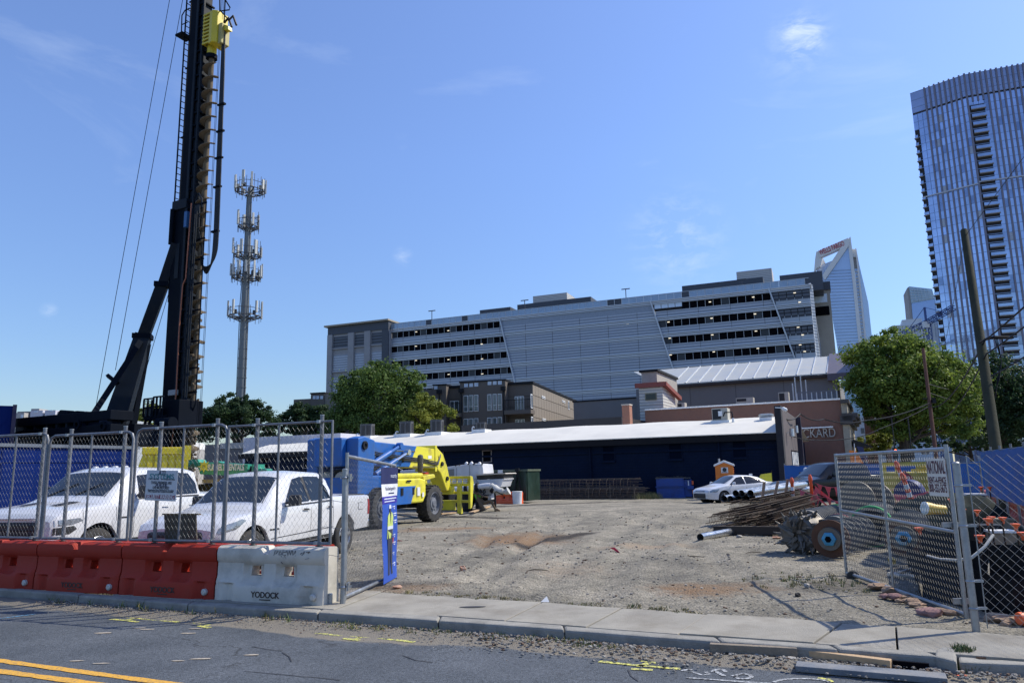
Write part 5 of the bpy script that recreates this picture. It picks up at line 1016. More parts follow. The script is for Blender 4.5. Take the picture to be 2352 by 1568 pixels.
def barrier_bm():
 L=BL/2-.012;m=MB();N=36;xs=sorted(set([-L+2*L*i/N for i in range(N+1)]))
 def sec(x):
  a=abs(x);notch=max(0,1-abs(x+.05)/.10)*.13
  rib=0
  pk=max(0,1-(min(abs(a-.27),.17)/.17)**6)
  toe=.215 if a<.56 else.20-.045*sstep(.56,.62,a)+(.04 if a>.72 else 0);wst=.132-.06*pk;end=1-.12*sstep(L-.05,L,a)
  return[(0,0),(toe*end,0),(toe*end,.02),(toe*.99*end,.20),((toe*.93)*end,.24),(.185*end-.05*pk,.27),(wst+.005,.36),(wst,.52),(.13,.56),(.155,.60),(.163,.70),(.148,.78-notch),(.105,.81-notch),(0,.812-notch)];rows9=1
 ring=[];
 for x in xs:
  s=[(y,z*.877)for y,z in sec(x)];ring.append([(x,-y,z)for y,z in s]+[(x,y,z)for y,z in s[-2:0:-1]])
 n=len(ring[0]);v=[p for r in ring for p in r];f=[(i*n+j,i*n+(j+1)%n,(i+1)*n+(j+1)%n,(i+1)*n+j)for i in range(len(xs)-1)for j in range(n)]
 f+=[tuple(range(n)),tuple(range(len(v)-1,len(v)-n-1,-1))];m.add(v,f);return m
def apply_boolean(o,cutters):
 for c in cutters:
  md=o.modifiers.new('cut','BOOLEAN');md.object=c;md.operation='DIFFERENCE';md.solver='EXACT'
 bpy.context.view_layer.update();me=bpy.data.meshes.new_from_object(o.evaluated_get(bpy.context.evaluated_depsgraph_get()));o.modifiers.clear();o.data=me
 for c in cutters:bpy.data.objects.remove(c)
b0=barrier_bm().build('barrier_shell',orange,smooth=38)
cut=[MB().prism([(x-.085,.325),(x+.085,.325),(x+.072,.455),(x-.072,.455)],-.4,.4).build('c',orange)for x in(-.27,.27)]
apply_boolean(b0,cut);B0ME=b0.data;bpy.data.objects.remove(b0)
def barrier(p,deg,m,label,group=None,prnt=True,pins=True):
 t=thing('plastic_barrier',label,'barrier',p,deg,group);me=B0ME.copy();me.materials.clear();me.materials.append(m);o=bpy.data.objects.new('shell',me);COL.objects.link(o);o.parent=t
 if pins:
  for x in(-.73,):pass
  q=MB().lathe((.76,-.225,.10),(0,-1,0),[(.045,-.05),(.045,.0),(.03,.012),(.012,.012)],14).build('connector_pin',bolt,t)
 if prnt:text_obj('YODOCK',.105,blk_print,t,(.0,-.218,.10),rot=(math.radians(88),0,0),ext=.002,xs=1.0,bold=.02);MB().box(-.09,.09,-.219,-.2165,.035,.048).build('small_print',blk_print,t)
 return t
bd=V((-.9285,.3714,0));bdeg=math.degrees(math.atan2(-.3714,.9285));bs=V((-2.50,9.88,0));bn=V((.3714,.9285,0))
labs=['dirty white plastic barrier with graffiti, nearest the gate post','red plastic barrier directly left of the white one, under the propped brown board','red plastic barrier below the joint of the middle fence panels, second from the white one','red plastic barrier third from the white one, cut off by the left edge','red plastic barrier beyond the left edge, fourth from the white one']
BAR=[]
for i in range(5):
 c=bs+bd*(BL*(i+.5))+bn*.21;BAR.append(barrier((c.x,c.y,.012),bdeg,wpl if i==0 else orange,labs[i],'interlocked plastic barriers along the kerb',prnt=i<3))
gf=BAR[0]
def stroke(pts,r,m,parent,name='graffiti'):MB().tube(pts,r,4).build(name,m,parent)
gy=-.166
for l in([(.10,.69),(.12,.76),(.17,.76),(.13,.71)],[(.18,.70),(.20,.76),(.23,.71),(.19,.70)],[(.25,.77),(.24,.70),(.30,.70)],[(.26,.74),(.31,.75)],[(.31,.77),(.33,.69),(.35,.77),(.37,.70),(.39,.77)],[(.40,.77),(.41,.70),(.45,.77),(.43,.66),(.41,.63)],[(.22,.69),(.25,.63),(.28,.69),(.31,.62),(.33,.68),(.36,.60)],[(.36,.67),(.42,.66),(.46,.70)],[(.56,.74),(.53,.72),(.56,.70),(.59,.76),(.57,.67)],[(.62,.75),(.68,.755),(.65,.73)],[(.21,.60),(.24,.57)]):
 stroke([(x-.02,gy+(.004 if z>.6 else.014),z)for x,z in[(x_,z_*.877)for x_,z_ in l]],.0045,ink,gf)
p=gnd(*z5(2280,560));t=MB().cyl((0,0,0),(0,0,.125),.033,n=14).cyl((0,0,.125),(0,0,.135),.033,.028,14).build('drink_can',mat('grey drink can',(.3,.33,.36),.3,.6));t.location=(p.x,p.y,.012);tag(t,'tall grey drink can standing at the right end of the white barrier','can')
for i in range(3):
 c=bs+bd*(BL*(i+1.0)-.45)+bn*.74;barrier((c.x,c.y,G(c.y)-.02),bdeg+3,orange,['red plastic barrier of the rear row, seen through the holes of the white one','red plastic barrier of the rear row behind the board','red plastic barrier of the rear row below the pickup grille'][i],'rear row of red barriers',prnt=False,pins=False)
def link_mesh(W_,H_,p=.078,r=.0016,zoff=0):
 m=MB();n=int(W_/p);k=int(H_/(p*.66))
 for i in range(n):
  x=p*i+(W_-n*p)/2
  for s in(0,1):
   pts=[]
   for j in range(k+1):pts.append((x+s*p/2+(p/2 if(j+s)%2 else 0),(.0025 if(j+s)%2 else-.0025),zoff+H_*j/k))
   m.tube(pts,r,3,cap=False)
 return m
wirem=mat('chain link wire',(.17,.18,.19),.55,.4,.15,12)
ftop=[(0,1003),(310,992),(315,984),(523,975),(528,978),(764,971)]
FN=Fr((bs.x+bn.x*.21,bs.y+bn.y*.21,0),bdeg)
def fpanel(pxl,pxr,pyl,pyr,label,posts,round_l,round_r,mids):
 x0,z0_=FN.sz(pxl,pyl);x1,z1_=FN.sz(pxr,pyr);zt=(z0_+z1_)/2;zb=.755;o=FN.o+FN.dx*x0;t=thing('fence_panel',label,'fence',(o.x,o.y,0),bdeg,'chain-link panels standing on the barriers');W_=x1-x0;R_=.021;rr=.11
 P=[(0,0,zb)]
 P+=([(0,0,zt-rr),(rr*.3,0,zt-rr*.3),(rr,0,zt)]if round_l else[(0,0,zt)]);P+=([(W_-rr,0,zt),(W_-rr*.3,0,zt-rr*.3),(W_,0,zt-rr)]if round_r else[(W_,0,zt)]);P+=[(W_,0,zb)]
 MB().tube(P,R_,10).build('frame',galv_d,t,smooth=True);MB().tube([(0,0,zb+.01),(W_,0,zb+.01)],R_,10).build('bottom_rail',galv_d,t,smooth=True)
 for px in mids:x=FN.sz(px,1100)[0]-x0;MB().tube([(x,-.004,zb),(x,-.004,zt)],.016,8).build('brace',galv_d,t,smooth=True)
 for px in posts:
  x=FN.sz(px,1100)[0]-x0;MB().tube([(x,.045,.70),(x,.045,zt+.085)],.028,10).build('post',galv_d,t,smooth=True);MB().cyl((x,.045,zt+.085),(x,.045,zt+.10),.031,n=10).build('post_cap',galv,t)
  for z in(zb+.02,zt):MB().cyl((x,-.03,z-.02),(x,-.03,z+.02),.03,n=8).beam((x-.04,.01,z),(x+.04,.01,z),.06,.03).build('clamp',galv,t)
  MB().cyl((x,.045,.68),(x,.045,.73),.075,.05,12).build('post_sleeve',black,t)
 lm=link_mesh(W_-.04,zt-zb-.02,zoff=zb+.01);lm.v=[(v[0]+.02,v[1]-.004,v[2])for v in lm.v];lm.build('chain_link',wirem,t,fixn=False,kind='stuff');return t,x0,zt
fpanel(-190,112,1009,998,'chain-link panel at the left edge, in front of the white grille',(88,),True,True,(30,-60))
fpanel(117,308,1000,992,'chain-link panel in front of the windshield, second from the left',(150,275),True,True,(205,))
P3,X3,Z3=fpanel(316,523,984,976,'chain-link panel with the grey security sign, third from the left',(358,489),True,True,(418,))
fpanel(527,764,976,970,'chain-link panel ending beside the gate post, in front of the second pickup',(582,732),False,False,(638,))
zs_=lambda x,y:((540+x*.10204)/1.6633,(1770+y*.10204)/1.6633)
sgn=mat('grey white sign board',(.50,.52,.55),.5,0,.04,3);(a,za_),(b,zb_)=FN.sz(*zs_(205,245),-.06),FN.sz(*zs_(1345,255),-.06);zbt=FN.sz(*zs_(640,1390),-.06)[1]
st_=thing('security_sign','grey square security warning sign hanging on the third fence panel','sign',FN.o+FN.dx*((a+b)/2)-FN.dy*.06,bdeg);Wd=(b-a)*1.02;zt=(za_+zb_)/2;Hh=zt-zbt;st_.location.z=zbt;st_.rotation_euler.y=math.radians(2.0)
MB().box(-Wd/2,Wd/2,-.004,.0,0,Hh).build('board',sgn,st_,bevel=.002)
navyp=mat('navy print',(.02,.03,.08),.5);teal=mat('teal print',(.06,.22,.25),.5);mar=mat('maroon print',(.20,.02,.06),.5);dgp=mat('dark grey print',(.06,.07,.09),.5);whp=mat('white print',(.7,.7,.7),.5)
MB().box(-Wd*.46,Wd*.46,-.0065,-.0045,Hh*.065,Hh*.195).build('red_band',mar,st_)
for txt,sz_,zz,mt,xs in(('ATI',.11,.90,navyp,1.15),('SYSTEMS',.105,.79,teal,1.33),('P: 877.248.7001    W: ATISystems.com',.030,.705,navyp,1.1),('THESE PREMISES ARE',.058,.585,dgp,.95),('24 HOUR',.085,.51,navyp,.95),('LIVE MONITORED',.058,.425,dgp,.95),('Unauthorized Entry Will Result In Immediate',.034,.345,dgp,1.0),('Police Dispatch And Criminal Prosecution',.034,.295,dgp,1.0),('SECURITY WARNING',.088,.128,whp,.93)):
 tx=text_obj(txt,sz_,mt,st_,(0,-.0085,Hh*zz),ext=.0008,bold=.015);w0=max(v.co.x for v in tx.data.vertices)-min(v.co.x for v in tx.data.vertices)
 target={'ATI':.22,'SYSTEMS':.78,'24 HOUR':.38,'SECURITY WARNING':.87,'THESE PREMISES ARE':.66,'LIVE MONITORED':.52}.get(txt,.84 if 'Unauth' in txt or '877' in txt else.80)*Wd;tx.scale.x=target/w0
for sx in(-1,1):
 for z in(.03,Hh-.03):MB().cyl((sx*Wd*.47,-.01,z),(sx*Wd*.47,.03,z),.006,n=6).build('tie',galv,st_)
p=FN.sz(375,1180,.1);q=FN.sz(447,1180,.1);bo=thing('propped_board','dark brown board leaning behind the third fence panel below the sign','board',FN.o+FN.dx*((p[0]+q[0])/2)+FN.dy*.14+V((0,0,.71)),bdeg);hb=FN.sz(400,1179,.1)[1]-.71
MB().prism([(-(q[0]-p[0])/2*.9,0),((q[0]-p[0])/2*1.1,0),((q[0]-p[0])/2*.93,hb),(-(q[0]-p[0])/2*1.1,hb*1.0)],0,.02).build('board',mat('dark brown plywood',(.055,.045,.030),.7,0,.2,5),bo)
MB().box(-.36,.36,-.01,.03,hb-.02,hb).build('edge_strip',mat('worn board edge',(.13,.10,.06),.8),bo)
p=gnd(787,1388,0);t=thing('gate_post','round steel gate post between the white barrier and the mesh gate','post',p);ht=at(795,1079,p.y).z
MB().tube([(0,0,-.1),(0,0,ht)],.036,14).build('post',galv,t,smooth=True);MB().lathe((0,0,ht),(0,0,1),[(.038,-.01),(.038,.01),(.02,.022)],14).build('cap',galv,t)
for z in(ht-.10,.22):MB().lathe((0,0,z),(0,0,1),[(.04,-.015),(.046,0),(.04,.015)],14).beam((-.06,-.02,z),(.10,.05,z),.012,.03).box(.05,.075,-.02,.09,z-.05,z+.05).build('hinge',galv,t)
for z in(.6,.95,1.3):MB().tube([(.0,-.04,z),(-.25,.0,z+.04),(-.5,-.02,z-.02)],.003,4).build('tie_wire',galv_d,t)
def gate(name,label,A,B,ztA,ztB,zbA,zbB,mid=None,rail=None,link=True,p=.060,cut=None):
 A=V(A);B=V(B);d=B-A;Wd=d.length;ang=math.atan2(d.y,d.x);t=thing(name,label,'gate',A,math.degrees(ang));R_=.024
 zt=lambda x:ztA+(ztB-ztA)*x/Wd;zb=lambda x:zbA+(zbB-zbA)*x/Wd
 for nm,l in(('hinge_stile',[(0,0,zbA-.05),(0,0,ztA+.05)]),('free_stile',[(Wd,0,zbB-.03),(Wd,0,ztB+.03)]),('top_rail',[(0,0,ztA),(Wd,0,ztB)]),('bottom_rail',[(0,0,zbA),(Wd,0,zbB)])):MB().tube(l,R_,10).build(nm,galv,t,smooth=True)
 if mid:x=Wd*mid;MB().tube([(x,0,zb(x)),(x,0,zt(x))],R_*.85,10).build('mid_stile',galv,t,smooth=True)
 if rail:MB().tube([(0,0,zb(0)+rail[0]),(Wd,0,zb(Wd)+rail[1])],R_*.85,10).build('mid_rail',galv,t,smooth=True)
 lm=link_mesh(Wd-.03,1,p,.0024);k=[]
 for v in lm.v:x=v[0]+.015;b_,tp=zb(x)+.01,zt(x)-.01;k.append((x,v[1]+.012*math.sin(x*9)*(v[2]-.5),b_+(tp-b_)*v[2]))
 n=int(Wd/p);lm=MB();kk=int((ztA-zbA)/(p*.6))
 for i in range(n):
  for s in(0,1):
   pts=[]
   for j in range(kk+1):
    x=.015+p*i+s*p/2+(p/2 if(j+s)%2 else 0);x=min(x,Wd-.01);pts.append((x,(.003 if s else-.003)*(1 if j%2 else-1),zb(x)+.01+(zt(x)-zb(x)-.02)*j/kk))
   lm.tube(pts,.0017,3,cap=False)
 lm.build('chain_link',wirem,t,fixn=False,kind='stuff');return t,Wd,zb,zt
gl,gw,gzb,gzt=gate('mesh_gate','open chain-link gate swung inward beside the left post, carrying the blue banner',(-2.29,10.25,0),(-1.98,12.42,0),at(815,1047,10.25).z,at(905,1069,12.42).z,.06,.05,mid=.9)
bl=mat('royal blue banner',(.02,.075,.40),.45,0,.06,2);bw_=mat('white banner print',(.55,.60,.72),.5);bnav=mat('navy banner print',(.012,.018,.09),.5);lime=mat('lime vest print',(.45,.55,.16),.5);figp=mat('dark figure print',(.03,.035,.06),.5)
bt=thing('safety_banner','tall blue safety banner with a lime-vested figure on the left gate','banner',gl.location+V(((gw-.82)*.1414,(gw-.82)*.99,0)),math.degrees(gl.rotation_euler.z));BWd=.84;zB0,zB1=.02,1.76
def bz(z,x):return-.035-.05*(1-(z/1.76))*(1-x/BWd)-.008*math.sin(z*7+x*3)
def bquad(name,x0,x1,z0,z1,mt,lift=0,n=6,poly=None):
 m=MB();nz=max(2,int((z1-z0)/.08));nx=n;g=[]
 for j in range(nz+1):
  z=z0+(z1-z0)*j/nz
  for i in range(nx+1):x=x0+(x1-x0)*i/nx;g.append((x,bz(z,x)-lift,z))
 k=len(g);m.add(g+[(x,y+.0015,z)for x,y,z in g],[(j*(nx+1)+i,j*(nx+1)+i+1,(j+1)*(nx+1)+i+1,(j+1)*(nx+1)+i)for j in range(nz)for i in range(nx)]+[(k+j*(nx+1)+i,k+(j+1)*(nx+1)+i,k+(j+1)*(nx+1)+i+1,k+j*(nx+1)+i+1)for j in range(nz)for i in range(nx)]);return m.build(name,mt,bt,smooth='all',fixn=False)
bquad('sheet',0,BWd,zB0,zB1,bl);bquad('top_panel',0,BWd,1.50,1.76,bnav,.003);bquad('white_panel',0,BWd,1.31,1.50,mat('white banner panel',(.66,.68,.74),.5),.003);bquad('dark_blue_panel',0,BWd,1.20,1.31,mat('deep blue print',(.03,.02,.30),.5),.003)
def bpoly(name,pts,mt,lift=.007):MB().add([(x,bz(z,x)-lift,z)for x,z in pts]+[(x,bz(z,x)-lift+.002,z)for x,z in pts],[tuple(range(len(pts)))]+[(i,len(pts)+i,len(pts)+(i+1)%len(pts),(i+1)%len(pts))for i in range(len(pts))]).build(name,mt,bt)
cx=.40
bpoly('legs_print',[(cx-.13,.80),(cx+.13,.80),(cx+.12,.20),(cx+.14,.12),(cx+.04,.12),(cx+.01,.65),(cx-.06,.12),(cx-.15,.12),(cx-.10,.45)],figp);bpoly('vest_print',[(cx-.15,.66),(cx+.14,.66),(cx+.17,1.0),(cx+.10,1.06),(cx-.04,1.06),(cx-.14,1.0)],lime,.008);bpoly('vest_band_print',[(cx-.145,.80),(cx+.145,.80),(cx+.15,.85),(cx-.15,.85)],bw_,.009);bpoly('neck_print',[(cx-.02,1.06),(cx+.05,1.06),(cx+.02,.88)],figp,.0095)
bpoly('face_print',[(cx-.04,1.04),(cx+.06,1.04),(cx+.06,1.12),(cx-.04,1.12)],figp,.008);bpoly('helmet_print',[(cx-.06,1.12),(cx+.08,1.12),(cx+.06,1.175),(cx-.03,1.175)],bw_,.009);bpoly('glove_print',[(cx+.16,.66),(cx+.21,.66),(cx+.2,.56),(cx+.15,.58)],mat('red glove print',(.35,.04,.06)),.008)
def btext(s,size,x,z,mt,al='LEFT'):
 o=text_obj(s,size,mt,bt,(x,bz(z,x)-.010,z),ext=.0008,align=al);return o
btext('mccarthy',.085,.44,1.625,bw_);btext('You look good in',.075,.18,1.43,bnav);bpoly('print_line',[(.36,1.345),(.66,1.345),(.66,1.365),(.36,1.365)],bnav);bpoly('print_line',[(.10,1.265),(.78,1.265),(.78,1.283),(.10,1.283)],bw_);bpoly('print_line',[(.10,1.225),(.70,1.225),(.70,1.24),(.10,1.24)],bw_)
for z,s in((1.14,'Hard hat'),(1.03,'Safety glasses'),(.92,'High-vis vest'),(.70,'Gloves'),(.58,'Long pants'),(.42,'Jeans'),(.26,'Work boots')):
 bpoly('print_line',[(.62,z-.008),(.62+.011*len(s),z-.008),(.62+.011*len(s),z+.01),(.62,z+.01)],bw_);bpoly('print_line',[(.63,z-.04),(.62+.009*len(s),z-.04),(.62+.009*len(s),z-.025),(.63,z-.025)],bw_);m=MB();m.add([(cx+.12,bz(z,.5)-.009,z+.005),(.60,bz(z,.6)-.009,z+.005),(.60,bz(z,.6)-.009,z-.003),(cx+.12,bz(z,.5)-.009,z-.003)],[(0,1,2,3)]);m.build('pointer_line',bw_,bt,fixn=False)
for z,x in((.45,0),(.42,BWd),(1.74,BWd)):MB().tube([(x,bz(z,x)-.01,z),(x+(.12 if x else-.02),-.02,z+.01),(x+(.28 if x else.12),-.05,z-.03)],.004,4).build('zip_tie',whp,bt)
gr,grw,rzb,rzt=gate('mesh_gate','wide open chain-link gate on the right with a mid rail and the rental company plate',(4.83,8.38,0),(5.03,11.75,0),at(2190,1030,8.38).z,at(1940,1045,11.75).z,at(2222,1415,8.38).z+.02,.03,mid=.52,rail=(.86,.93),p=.062)
MB().lathe((grw-.25,.0,-.0),(1,0,0),[(.09,-.02),(.10,0),(.09,.02)],16).build('gate_wheel',black,gr)
MB().box(.02,.06,-.06,.12,.95,1.0).build('hinge',galv,gr);MB().box(.02,.05,-.10,.10,.14,.20).build('hinge',galv,gr);MB().tube([(.05,0,1.64),(.05,0,1.60)],.03,8).build('red_tape',mat('red tape',(.35,.03,.04)),gr)
GR=Fr((4.83,8.38,0),math.degrees(gr.rotation_euler.z));zq=lambda x,y:((3500+x*.19136)/1.6633,(1700+y*.19136)/1.6633)
(xa_,z1),(xb_,z0)=GR.sz(*zq(610,470),.03),GR.sz(*zq(270,800),.03);xa_,xb_=min(xa_,xb_),max(xa_,xb_)
pt_=thing('rental_plate','cream metal plate with maroon rental lettering and a phone number wired to the right gate','sign',GR.o+GR.dx*((xa_+xb_)/2)+GR.dy*.04,math.degrees(GR.a)+180);PW_=xb_-xa_;PH=.42;zc_=(GR.sz(*zq(440,640),.03))[1];pt_.location.z=zc_
MB().box(-PW_/2,PW_/2,-.003,.0,-PH/2,PH/2).build('plate',mat('cream plate',(.62,.60,.55),.5,0,.05,3),pt_)
mrn=mat('maroon letters',(.09,.03,.05),.5)
for s,sz_,z,w_ in(('NATIONAL',.20,.105,.94),('RENT-A-FENCE',.10,-.035,.92),('800-352-5675',.13,-.125,.92)):
 tx=text_obj(s,sz_,mrn,pt_,(0,-.005,z),ext=.0008,bold=.02);w0=max(v.co.x for v in tx.data.vertices)-min(v.co.x for v in tx.data.vertices);tx.scale.x=PW_*w_/w0
p=V((4.53,7.72,0));t=thing('gate_post','stout round steel post on the sidewalk, hinge post of the wide gate','post',p);ht=at(2215,1064,7.72).z
MB().tube([(0,0,-.1),(0,0,ht)],.037,16).build('post',galv,t,smooth=True);MB().lathe((0,0,ht),(0,0,1),[(.039,-.01),(.039,.008),(.02,.02)],16).build('cap',galv,t)
for z in(ht-.22,ht-.62,.48,.22):MB().lathe((0,0,z),(0,0,1),[(.039,-.012),(.044,0),(.039,.012)],16).box(.03,.13,-.012,.012,z-.012,z+.012).build('tension_band',galv,t)
fx=thing('chain_link_run','fixed chain-link run between the stout post and the right edge, over the silt fence','fence',p+V((.115,.0,0)),-27);FRW=1.75
MB().tube([(0,0,.03),(0,0,1.72)],.006,6).build('tension_bar',galv,fx);P_=.088;lm=MB();kk=36
for i in range(int(FRW/P_)):
 for s in(0,1):lm.tube([(P_*i+s*P_/2+(P_/2 if(j+s)%2 else 0),.003*(1 if j%2 else-1),.06+1.66*j/kk)for j in range(kk+1)],.0022,4,cap=False)
lm.build('chain_link',wirem,fx,fixn=False,kind='stuff');MB().tube([(FRW,0,0),(FRW,0,1.9)],.03,10).build('end_post',galv,fx)
MB().tube([(.0,0,.17),(FRW,.02,.15)],.003,4).build('bottom_wire',galv,fx)
DY=32.0;DO=V((at(420,980,DY).x-.42*math.cos(math.radians(-28)),DY-.42*math.sin(math.radians(-28)),G(DY)));dr=thing('drill_rig','tall black piling drill rig with yellow drive head, auger and inclined back stays','drilling rig',DO,-28)
DF=Fr((DO.x,DO.y,DO.z),-28)
def dz(py,px=430):return at(px,py,DY).z-DO.z
k3=DY/FPX;rigb=mat('black rig steel',(.0022,.0048,.011),.7,0,.25,.8,dirt=((.008,.010,.015),.5,1),spec=.08);rigs=mat('slate rig steel',(.010,.016,.026),.6,0,.2,.6,dirt=((.026,.026,.028),.5,1.5),spec=.12);yel=mat('machine yellow',(.62,.50,.025),.45,0,.08,2,dirt=((.25,.19,.05),.5,2));rust=mat('earthy auger steel',(.145,.115,.080),.9,0,.3,1.2,dirt=((.06,.05,.04),.7,2.5),spec=.2)
ZM=27.5;zj=dz(470)
MB().box(-.58,.28,-.35,.35,.8,zj+.2).build('mast_lower',rigb,dr,bevel=.02);MB().box(-.30,.20,-.28,.28,zj+.2,ZM).build('mast_upper',rigb,dr,bevel=.02)
MB().box(-.62,.34,-.42,.42,zj-.25,zj+.2).build('mast_joint',rigs,dr,bevel=.02)
for y in(-.36,.30):MB().box(.20,.34,y,y+.06,.5,ZM).build('guide_rail',rigs,dr)
MB().box(.34,.56,-.22,.22,.5,ZM-.2).build('front_plate',rigs,dr);rib=MB()
z=1.0
while z<ZM:rib.box(.28,.64,-.30,-.23,z,z+.10);rib.box(.56,.66,-.3,.3,z,z+.06);z+=.62
rib.build('rungs',rigb,dr,kind='stuff');MB().box(.62,.70,-.34,-.26,.5,ZM).build('outer_rail',rigs,dr)
ld=MB()
for y in(-.24,.02):ld.box(-.76,-.71,y,y+.05,9.6,ZM)
z=9.7
while z<ZM:ld.box(-.75,-.72,-.22,.04,z,z+.03);z+=.3
for z in(10.5,14.0,17.5,21,24.5):ld.box(-.72,-.3,-.1,-.05,z,z+.06)
ld.build('ladder',rigb,dr);zl_=dz(60);MB().tube([(-.68,-.2,zl_-.3),(-1.0,-.2,zl_-.3),(-1.05,-.2,zl_+.9),(-.85,-.2,zl_+1.1),(-.5,-.2,zl_+1.1)],.03,6).tube([(-1.02,-.2,zl_+.4),(-.62,-.2,zl_+.4)],.025,5).box(-1.05,-.55,-.5,.1,zl_-.35,zl_-.25).build('rest_platform',rigb,dr)
ax=.98;ZH=dz(60)
MB().cyl((ax,0,.1),(ax,0,ZH-1.3),.125,n=14).build('auger_stem',rust,dr,smooth=True)
nf=int((ZH-2.4)/.33)
def flight(z0,r0,r1,turns=1.0,pitch=.66,n=22,th=.03):
 m=MB();v=[];
 for i in range(n+1):a=math.tau*turns*i/n;z_=z0+pitch*turns*i/n;v+=[(ax+r0*math.cos(a),r0*math.sin(a),z_),(ax+r1*math.cos(a),r1*math.sin(a),z_+.0),(ax+r1*math.cos(a),r1*math.sin(a),z_+th),(ax+r0*math.cos(a),r0*math.sin(a),z_+th)]
 f=[(i*4+j,i*4+(j+1)%4,(i+1)*4+(j+1)%4,(i+1)*4+j)for i in range(n)for j in range(4)];return m.add(v,f)
z=.3;q0=None;zt_f=ZH-2.3
while z<zt_f:
 if q0 is None:q0=flight(0,.12,.36).build('auger_flight',rust,dr);q0.location.z=z
 else:part_copy(q0,(0,0,z),dr)
 z+=.66
so_=MB()
for i in range(140):
 zz=.5+rnd.random()**2.2*9;a=rnd.random()*6.3;r=rnd.uniform(.12,.26);so_.add(rock_verts((ax+r*math.cos(a),r*math.sin(a),zz),rnd.uniform(.05,.13),.9),RF)
so_.build('clinging_soil',rust,dr,kind='stuff',fixn=False)
h0=dz(117);h1=dz(52);hd=MB().box(.72,.80,-.35,.35,h0,h1).build('drive_head',yel,dr,bevel=.01)
for i in range(9):z=h0+(h1-h0)*i/8;MB().box(.76,1.2,-.40,-.34,z-.03,z+.04).build('head_rib',yel,hd)
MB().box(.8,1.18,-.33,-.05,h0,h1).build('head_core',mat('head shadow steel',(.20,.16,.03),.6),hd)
MB().prism([(1.18,-.4),(1.45,-.46),(1.62,-.3),(1.62,.3),(1.18,.4)],h0-.1,h1+.05,'xy').build('head_cover',yel,hd,bevel=.03)
MB().box(1.62,1.85,-.24,.24,h0-.15,h1-.6).build('motor_housing',mat('greyish yellow casting',(.36,.32,.12),.6),hd,bevel=.04);MB().prism([(1.62,h1-.55),(2.1,h1-.8),(2.15,h1-1.0),(1.62,h1-.9)],-.12,.12).build('hose_arm',yel,hd)
for x in(1.75,2.05):MB().tube([(x,-.05,h1-.5),(x+.3,-.05,h1-.35),(x+.55,-.05,h1-.9)],.05,6).build('hydraulic_hose',mat('black hydraulic hose',(.01,.01,.012),.4),hd)
MB().tube([(1.55,-.2,h1+1.0),(1.62,-.2,h1+.05),(2.25,-.2,h1-.1),(2.3,-.2,h1+.0),(1.6,-.2,h1+1.05)],.03,6).tube([(1.95,-.2,h1+.55),(1.95,-.2,h1-.6)],.03,6).tube([(1.62,-.2,h1+.1),(2.2,-.2,h1-.55),(2.0,-.2,h1-.7)],.03,6).build('head_railing',rigb,hd);MB().tube([(.92,0,h1),(1.0,0,h1+.35),(1.12,0,h1+.02)],.035,6).build('lifting_eye',rigb,hd)
MB().cyl((ax,0,h0-.45),(ax,0,h0),.22,n=14).build('swivel',yel,hd);MB().cyl((ax,0,h0-.62),(ax,0,h0-.42),.26,n=14).build('coupling',rigb,hd)
hose=mat('black hydraulic hose',(.01,.01,.012),.4)
xh=DF.sz(512,300)[0];xl2=DF.sz(468,560)[0];zbt=dz(634);ztp=dz(95);zr=dz(480)
for j in range(6):
 o_=(j-2.5)*.055;rr=.030
 P=[(1.78+o_*.6,-.05,ztp),(1.84+o_*.8,-.05,dz(200)),(1.92+o_,-.05,dz(420)),(1.96+o_,-.05,dz(540))]
 w0=(1.95+.98)/2;wr=(1.95-.98)/2+o_
 for a in range(0,181,15):P.append((w0+wr*math.cos(math.radians(a)),-.05,dz(575)-(dz(575)-zbt-.1)*math.sin(math.radians(a))*(1-o_)))
 P+=[(.98-o_,-.3,dz(540)),(.96-o_,-.3,zr)];MB().tube(P,rr,7).build('hose',hose,dr,smooth=True)
for py in(260,320,380,445,545):z=dz(py);MB().box(1.68,2.1,-.12,.02,z-.04,z+.04).build('hose_clamp',rigb,dr)
for x,y,t_,b_ in((.80,-.42,490,1040),(.88,-.48,510,1060),(1.06,-.5,490,1060),(1.18,-.5,500,1060)):MB().tube([(x,y,dz(t_)),(x,y,dz(b_))],.035,6).build('service_pipe',rigs,dr)
MB().tube([(.86,-.55,dz(480)),(.80,-.56,dz(600)),(.78,-.56,dz(648)),(.62,-.57,dz(662)),(.56,-.57,dz(760)),(.60,-.57,dz(900)),(.50,-.57,dz(1050))],.03,6).build('orange_cable',mat('faded orange cable',(.33,.12,.07),.7),dr)
MB().tube([(1.52,-.3,dz(478)),(1.50,-.3,dz(560)),(1.52,-.3,dz(930)),(1.3,-.3,dz(955))],.03,6).build('guard_rod',rigb,dr)
for py in(480,560,606,660,720,790,850,905):z=dz(py);MB().box(.7,1.54,-.33,-.27,z-.03,z+.03).build('guide_bracket',rigb,dr)
for x in(1.42,1.50,1.60,1.68):MB().tube([(x,.02,h1-.2 if x>1.55 else.5),(x-.02,.02,32)],.012,4).build('hoist_rope',rigb,dr)
MB().tube([(.80,-.25,dz(476)),(.80,-.25,dz(468)),(1.0,-.3,dz(455)),(1.2,-.3,dz(468)),(1.28,-.3,dz(490))],.045,7).build('pipe_bend',rigs,dr,smooth=True);MB().box(.42,.60,-.55,-.4,dz(530),dz(495)).build('blue_valve',mat('blue valve',(.03,.12,.3)),dr)
MB().cyl((-.5,-.46,dz(560)),(-.5,-.46,dz(480)),.10,n=10).build('tilt_cylinder',rigb,dr);MB().box(-.25,.0,-.38,-.35,dz(640),dz(560)).build('access_slot',rigs,dr)
for px,py in((385,700),(399,763)):pass
sx,sz_=DF.sz(410,555,-.3)
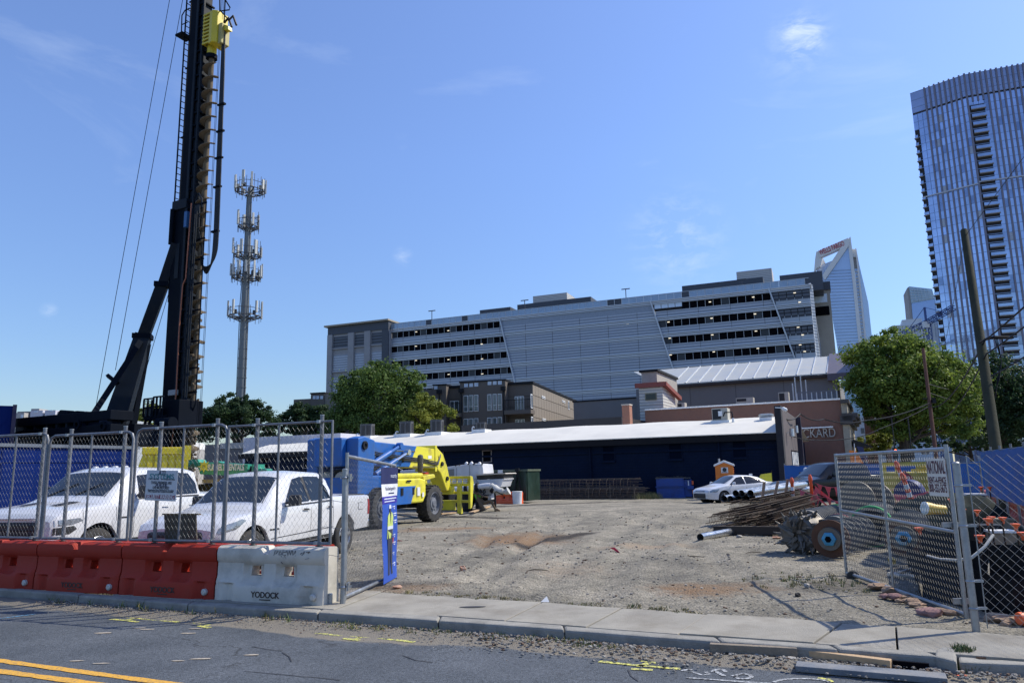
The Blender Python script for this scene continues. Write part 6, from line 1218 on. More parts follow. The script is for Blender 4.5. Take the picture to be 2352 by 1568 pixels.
def stay(a,b,w0,w1,name='back_stay',ya=-.3,yb=-.3):
 (x0,z0),(x1,z1)=DF.sz(*a,ya),DF.sz(*b,yb);m=MB();m.cyl((x0,ya,z0),(x1,yb,z1),w0,w1,4 if name!='rope' else 4);return m.build(name,rigs if name!='brace' else rigb,dr,bevel=.0)
stay((405,560),(372,660),.27,.27);stay((372,658),(330,772),.34,.34);stay((330,770),(262,985),.44,.62,yb=-1.2)
MB().cyl(*[V((DF.sz(372,655,-.3)[0],-.3,DF.sz(372,655,-.3)[1]))+V((0,0,d))for d in(-.1,.12)],.42,n=4).build('stay_collar',rigb,dr);MB().cyl(*[V((DF.sz(328,774,-.3)[0],-.3,DF.sz(328,774,-.3)[1]))+V((0,0,d))for d in(-.1,.12)],.55,n=4).build('stay_collar',rigb,dr)
stay((322,785),(215,950),.16,.16,'brace',-.6,-3);stay((335,790),(298,985),.22,.28,'brace',-.3,.8);stay((247,862),(270,880),.1,.1,'brace',-1.5,-1.5)
MB().tube([(DF.sz(412,590,.3)[0],.3,DF.sz(412,590,.3)[1]),(DF.sz(335,850,0)[0],0,DF.sz(335,850,0)[1]),(DF.sz(300,905,0)[0],0,DF.sz(300,905,0)[1])],.015,4).build('rope',rigb,dr)
for a,b in(((219,940),(395,-30)),((265,850),(425,-30))):(x0,z0),(x1,z1)=DF.sz(*a,0),DF.sz(*b,0);MB().tube([(x0,0,z0),(x1,0,z1)],.016,4).build('guy_rope',rigb,dr)
def dbox(p0,p1,y0,y1,name,mt,off=None,bev=.02):
 (x0,z1),(x1,z0)=DF.sz(*p0,y0 if off is None else off),DF.sz(*p1,y0 if off is None else off);return MB().box(min(x0,x1),max(x0,x1),y0,y1,min(z0,z1),max(z0,z1)).build(name,mt,dr,bevel=bev)
gb=mat('dark blue girder',(.006,.014,.042),.6,0,.2,1,dirt=((.02,.022,.028),.4,1.5),spec=.12);ZK=lambda x,y:(x*.2211/1.6633,(1500+y*.2211)/1.6633)
dbox(ZK(280,455),ZK(1140,665),-3.0,-2.6,'chassis_girder',rigb);dbox(ZK(1140,455),ZK(1880,665),-3.1,-2.6,'chassis_girder',gb);dbox(ZK(260,440),ZK(1900,458),-3.4,-2.4,'girder_flange',rigb);dbox(ZK(260,660),ZK(1900,685),-3.4,-2.4,'girder_flange',rigb);dbox(ZK(200,690),ZK(2300,900),-2.6,-1.0,'lower_frame',rigb)
for x in(415,585,795,965,1135):dbox(ZK(x,458),ZK(x+14,660),-3.35,-3.0,'stiffener',rigs,bev=.0)
for x in(1290,1715):dbox(ZK(x,460),ZK(x+115,662),-3.35,-3.1,'lug_plate',gb)
for x,y in((1345,550),(1785,580)):a,c=DF.sz(*ZK(x,y),-3.4);MB().lathe((a,-3.35,c),(0,-1,0),[(.2,0),(.2,.12),(.1,.12),(.1,0)],16).build('lug_ring',rigb,dr)
a,c=DF.sz(*ZK(1130,390),-3);MB().lathe((a,-3.2,c),(0,1,0),[(.1,0),(.22,0),(.22,.5),(.1,.5)],14).box(a,a+.8,-3,-2.7,c-.2,c+.15).build('sheave',rigb,dr)
dbox(ZK(1830,370),ZK(1940,600),-2.9,-2.3,'bracket_block',rigb);stay(ZK(1890,570),ZK(2060,790),.14,.14,'brace',-2.6,-2.6)
ZD=lambda x,y:((520+x*.2041)/1.6633,(1400+y*.2041)/1.6633)
dbox(ZD(480,640),ZD(780,1120),-1.0,.2,'winch_house',rigb);dbox(ZD(130,930),ZD(480,980),-1.3,.2,'platform_floor',rigb)
for x in(150,225,300,330,390,460):
 a,c=DF.sz(*ZD(x,620 if x<320 else 570),-1.3);c2=DF.sz(*ZD(x,940),-1.3)[1];MB().box(a-.03,a+.03,-1.33,-1.27,c2,c).build('railing_post',rigb,dr)
for y0,x0,x1 in((610,150,320),(570,330,520),(770,150,480)):(a,c),(b2,_c)=DF.sz(*ZD(x0,y0),-1.3),DF.sz(*ZD(x1,y0),-1.3);MB().beam((a,-1.3,c),(b2,-1.3,c),.06).build('railing',rigb,dr)
dbox(ZD(160,780),ZD(300,920),-1.28,-1.26,'mesh_guard',mat('tinted guard panel',(.03,.033,.035),.5));dbox(ZD(330,780),ZD(480,940),-1.26,-1.2,'control_cabinet',rigb)
for s in(0,85):stay(ZD(190+s,980),ZD(60+s,1400),.07,.07,'brace',-1.3,-1.3)
for q in range(8):a0=DF.sz(*ZD(180-q*16,1010+q*50),-1.3);b1=DF.sz(*ZD(262-q*16,1010+q*50),-1.3);MB().beam((a0[0],-1.3,a0[1]),(b1[0],-1.3,b1[1]),.05).build('ladder_rung',rigb,dr)
a,c=DF.sz(*ZD(575,1060),-1.2);MB().cyl((a-.45,-1.25,c),(a+.45,-1.25,c),.24,n=16).build('winch_drum',rigb,dr);a,c=DF.sz(*ZD(683,487),-.5);MB().box(a-.25,a+.25,-.55,-.4,c-.12,c+.12).build('work_light',mat('grey lamp box',(.3,.31,.33),.5),dr,bevel=.02)
for q in range(9):x=rnd.uniform(-.6,.25);z=rnd.uniform(2.2,4.2);MB().tube([(x,-.6,z),(x+rnd.uniform(-.3,.3),-.75,z+.3),(x+rnd.uniform(-.5,.5),-.65,z+rnd.uniform(.1,.7)),(x+.1,-.5,z+1)],.025,5).build('hose',MATS['slate rig steel']if q%2 else hose,dr)
MB().box(-1.2,1.3,-1.1,1.2,0,.9).build('slew_base',rigb,dr,bevel=.03)
for s in(-1,1):MB().prism([(-3.2,.15),(-2.9,0),(2.9,0),(3.2,.15),(3.2,.7),(2.9,.95),(-2.9,.95),(-3.2,.7)],s*1.5-.35,s*1.5+.35).build('crawler_track',black,dr,bevel=.03)
cblue=mat('container blue',(.001,.014,.115),.6,0,.12,.5,dirt=((.006,.02,.08),.5,.7),spec=.08);cblue2=mat('deep container blue',(.001,.010,.085),.6,0,.1,.5,spec=.08)
A=at(-20,1017,21.5);B=at(316,1025,25.6);cf=Fr((A.x,A.y,G(22)),math.degrees(math.atan2(B.y-A.y,B.x-A.x)));t=frthing(cf,'blue_tank','long dark blue steel container behind the front pickup truck','container');Lc=(B-A).length;Ht=A.z-G(22)
MB().box(-3,Lc,0,2.4,.1,Ht-.1).build('body',cblue,t,bevel=.02);MB().box(-3.05,Lc+.05,-.06,2.5,Ht-.1,Ht).build('top_rim',mat('grey blue rim',(.12,.14,.18),.5),t);MB().box(-3,Lc,-.02,2.4,Ht-.75+.2,Ht-.48).build('weld_line',cblue,t)
for i in range(6):x=-2.4+i*1.35;MB().box(x,x+.06,-.012,.0,.1,Ht-.1).build('seam',cblue2,t)
A=at(-150,926,28);fr=Fr((A.x,28,G(28)),34);x1,z1=fr.sz(38,932);t=frthing(fr,'blue_silo_box','tall blue steel box rising at the far left edge above the dark girders','container');MB().box(0,x1,0,3,0,z1).build('body',cblue2,t,bevel=.02);MB().box(x1-.12,x1+.02,-.03,3,0,z1+.05).build('corner_post',mat('dark purple edge',(.02,.015,.05)),t)
yb=mat('bright yellow bin',(.72,.56,.02),.4,0,.06,1.5,dirt=((.35,.27,.06),.4,3));fr=Fr((at(318,1027,23).x,23,G(23)),24);(xa,zt)=fr.sz(331,1027);xb=fr.sz(433,1027)[0];xc=fr.sz(318,1073)[0];t=frthing(fr,'yellow_skip','bright yellow ribbed steel bin behind the front pickup cab','bin');zl0=fr.sz(380,1073)[1]
MB().prism([(xc-.6,0),(xb,0),(xb,zt-.12),(xa,zt-.12)],0,2).build('body',yb,t,bevel=.01);MB().box(xa-.05,xb+.05,-.08,.0,zt-.22,zt).box(xa,xb,0,2.02,zt-.1,zt-.003).build('rim',yb,t,bevel=.02)
for i in range(6):x=xa+.12+(xb-xa)*i/6.2;MB().prism([(x,zt-.24),(x+.14,zt-.24),(x+.14,.2),(x,.2)],-.05,-.003).build('rib',yb,t)
MB().lathe((xb-.12,-.1,zt-.17),(0,-1,0),[(.05,0),(.05,.02),(.025,.02),(.025,0)],12).box(xb-.16,xb+.08,-.1,-.082,zt-.4,zt+.05).build('lifting_lug',yb,t)
gm=mat('rental green',(.030,.27,.19),.45,0,.08,1.5,dirt=((.02,.12,.09),.5,2));zs2=lambda x,y:((650+x*.1743)/1.6633,(1680+y*.1743)/1.6633)
fr=Fr((at(440,1080,26).x,26,G(26)),-5);t=frthing(fr,'boom_lift','green boom lift with white rental lettering on its boom behind the pickups','boom lift')
def fpoly(fr,t,name,pts,mt,y0,y1,q=zs2,bev=0,off=None,seg=2):return MB().prism([fr.sz(*q(*p),y0 if off is None else off)for p in pts],y0,y1).build(name,mt,t,bevel=bev,seg=seg)
fpoly(fr,t,'boom',[(580,482),(960,495),(1050,465),(1150,500),(1690,530),(1670,795),(650,750)],gm,0,.5,bev=.02);fpoly(fr,t,'boom_pivot',[(380,418),(600,425),(640,490),(560,600),(500,500),(380,600)],gm,.05,.6)
for a,b in((1655,1700),(1795,1830),(1870,1915)):fpoly(fr,t,'jib_plate',[(a,530),(b,530),(b-15,790),(a-15,790)],gm,-.1,.5)
fpoly(fr,t,'jib_core',[(1690,570),(1930,570),(1930,760),(1690,760)],blackm,.1,.4);fpoly(fr,t,'jib_box',[(1920,620),(2115,632),(2110,795),(1960,790)],gm,0,.5,bev=.02)
(xa,za),(xb,zb_)=fr.sz(*zs2(825,600)),fr.sz(*zs2(1625,610));tx=text_obj('SUNBELT RENTALS',.3,whp,t,((xa+xb)/2,-.012,(za+zb_)/2),ext=.004,bold=.03);w0=max(v.co.x for v in tx.data.vertices)-min(v.co.x for v in tx.data.vertices);tx.scale=((xb-xa)/w0,1.0,1);tx.rotation_euler.y=math.radians(1)
a,c=fr.sz(*zs2(745,580));sy=mat('yellow sun print',(.65,.6,.08),.5)
for k in range(8):an=k*math.tau/8;MB().prism([(a+.12*math.cos(an-.3),c+.12*math.sin(an-.3)),(a+.12*math.cos(an+.3),c+.12*math.sin(an+.3)),(a+.24*math.cos(an),c+.24*math.sin(an))],-.012,-.004).build('sun_ray',sy,t)
MB().lathe((a,-.003,c),(0,-1,0),[(.13,0),(.13,.01),(.06,.01),(.06,0)],16).build('sun_disc',sy,t)
z_=fr.sz(500,1100)[1];x_0=fr.sz(455,1100)[0];x_1=fr.sz(585,1100)[0];MB().box(x_0,x_1,.0,1.6,.55,z_-.15).build('turntable',blackm,t,bevel=.03);MB().box(x_0+.2,x_1-.3,-.1,.9,z_-.12,z_-.0).build('deck_shelf',mat('tan shelf',(.2,.17,.13),.8),t)
for x in(x_0+.4,x_1-.4):MB().cyl((x,-.1,.4),(x,.4,.4),.42,n=20).build('wheel',black,t)
hd_=math.radians(22);th_p=gnd(990,1196);TD=math.degrees(math.pi/2-hd_)
hx=V((math.sin(hd_),math.cos(hd_),0));ly=V((-hx.y,hx.x,0));fwc=V((-3.2,28.3,G(28.3)));TO=fwc-hx*1.9+ly*1.05;th=thing('telehandler','blue and yellow telehandler with big lugged tyre and yellow fork carriage','telehandler',TO,TD)
TFr=Fr((TO.x,TO.y,TO.z),TD)
tb=mat('machine blue',(.008,.10,.38),.45,0,.12,1.2,dirt=((.05,.09,.16),.75,1.6));tyl=mat('machine lemon yellow',(.68,.62,.04),.4,0,.06,1.5,dirt=((.26,.20,.08),.75,1.8));rim_m=mat('grey hub',(.13,.14,.165),.6,.1,.2,6)
def lug_wheel(par,x,y,r,w_,out,nl=22):
 t_=MB().lathe((x,y,r),(0,1,0),[(r*.62,-w_/2),(r*.85,-w_/2),(r*.93,-w_*.46),(r*.95,-w_*.3),(r*.95,w_*.3),(r*.93,w_*.46),(r*.85,w_/2),(r*.62,w_/2),(r*.60,0)],40,cap=False).build('wheel',black,par,smooth=40)
 L=MB()
 for s in(-1,1):
  for k in range(nl):
   a=math.tau*(k+(.5 if s>0 else 0))/nl;pts=[]
   for q,(yy,da)in enumerate(((0,.0),(w_*.25,.09),(w_*.5,.13))):pts.append((yy*s,a+da))
   for(y0,a0),(y1,a1)in zip(pts,pts[1:]):
    f=lambda yy,aa,rr:(x+rr*math.sin(aa),y+yy,r+rr*math.cos(aa));dw=.075
    L.add([f(y0,a0-dw,r*.93),f(y0,a0+dw,r*.93),f(y1,a1+dw,r*.92),f(y1,a1-dw,r*.92),f(y0,a0-dw*.8,r*1.0),f(y0,a0+dw*.8,r*1.0),f(y1,a1+dw*.8,r*.985),f(y1,a1-dw*.8,r*.985)],[(0,3,2,1),(4,5,6,7),(0,1,5,4),(1,2,6,5),(2,3,7,6),(3,0,4,7)])
 L.build('tread_lugs',black,t_,fixn=True,kind='stuff');MB().lathe((x,y,r),(0,out,0),[(r*.62,w_/2-.02),(r*.57,w_/2-.01),(r*.52,w_*.25),(r*.34,w_*.2),(r*.32,w_*.36),(r*.2,w_*.38),(r*.17,w_*.45),(r*.02,w_*.46)],24,cap=False).build('rim',rim_m,t_,smooth=30)
 b_=MB()
 for k in range(10):a=math.tau*k/10;b_.cyl((x+r*.42*math.sin(a),y+out*w_*.2,r+r*.42*math.cos(a)),(x+r*.42*math.sin(a),y+out*(w_*.2+.04),r+r*.42*math.cos(a)),.03,n=6)
 b_.build('wheel_bolts',rim_m,t_,kind='stuff');return t_
R1=.68
for x,y,o in((1.9,-1.05,-1),(1.9,1.05,1),(-1.7,-1.05,-1),(-1.7,1.05,1)):lug_wheel(th,x,y,R1,.46,o)
MB().box(-2.6,2.3,-.55,.55,.55,1.1).build('chassis',blackm,th,bevel=.03);MB().cyl((1.9,-.9,R1),(1.9,.9,R1),.13).cyl((-1.7,-.9,R1),(-1.7,.9,R1),.13).build('axles',blackm,th)
MB().prism([(-1.0,.75),(1.05,.75),(1.25,1.0),(1.25,1.55),(.9,1.62),(-1.0,1.62)],-1.25,-.55).build('engine_cover',tyl,th,bevel=.06)
MB().prism([(-1.0,.75),(.1,.75),(.45,1.35),(-1.0,1.35)],-1.275,-1.252).build('blue_stripe',tb,th);MB().box(-.9,1.15,-1.2,-.6,1.63,1.80).build('hood_top',tyl,th,bevel=.06);MB().box(.55,.75,-1.285,-1.252,1.0,1.3).build('badge',whp,th);MB().box(.2,.35,-1.28,-1.252,1.05,1.3).build('handle_recess',blackm,th)
MB().box(-.6,-.45,-1.30,-1.26,1.05,1.3).build('tank_cap',blackm,th);MB().box(1.0,2.4,-.55,.5,1.1,1.45).build('front_deck',tyl,th,bevel=.04)
MB().prism([(1.2,1.5),(2.1,1.62),(2.0,1.75),(1.1,1.7)],-1.2,-.7).build('fender_lamp_bar',tyl,th,bevel=.03);MB().box(1.25,1.5,-1.22,-1.05,1.75,1.82).build('tail_lamp',mat('red lamp lens',(.4,.03,.02),.3),th)
MB().lathe((1.35,-.95,2.15),(0,0,1),[(.02,-.45),(.10,-.3),(.115,.2),(.09,.3),(.02,.33)],14).build('work_lamp',mat('smoked lamp',(.10,.09,.07),.2),th)
zb0=TFr.side(790,1017,-.0)
yl_,yr_=.42,-.42
BZ1,BZ0=2.95,2.05;xr=-2.55;xf=3.9;BZ1f,BZ0f=2.72,1.98
MB().prism([(xr-.25,.9),(xr+.55,.9),(xr+.75,2.3),(xr+.75,2.9),(xr+.1,3.02),(xr-.25,2.95)],-1.0,-.55).build('rear_tower',tb,th,bevel=.04);MB().prism([(xr-.25,.9),(xr+.55,.9),(xr+.75,2.3),(xr+.75,2.9),(xr+.1,3.02),(xr-.25,2.95)],.55,1.0).build('rear_tower',tb,th,bevel=.04)
MB().prism([(xr-.5,2.05),(xr+.2,2.05),(xr+.2,BZ1),(xr-.5,BZ1+.02)],-.54,.54).build('counterweight_beam',tb,th,bevel=.05);MB().box(xr-.45,xr+.3,-.54,.54,.8,1.7).build('counterweight',tb,th,bevel=.05)
MB().lathe((xr+.1,-1.0,2.72),(0,-1,0),[(.14,0),(.14,.06),(.07,.06),(.06,.02)],16).build('pivot_pin',blackm,th)
for y in(-.28,.3):MB().lathe((xr-.1,y,1.62),(-1,0,0),[(.24,-.1),(.28,0),(.24,.06),(.20,.07)],18).build('hose_reel',mat('pale reel flange',(.45,.42,.36),.7),th)
MB().add([(xr+.2,yr_,BZ0),(2.1,yr_,2.02),(2.1,yr_,2.81),(xr+.2,yr_,BZ1),(xr+.2,yl_,BZ0),(2.1,yl_,2.02),(2.1,yl_,2.81),(xr+.2,yl_,BZ1)],[(0,1,2,3),(7,6,5,4),(0,4,5,1),(1,5,6,2),(2,6,7,3),(3,7,4,0)]).build('boom',tb,th,bevel=.03)
MB().prism([(1.45,2.02),(3.75,1.97),(3.75,2.72),(2.5,2.79),(2.0,2.81)],yr_-.012,yl_+.012).build('boom_nose',tyl,th,bevel=.01)
MB().prism([(3.5,2.78),(3.75,2.86),(3.95,2.80),(4.45,2.55),(4.85,2.0),(5.15,1.3),(5.1,1.05),(4.75,1.05),(4.25,1.75),(3.85,1.98),(3.5,1.9)],-.30,.30).build('gooseneck',tyl,th,bevel=.04)
MB().box(3.45,3.6,-.46,.46,1.85,2.88).build('nose_plate',tyl,th,bevel=.01)
for x,z in((4.3,2.15),(4.75,1.55)):MB().cyl((x,-.36,z),(x,.36,z),.09,n=12).build('neck_pin',blackm,th)
for a,b in(((-1.4,2.12),(.45,2.78)),((-1.2,1.78),(1.0,2.55))):
 MB().cyl((a[0],-.62,a[1]),(a[0]+(b[0]-a[0])*.62,-.62,a[1]+(b[1]-a[1])*.62),.10,n=12).build('lift_cylinder',tb,th,smooth=True);MB().cyl((a[0]+(b[0]-a[0])*.6,-.62,a[1]+(b[1]-a[1])*.6),(b[0],-.62,b[1]),.055,n=10).lathe((b[0],-.7,b[1]),(0,1,0),[(.12,0),(.12,.2)],12).build('cylinder_rod',chrome if b[1]<2.6 else tb,th,smooth=30)
MB().box(-1.9,-.9,-.95,-.5,.8,1.75).build('side_tank',tb,th,bevel=.05);MB().box(-1.0,.6,.4,1.2,.9,2.0).build('cab',blackm,th,bevel=.05)
hs_=mat('black hydraulic hose',(.01,.01,.012),.4)
for k in range(3):MB().tube([(-1.9,-.52-.03*k,2.55+.05*k),(-.8,-.5,2.42+.05*k),(.8,-.47,2.30+.06*k),(2.6,-.45,2.2+.06*k),(3.6,-.5,2.1+.05*k),(4.1,-.36,2.45+.04*k)],.022,5).build('hydraulic_hose',hs_,th,smooth=True)
for x,z,w_,h,mt in((-1.2,2.35,.34,.14,whp),(.9,2.2,.16,.16,blackm),(2.9,2.35,.28,.12,whp),(-.2,1.5,.3,.06,blackm),(.9,.95,.12,.16,whp)):MB().box(x,x+w_,-1.292 if z<1.9 else yr_-.02,-1.276 if z<1.9 else yr_-.013,z,z+h).build('decal',mt,th)
MB().box(1.7,3.7,yr_-.03,yr_-.013,2.02,2.06).box(.3,1.9,yr_-.02,yr_-.004,2.60,2.63).build('weld_seam',mat('grimy seam',(.12,.11,.06),.8),th)
MB().prism([(-2.5,.7),(-1.95,.7),(-1.95,.78),(-2.42,.78)],-1.2,-.6).prism([(-2.45,1.1),(-1.95,1.1),(-1.95,1.16),(-2.4,1.16)],-1.15,-.6).build('access_step',blackm,th)
CX=5.25
for y in(-1.15,1.05):MB().prism([(CX,1.62),(CX+.22,1.62),(CX+.32,1.35),(CX+.15,.35),(CX-.02,.3)],y,y+.10).build('carriage_side',tyl,th,bevel=.01)
for z in(1.58,1.28,.95,.6):MB().box(CX,CX+.12,-1.14,1.14,z-.05,z+.06).build('carriage_bar',tyl,th,bevel=.01)
for y in[-1.0+.25*i for i in range(9)]:MB().box(CX+.04,CX+.08,y-.012,y+.012,1.3,1.58).build('load_guard_bar',tyl,th)
for z in(1.38,1.48):MB().box(CX+.04,CX+.08,-1.1,1.1,z-.01,z+.01).build('load_guard_bar',tyl,th)
for y in(-.75,.75):MB().prism([(CX-.12,1.3),(CX,1.36),(CX+.06,1.2),(CX+.0,.5),(CX+.1,.14),(CX+.02,.08),(CX-.14,.12),(CX-.16,1.1)],y,y+.16).build('fork_shank',tyl,th,bevel=.015);MB().box(CX,CX+1.2,y,y+.14,.06,.11).build('fork',blackm,th)
MB().box(CX-.05,CX+.02,-.45,.2,.25,.55).build('carriage_plate',tyl,th);MB().box(5.0,5.3,-.4,.4,.9,1.25).build('quick_coupler',tyl,th,bevel=.03)
Q=lambda x,y:((1640+x*.16156)/1.6633,(1760+y*.16156)/1.6633)
CF=Fr((at(960,1150,38).x,38,G(38)),-14);cp=frthing(CF,'concrete_pump','white trailer concrete pump with hopper and outlet elbow behind the telehandler forks','concrete pump')
pwt=mat('white machine paint',(.56,.57,.61),.45,0,.05,1,dirt=((.30,.29,.28),.4,1.5));pgr=mat('grey vent screen',(.20,.20,.20),.7)
fpoly(CF,cp,'canopy',[(-300,240),(60,190),(1010,60),(1110,60),(1110,800),(700,800),(-300,760)],pwt,0,2.0,Q,.04);fpoly(CF,cp,'rear_door',[(1025,105),(1220,110),(1220,430),(1018,430)],pwt,-.03,.0,Q,.01)
fpoly(CF,cp,'end_hood',[(1112,60),(1255,75),(1285,295),(1230,330),(1112,600)],pwt,.0,1.9,Q,.03);fpoly(CF,cp,'vent',[(395,210),(585,190),(585,360),(395,360)],pgr,-.03,-.003,Q)
for x in(345,640,950):fpoly(CF,cp,'panel_seam',[(x,160 if x<800 else 90),(x+7,158 if x<800 else 88),(x+7,620),(x,620)],pgr,-.02,-.002,Q)
for x,y in((190,120),(305,125),(390,118),(600,92),(690,75),(905,55),(1035,60),(1230,65)):fpoly(CF,cp,'latch',[(x,y),(x+35,y),(x+30,y+30),(x,y+30)],blackm,-.06,-.003,Q)
for x,y in((880,25),(1000,20),(1190,28)):a,c=CF.sz(*Q(x,y+12),.3);MB().lathe((a,.3,c-.08),(0,0,1),[(.09,0),(.09,.05),(.03,.12)],10).build('roof_cap',pwt,cp)
a,c=CF.sz(*Q(170,300));tx=text_obj('MVS',.62,blk_print,cp,(a,-.012,c),ext=.004,bold=-.004);a,c=CF.sz(*Q(870,582));text_obj('3269',.23,blk_print,cp,(a,-.012,c),ext=.004,bold=.03)
fpoly(CF,cp,'hopper_lid',[(1095,315),(1790,282),(1810,305),(1100,350)],mat('mud-stained lid',(.40,.37,.33),.8),-.6,1.6,Q,.01);fpoly(CF,cp,'hopper_skirt',[(1115,345),(1760,320),(1765,420),(1130,435)],black,-.45,1.4,Q);fpoly(CF,cp,'hopper',[(1115,450),(1775,418),(1775,440),(1745,450),(1690,620),(1350,640),(1190,560)],pwt,-.5,1.4,Q,.02)
fpoly(CF,cp,'underframe',[(820,770),(1400,790),(1370,1000),(1000,1000),(860,820)],blackm,-.1,1.2,Q,.03);fpoly(CF,cp,'valve_house',[(1100,680),(1480,640),(1500,820),(1240,860),(1120,790)],pwt,-.3,1.0,Q,.05)
fpoly(CF,cp,'outrigger_box',[(1380,820),(1450,810),(1475,910),(1385,925)],pwt,-.7,-.1,Q,.02)
P3=[CF.sz(*Q(*p),-.8)for p in((580,690),(880,655),(1130,625),(1360,590),(1450,590),(1530,640),(1590,690),(1660,720),(1740,715),(1810,740),(1880,700))]
MB().tube([(x,-.8,z)for x,z in P3[:5]],.15,12).build('delivery_pipe',pwt,cp,smooth=True);MB().tube([(x,-.8,z)for x,z in P3[4:9]],[.17,.2,.2,.18,.15],12).build('outlet_elbow',mat('muddy white elbow',(.44,.44,.43),.6,0,.2,3),cp,smooth=True);MB().tube([(x,-.8,z)for x,z in P3[8:]],[.10,.12,.2],10).build('outlet_mouth',MATS['muddy white elbow'],cp,smooth=True)
for i in(1,2,5):x,z=P3[i];MB().lathe((x-.1,-.8,z),(1,0,-.05 if i<3 else-.8),[(.17,0),(.21,.03),(.21,.15),(.17,.18)],14).build('pipe_clamp',blackm,cp)
for x,z in(P3[1],P3[2]):MB().box(x-.08,x+.08,-.85,-.1,z-1.1,z-.1).build('pipe_stand',blackm,cp)
a,c=CF.sz(*Q(835,1010),-.2);lw=MB().lathe((a,-.35,.48),(0,1,0),[(.28,0),(.47,0),(.49,.05),(.49,.3),(.47,.34),(.28,.34)],28).build('wheel',black,cp,smooth=35);MB().lathe((a,-.34,.48),(0,-1,0),[(.28,-.05),(.26,-.1),(.12,-.1),(.1,0),(.02,.01)],18).build('rim',blackm,lw)
for k in range(7):x,z=CF.sz(*Q(1100+rnd.random()*450,640+rnd.random()*250),-.9);MB().tube([(x,-.9,z),(x+rnd.uniform(-.2,.3),-1.0,z+rnd.uniform(-.3,.2)),(x+rnd.uniform(-.1,.5),-.9,z+rnd.uniform(-.4,.1))],.03,5).build('hose',hose,cp)
p1=CF.sz(*Q(1560,960),-.8);MB().box(p1[0]-.04,p1[0]+.04,-.85,-.77,0,p1[1]+.4).build('jack_leg',blackm,cp)
fr=Fr((at(905,1110,40).x,40,G(40)),-14);zz6=lambda x,y:((1200+x*.32313)/1.6633,(1600+y*.32313)/1.6633);cm=frthing(fr,'compressor','white machine with a yellow-and-navy logo panel seen under the telehandler boom','compressor')
fpoly(fr,cm,'body',[(1015,610),(1240,590),(1240,800),(1015,800)],pwt,0,1.6,zz6,.03);fpoly(fr,cm,'logo_panel',[(1112,650),(1235,640),(1235,715),(1112,722)],bnav,-.02,-.003,zz6);fpoly(fr,cm,'logo_wedge',[(1125,655),(1150,652),(1128,715)],tyl,-.03,-.022,zz6)
a,c=fr.sz(*zz6(1195,683));text_obj('SHE',.2,whp,cm,(a,-.03,c),ext=.003,bold=.02);MB().box(.2,3,.1,1.4,.1,fr.sz(*zz6(1100,800))[1]).build('undercarriage',blackm,cm)
dg=mat('dark green dumpster',(.004,.020,.012),.5,0,.2,1,dirt=((.02,.06,.05),.5,1.5));fr=Fr((at(1110,1078,47).x,47,G(47)),-20);t=frthing(fr,'green_dumpster','dark green roll-off dumpster against the navy wall, right of the pump','dumpster')
x1,zt=fr.sz(1213,1077);MB().box(0,x1-.05,0,2.4,.15,zt-.12).build('body',dg,t);MB().box(-.1,x1,-.1,2.5,zt-.12,zt).build('top_rail',mat('olive rail',(.08,.10,.07),.6),t)
for px in(1140,1166,1184,1207):x=fr.sz(px,1100)[0];MB().box(x-.08,x+.08,-.12,-.003,.15,zt-.12).build('rib',dg,t)
a,c=fr.sz(1151,1090);MB().box(a-.16,a+.16,-.15,-.125,c-.35,c+.3).build('notice',whp,t);a,c=fr.sz(1191,1090);
for s in(-.25,.25):MB().beam((a,-.2,c+.3),(a+s,-.2,.5),.06).build('hook_frame',blackm,t)
MB().box(a-.12,a+.12,-.3,-.13,c+.2,c+.4).build('hook',blackm,t)
p=at(1168,1146,45.6);p.z=G(45.6);rb=barrier((p.x,p.y,p.z),-22,mat('bright orange plastic',(.65,.10,.03),.45,0,.06,2),'bright orange plastic barrier standing alone beside the pump outlet',prnt=False,pins=False)
p=at(1188,1146,45.2);p.z=G(45.2)-.05;t=MB().lathe((0,0,0),(0,0,1),[(.32,0),(.38,.75),(.40,.78),(.38,.80),(.02,.80)],18).build('bucket',mat('white bucket',(.62,.64,.66),.5));t.location=p;t.scale=(.8,.8,1.0);tag(t,'white plastic bucket in front of the green dumpster','bucket')
rb1=mat('rusty rebar',(.026,.017,.013),.85,.2,.3,4,dirt=((.13,.07,.04),.6,6));rb2=mat('grey brown rebar',(.11,.085,.068),.85,.1,.3,3,dirt=((.26,.15,.09),.7,1.5))
def cage(name,label,A,B,r,nb_,spacing,mt,bar=.014,hoop=.008,group=None,sides=12,open_=.0):
 A,B=V(A),V(B);L=(B-A).length;d=(B-A).normalized();u=V((0,0,1));a=d.cross(u).normalized();b=a.cross(d);t=thing(name,label,'rebar cage',A,0,group)
 for k in range(nb_):
  an=math.tau*k/nb_+.2;o=(a*math.cos(an)+b*math.sin(an))*r;j=rnd.uniform(-.15,.25);MB().tube([o-d*j,o+d*(L+rnd.uniform(-.1,.3))],bar,5).build('longitudinal_bar',mt,t)
 n=int(L/spacing);c0=None;ring=[(a*math.cos(math.tau*k/sides)+b*math.sin(math.tau*k/sides))*(r-bar)for k in range(sides+1)]
 q=MB().tube(ring,hoop,4,cap=False).build('hoop',mt,t);q.location=d*.15
 for i in range(1,n):part_copy(q,d*(.15+(L-.3)*i/n+rnd.uniform(-.01,.01)),t)
 return t
pa,pb_=at(1197,1138,54),at(1484,1138,49.6);pa.z=G(54);pb_.z=G(50)
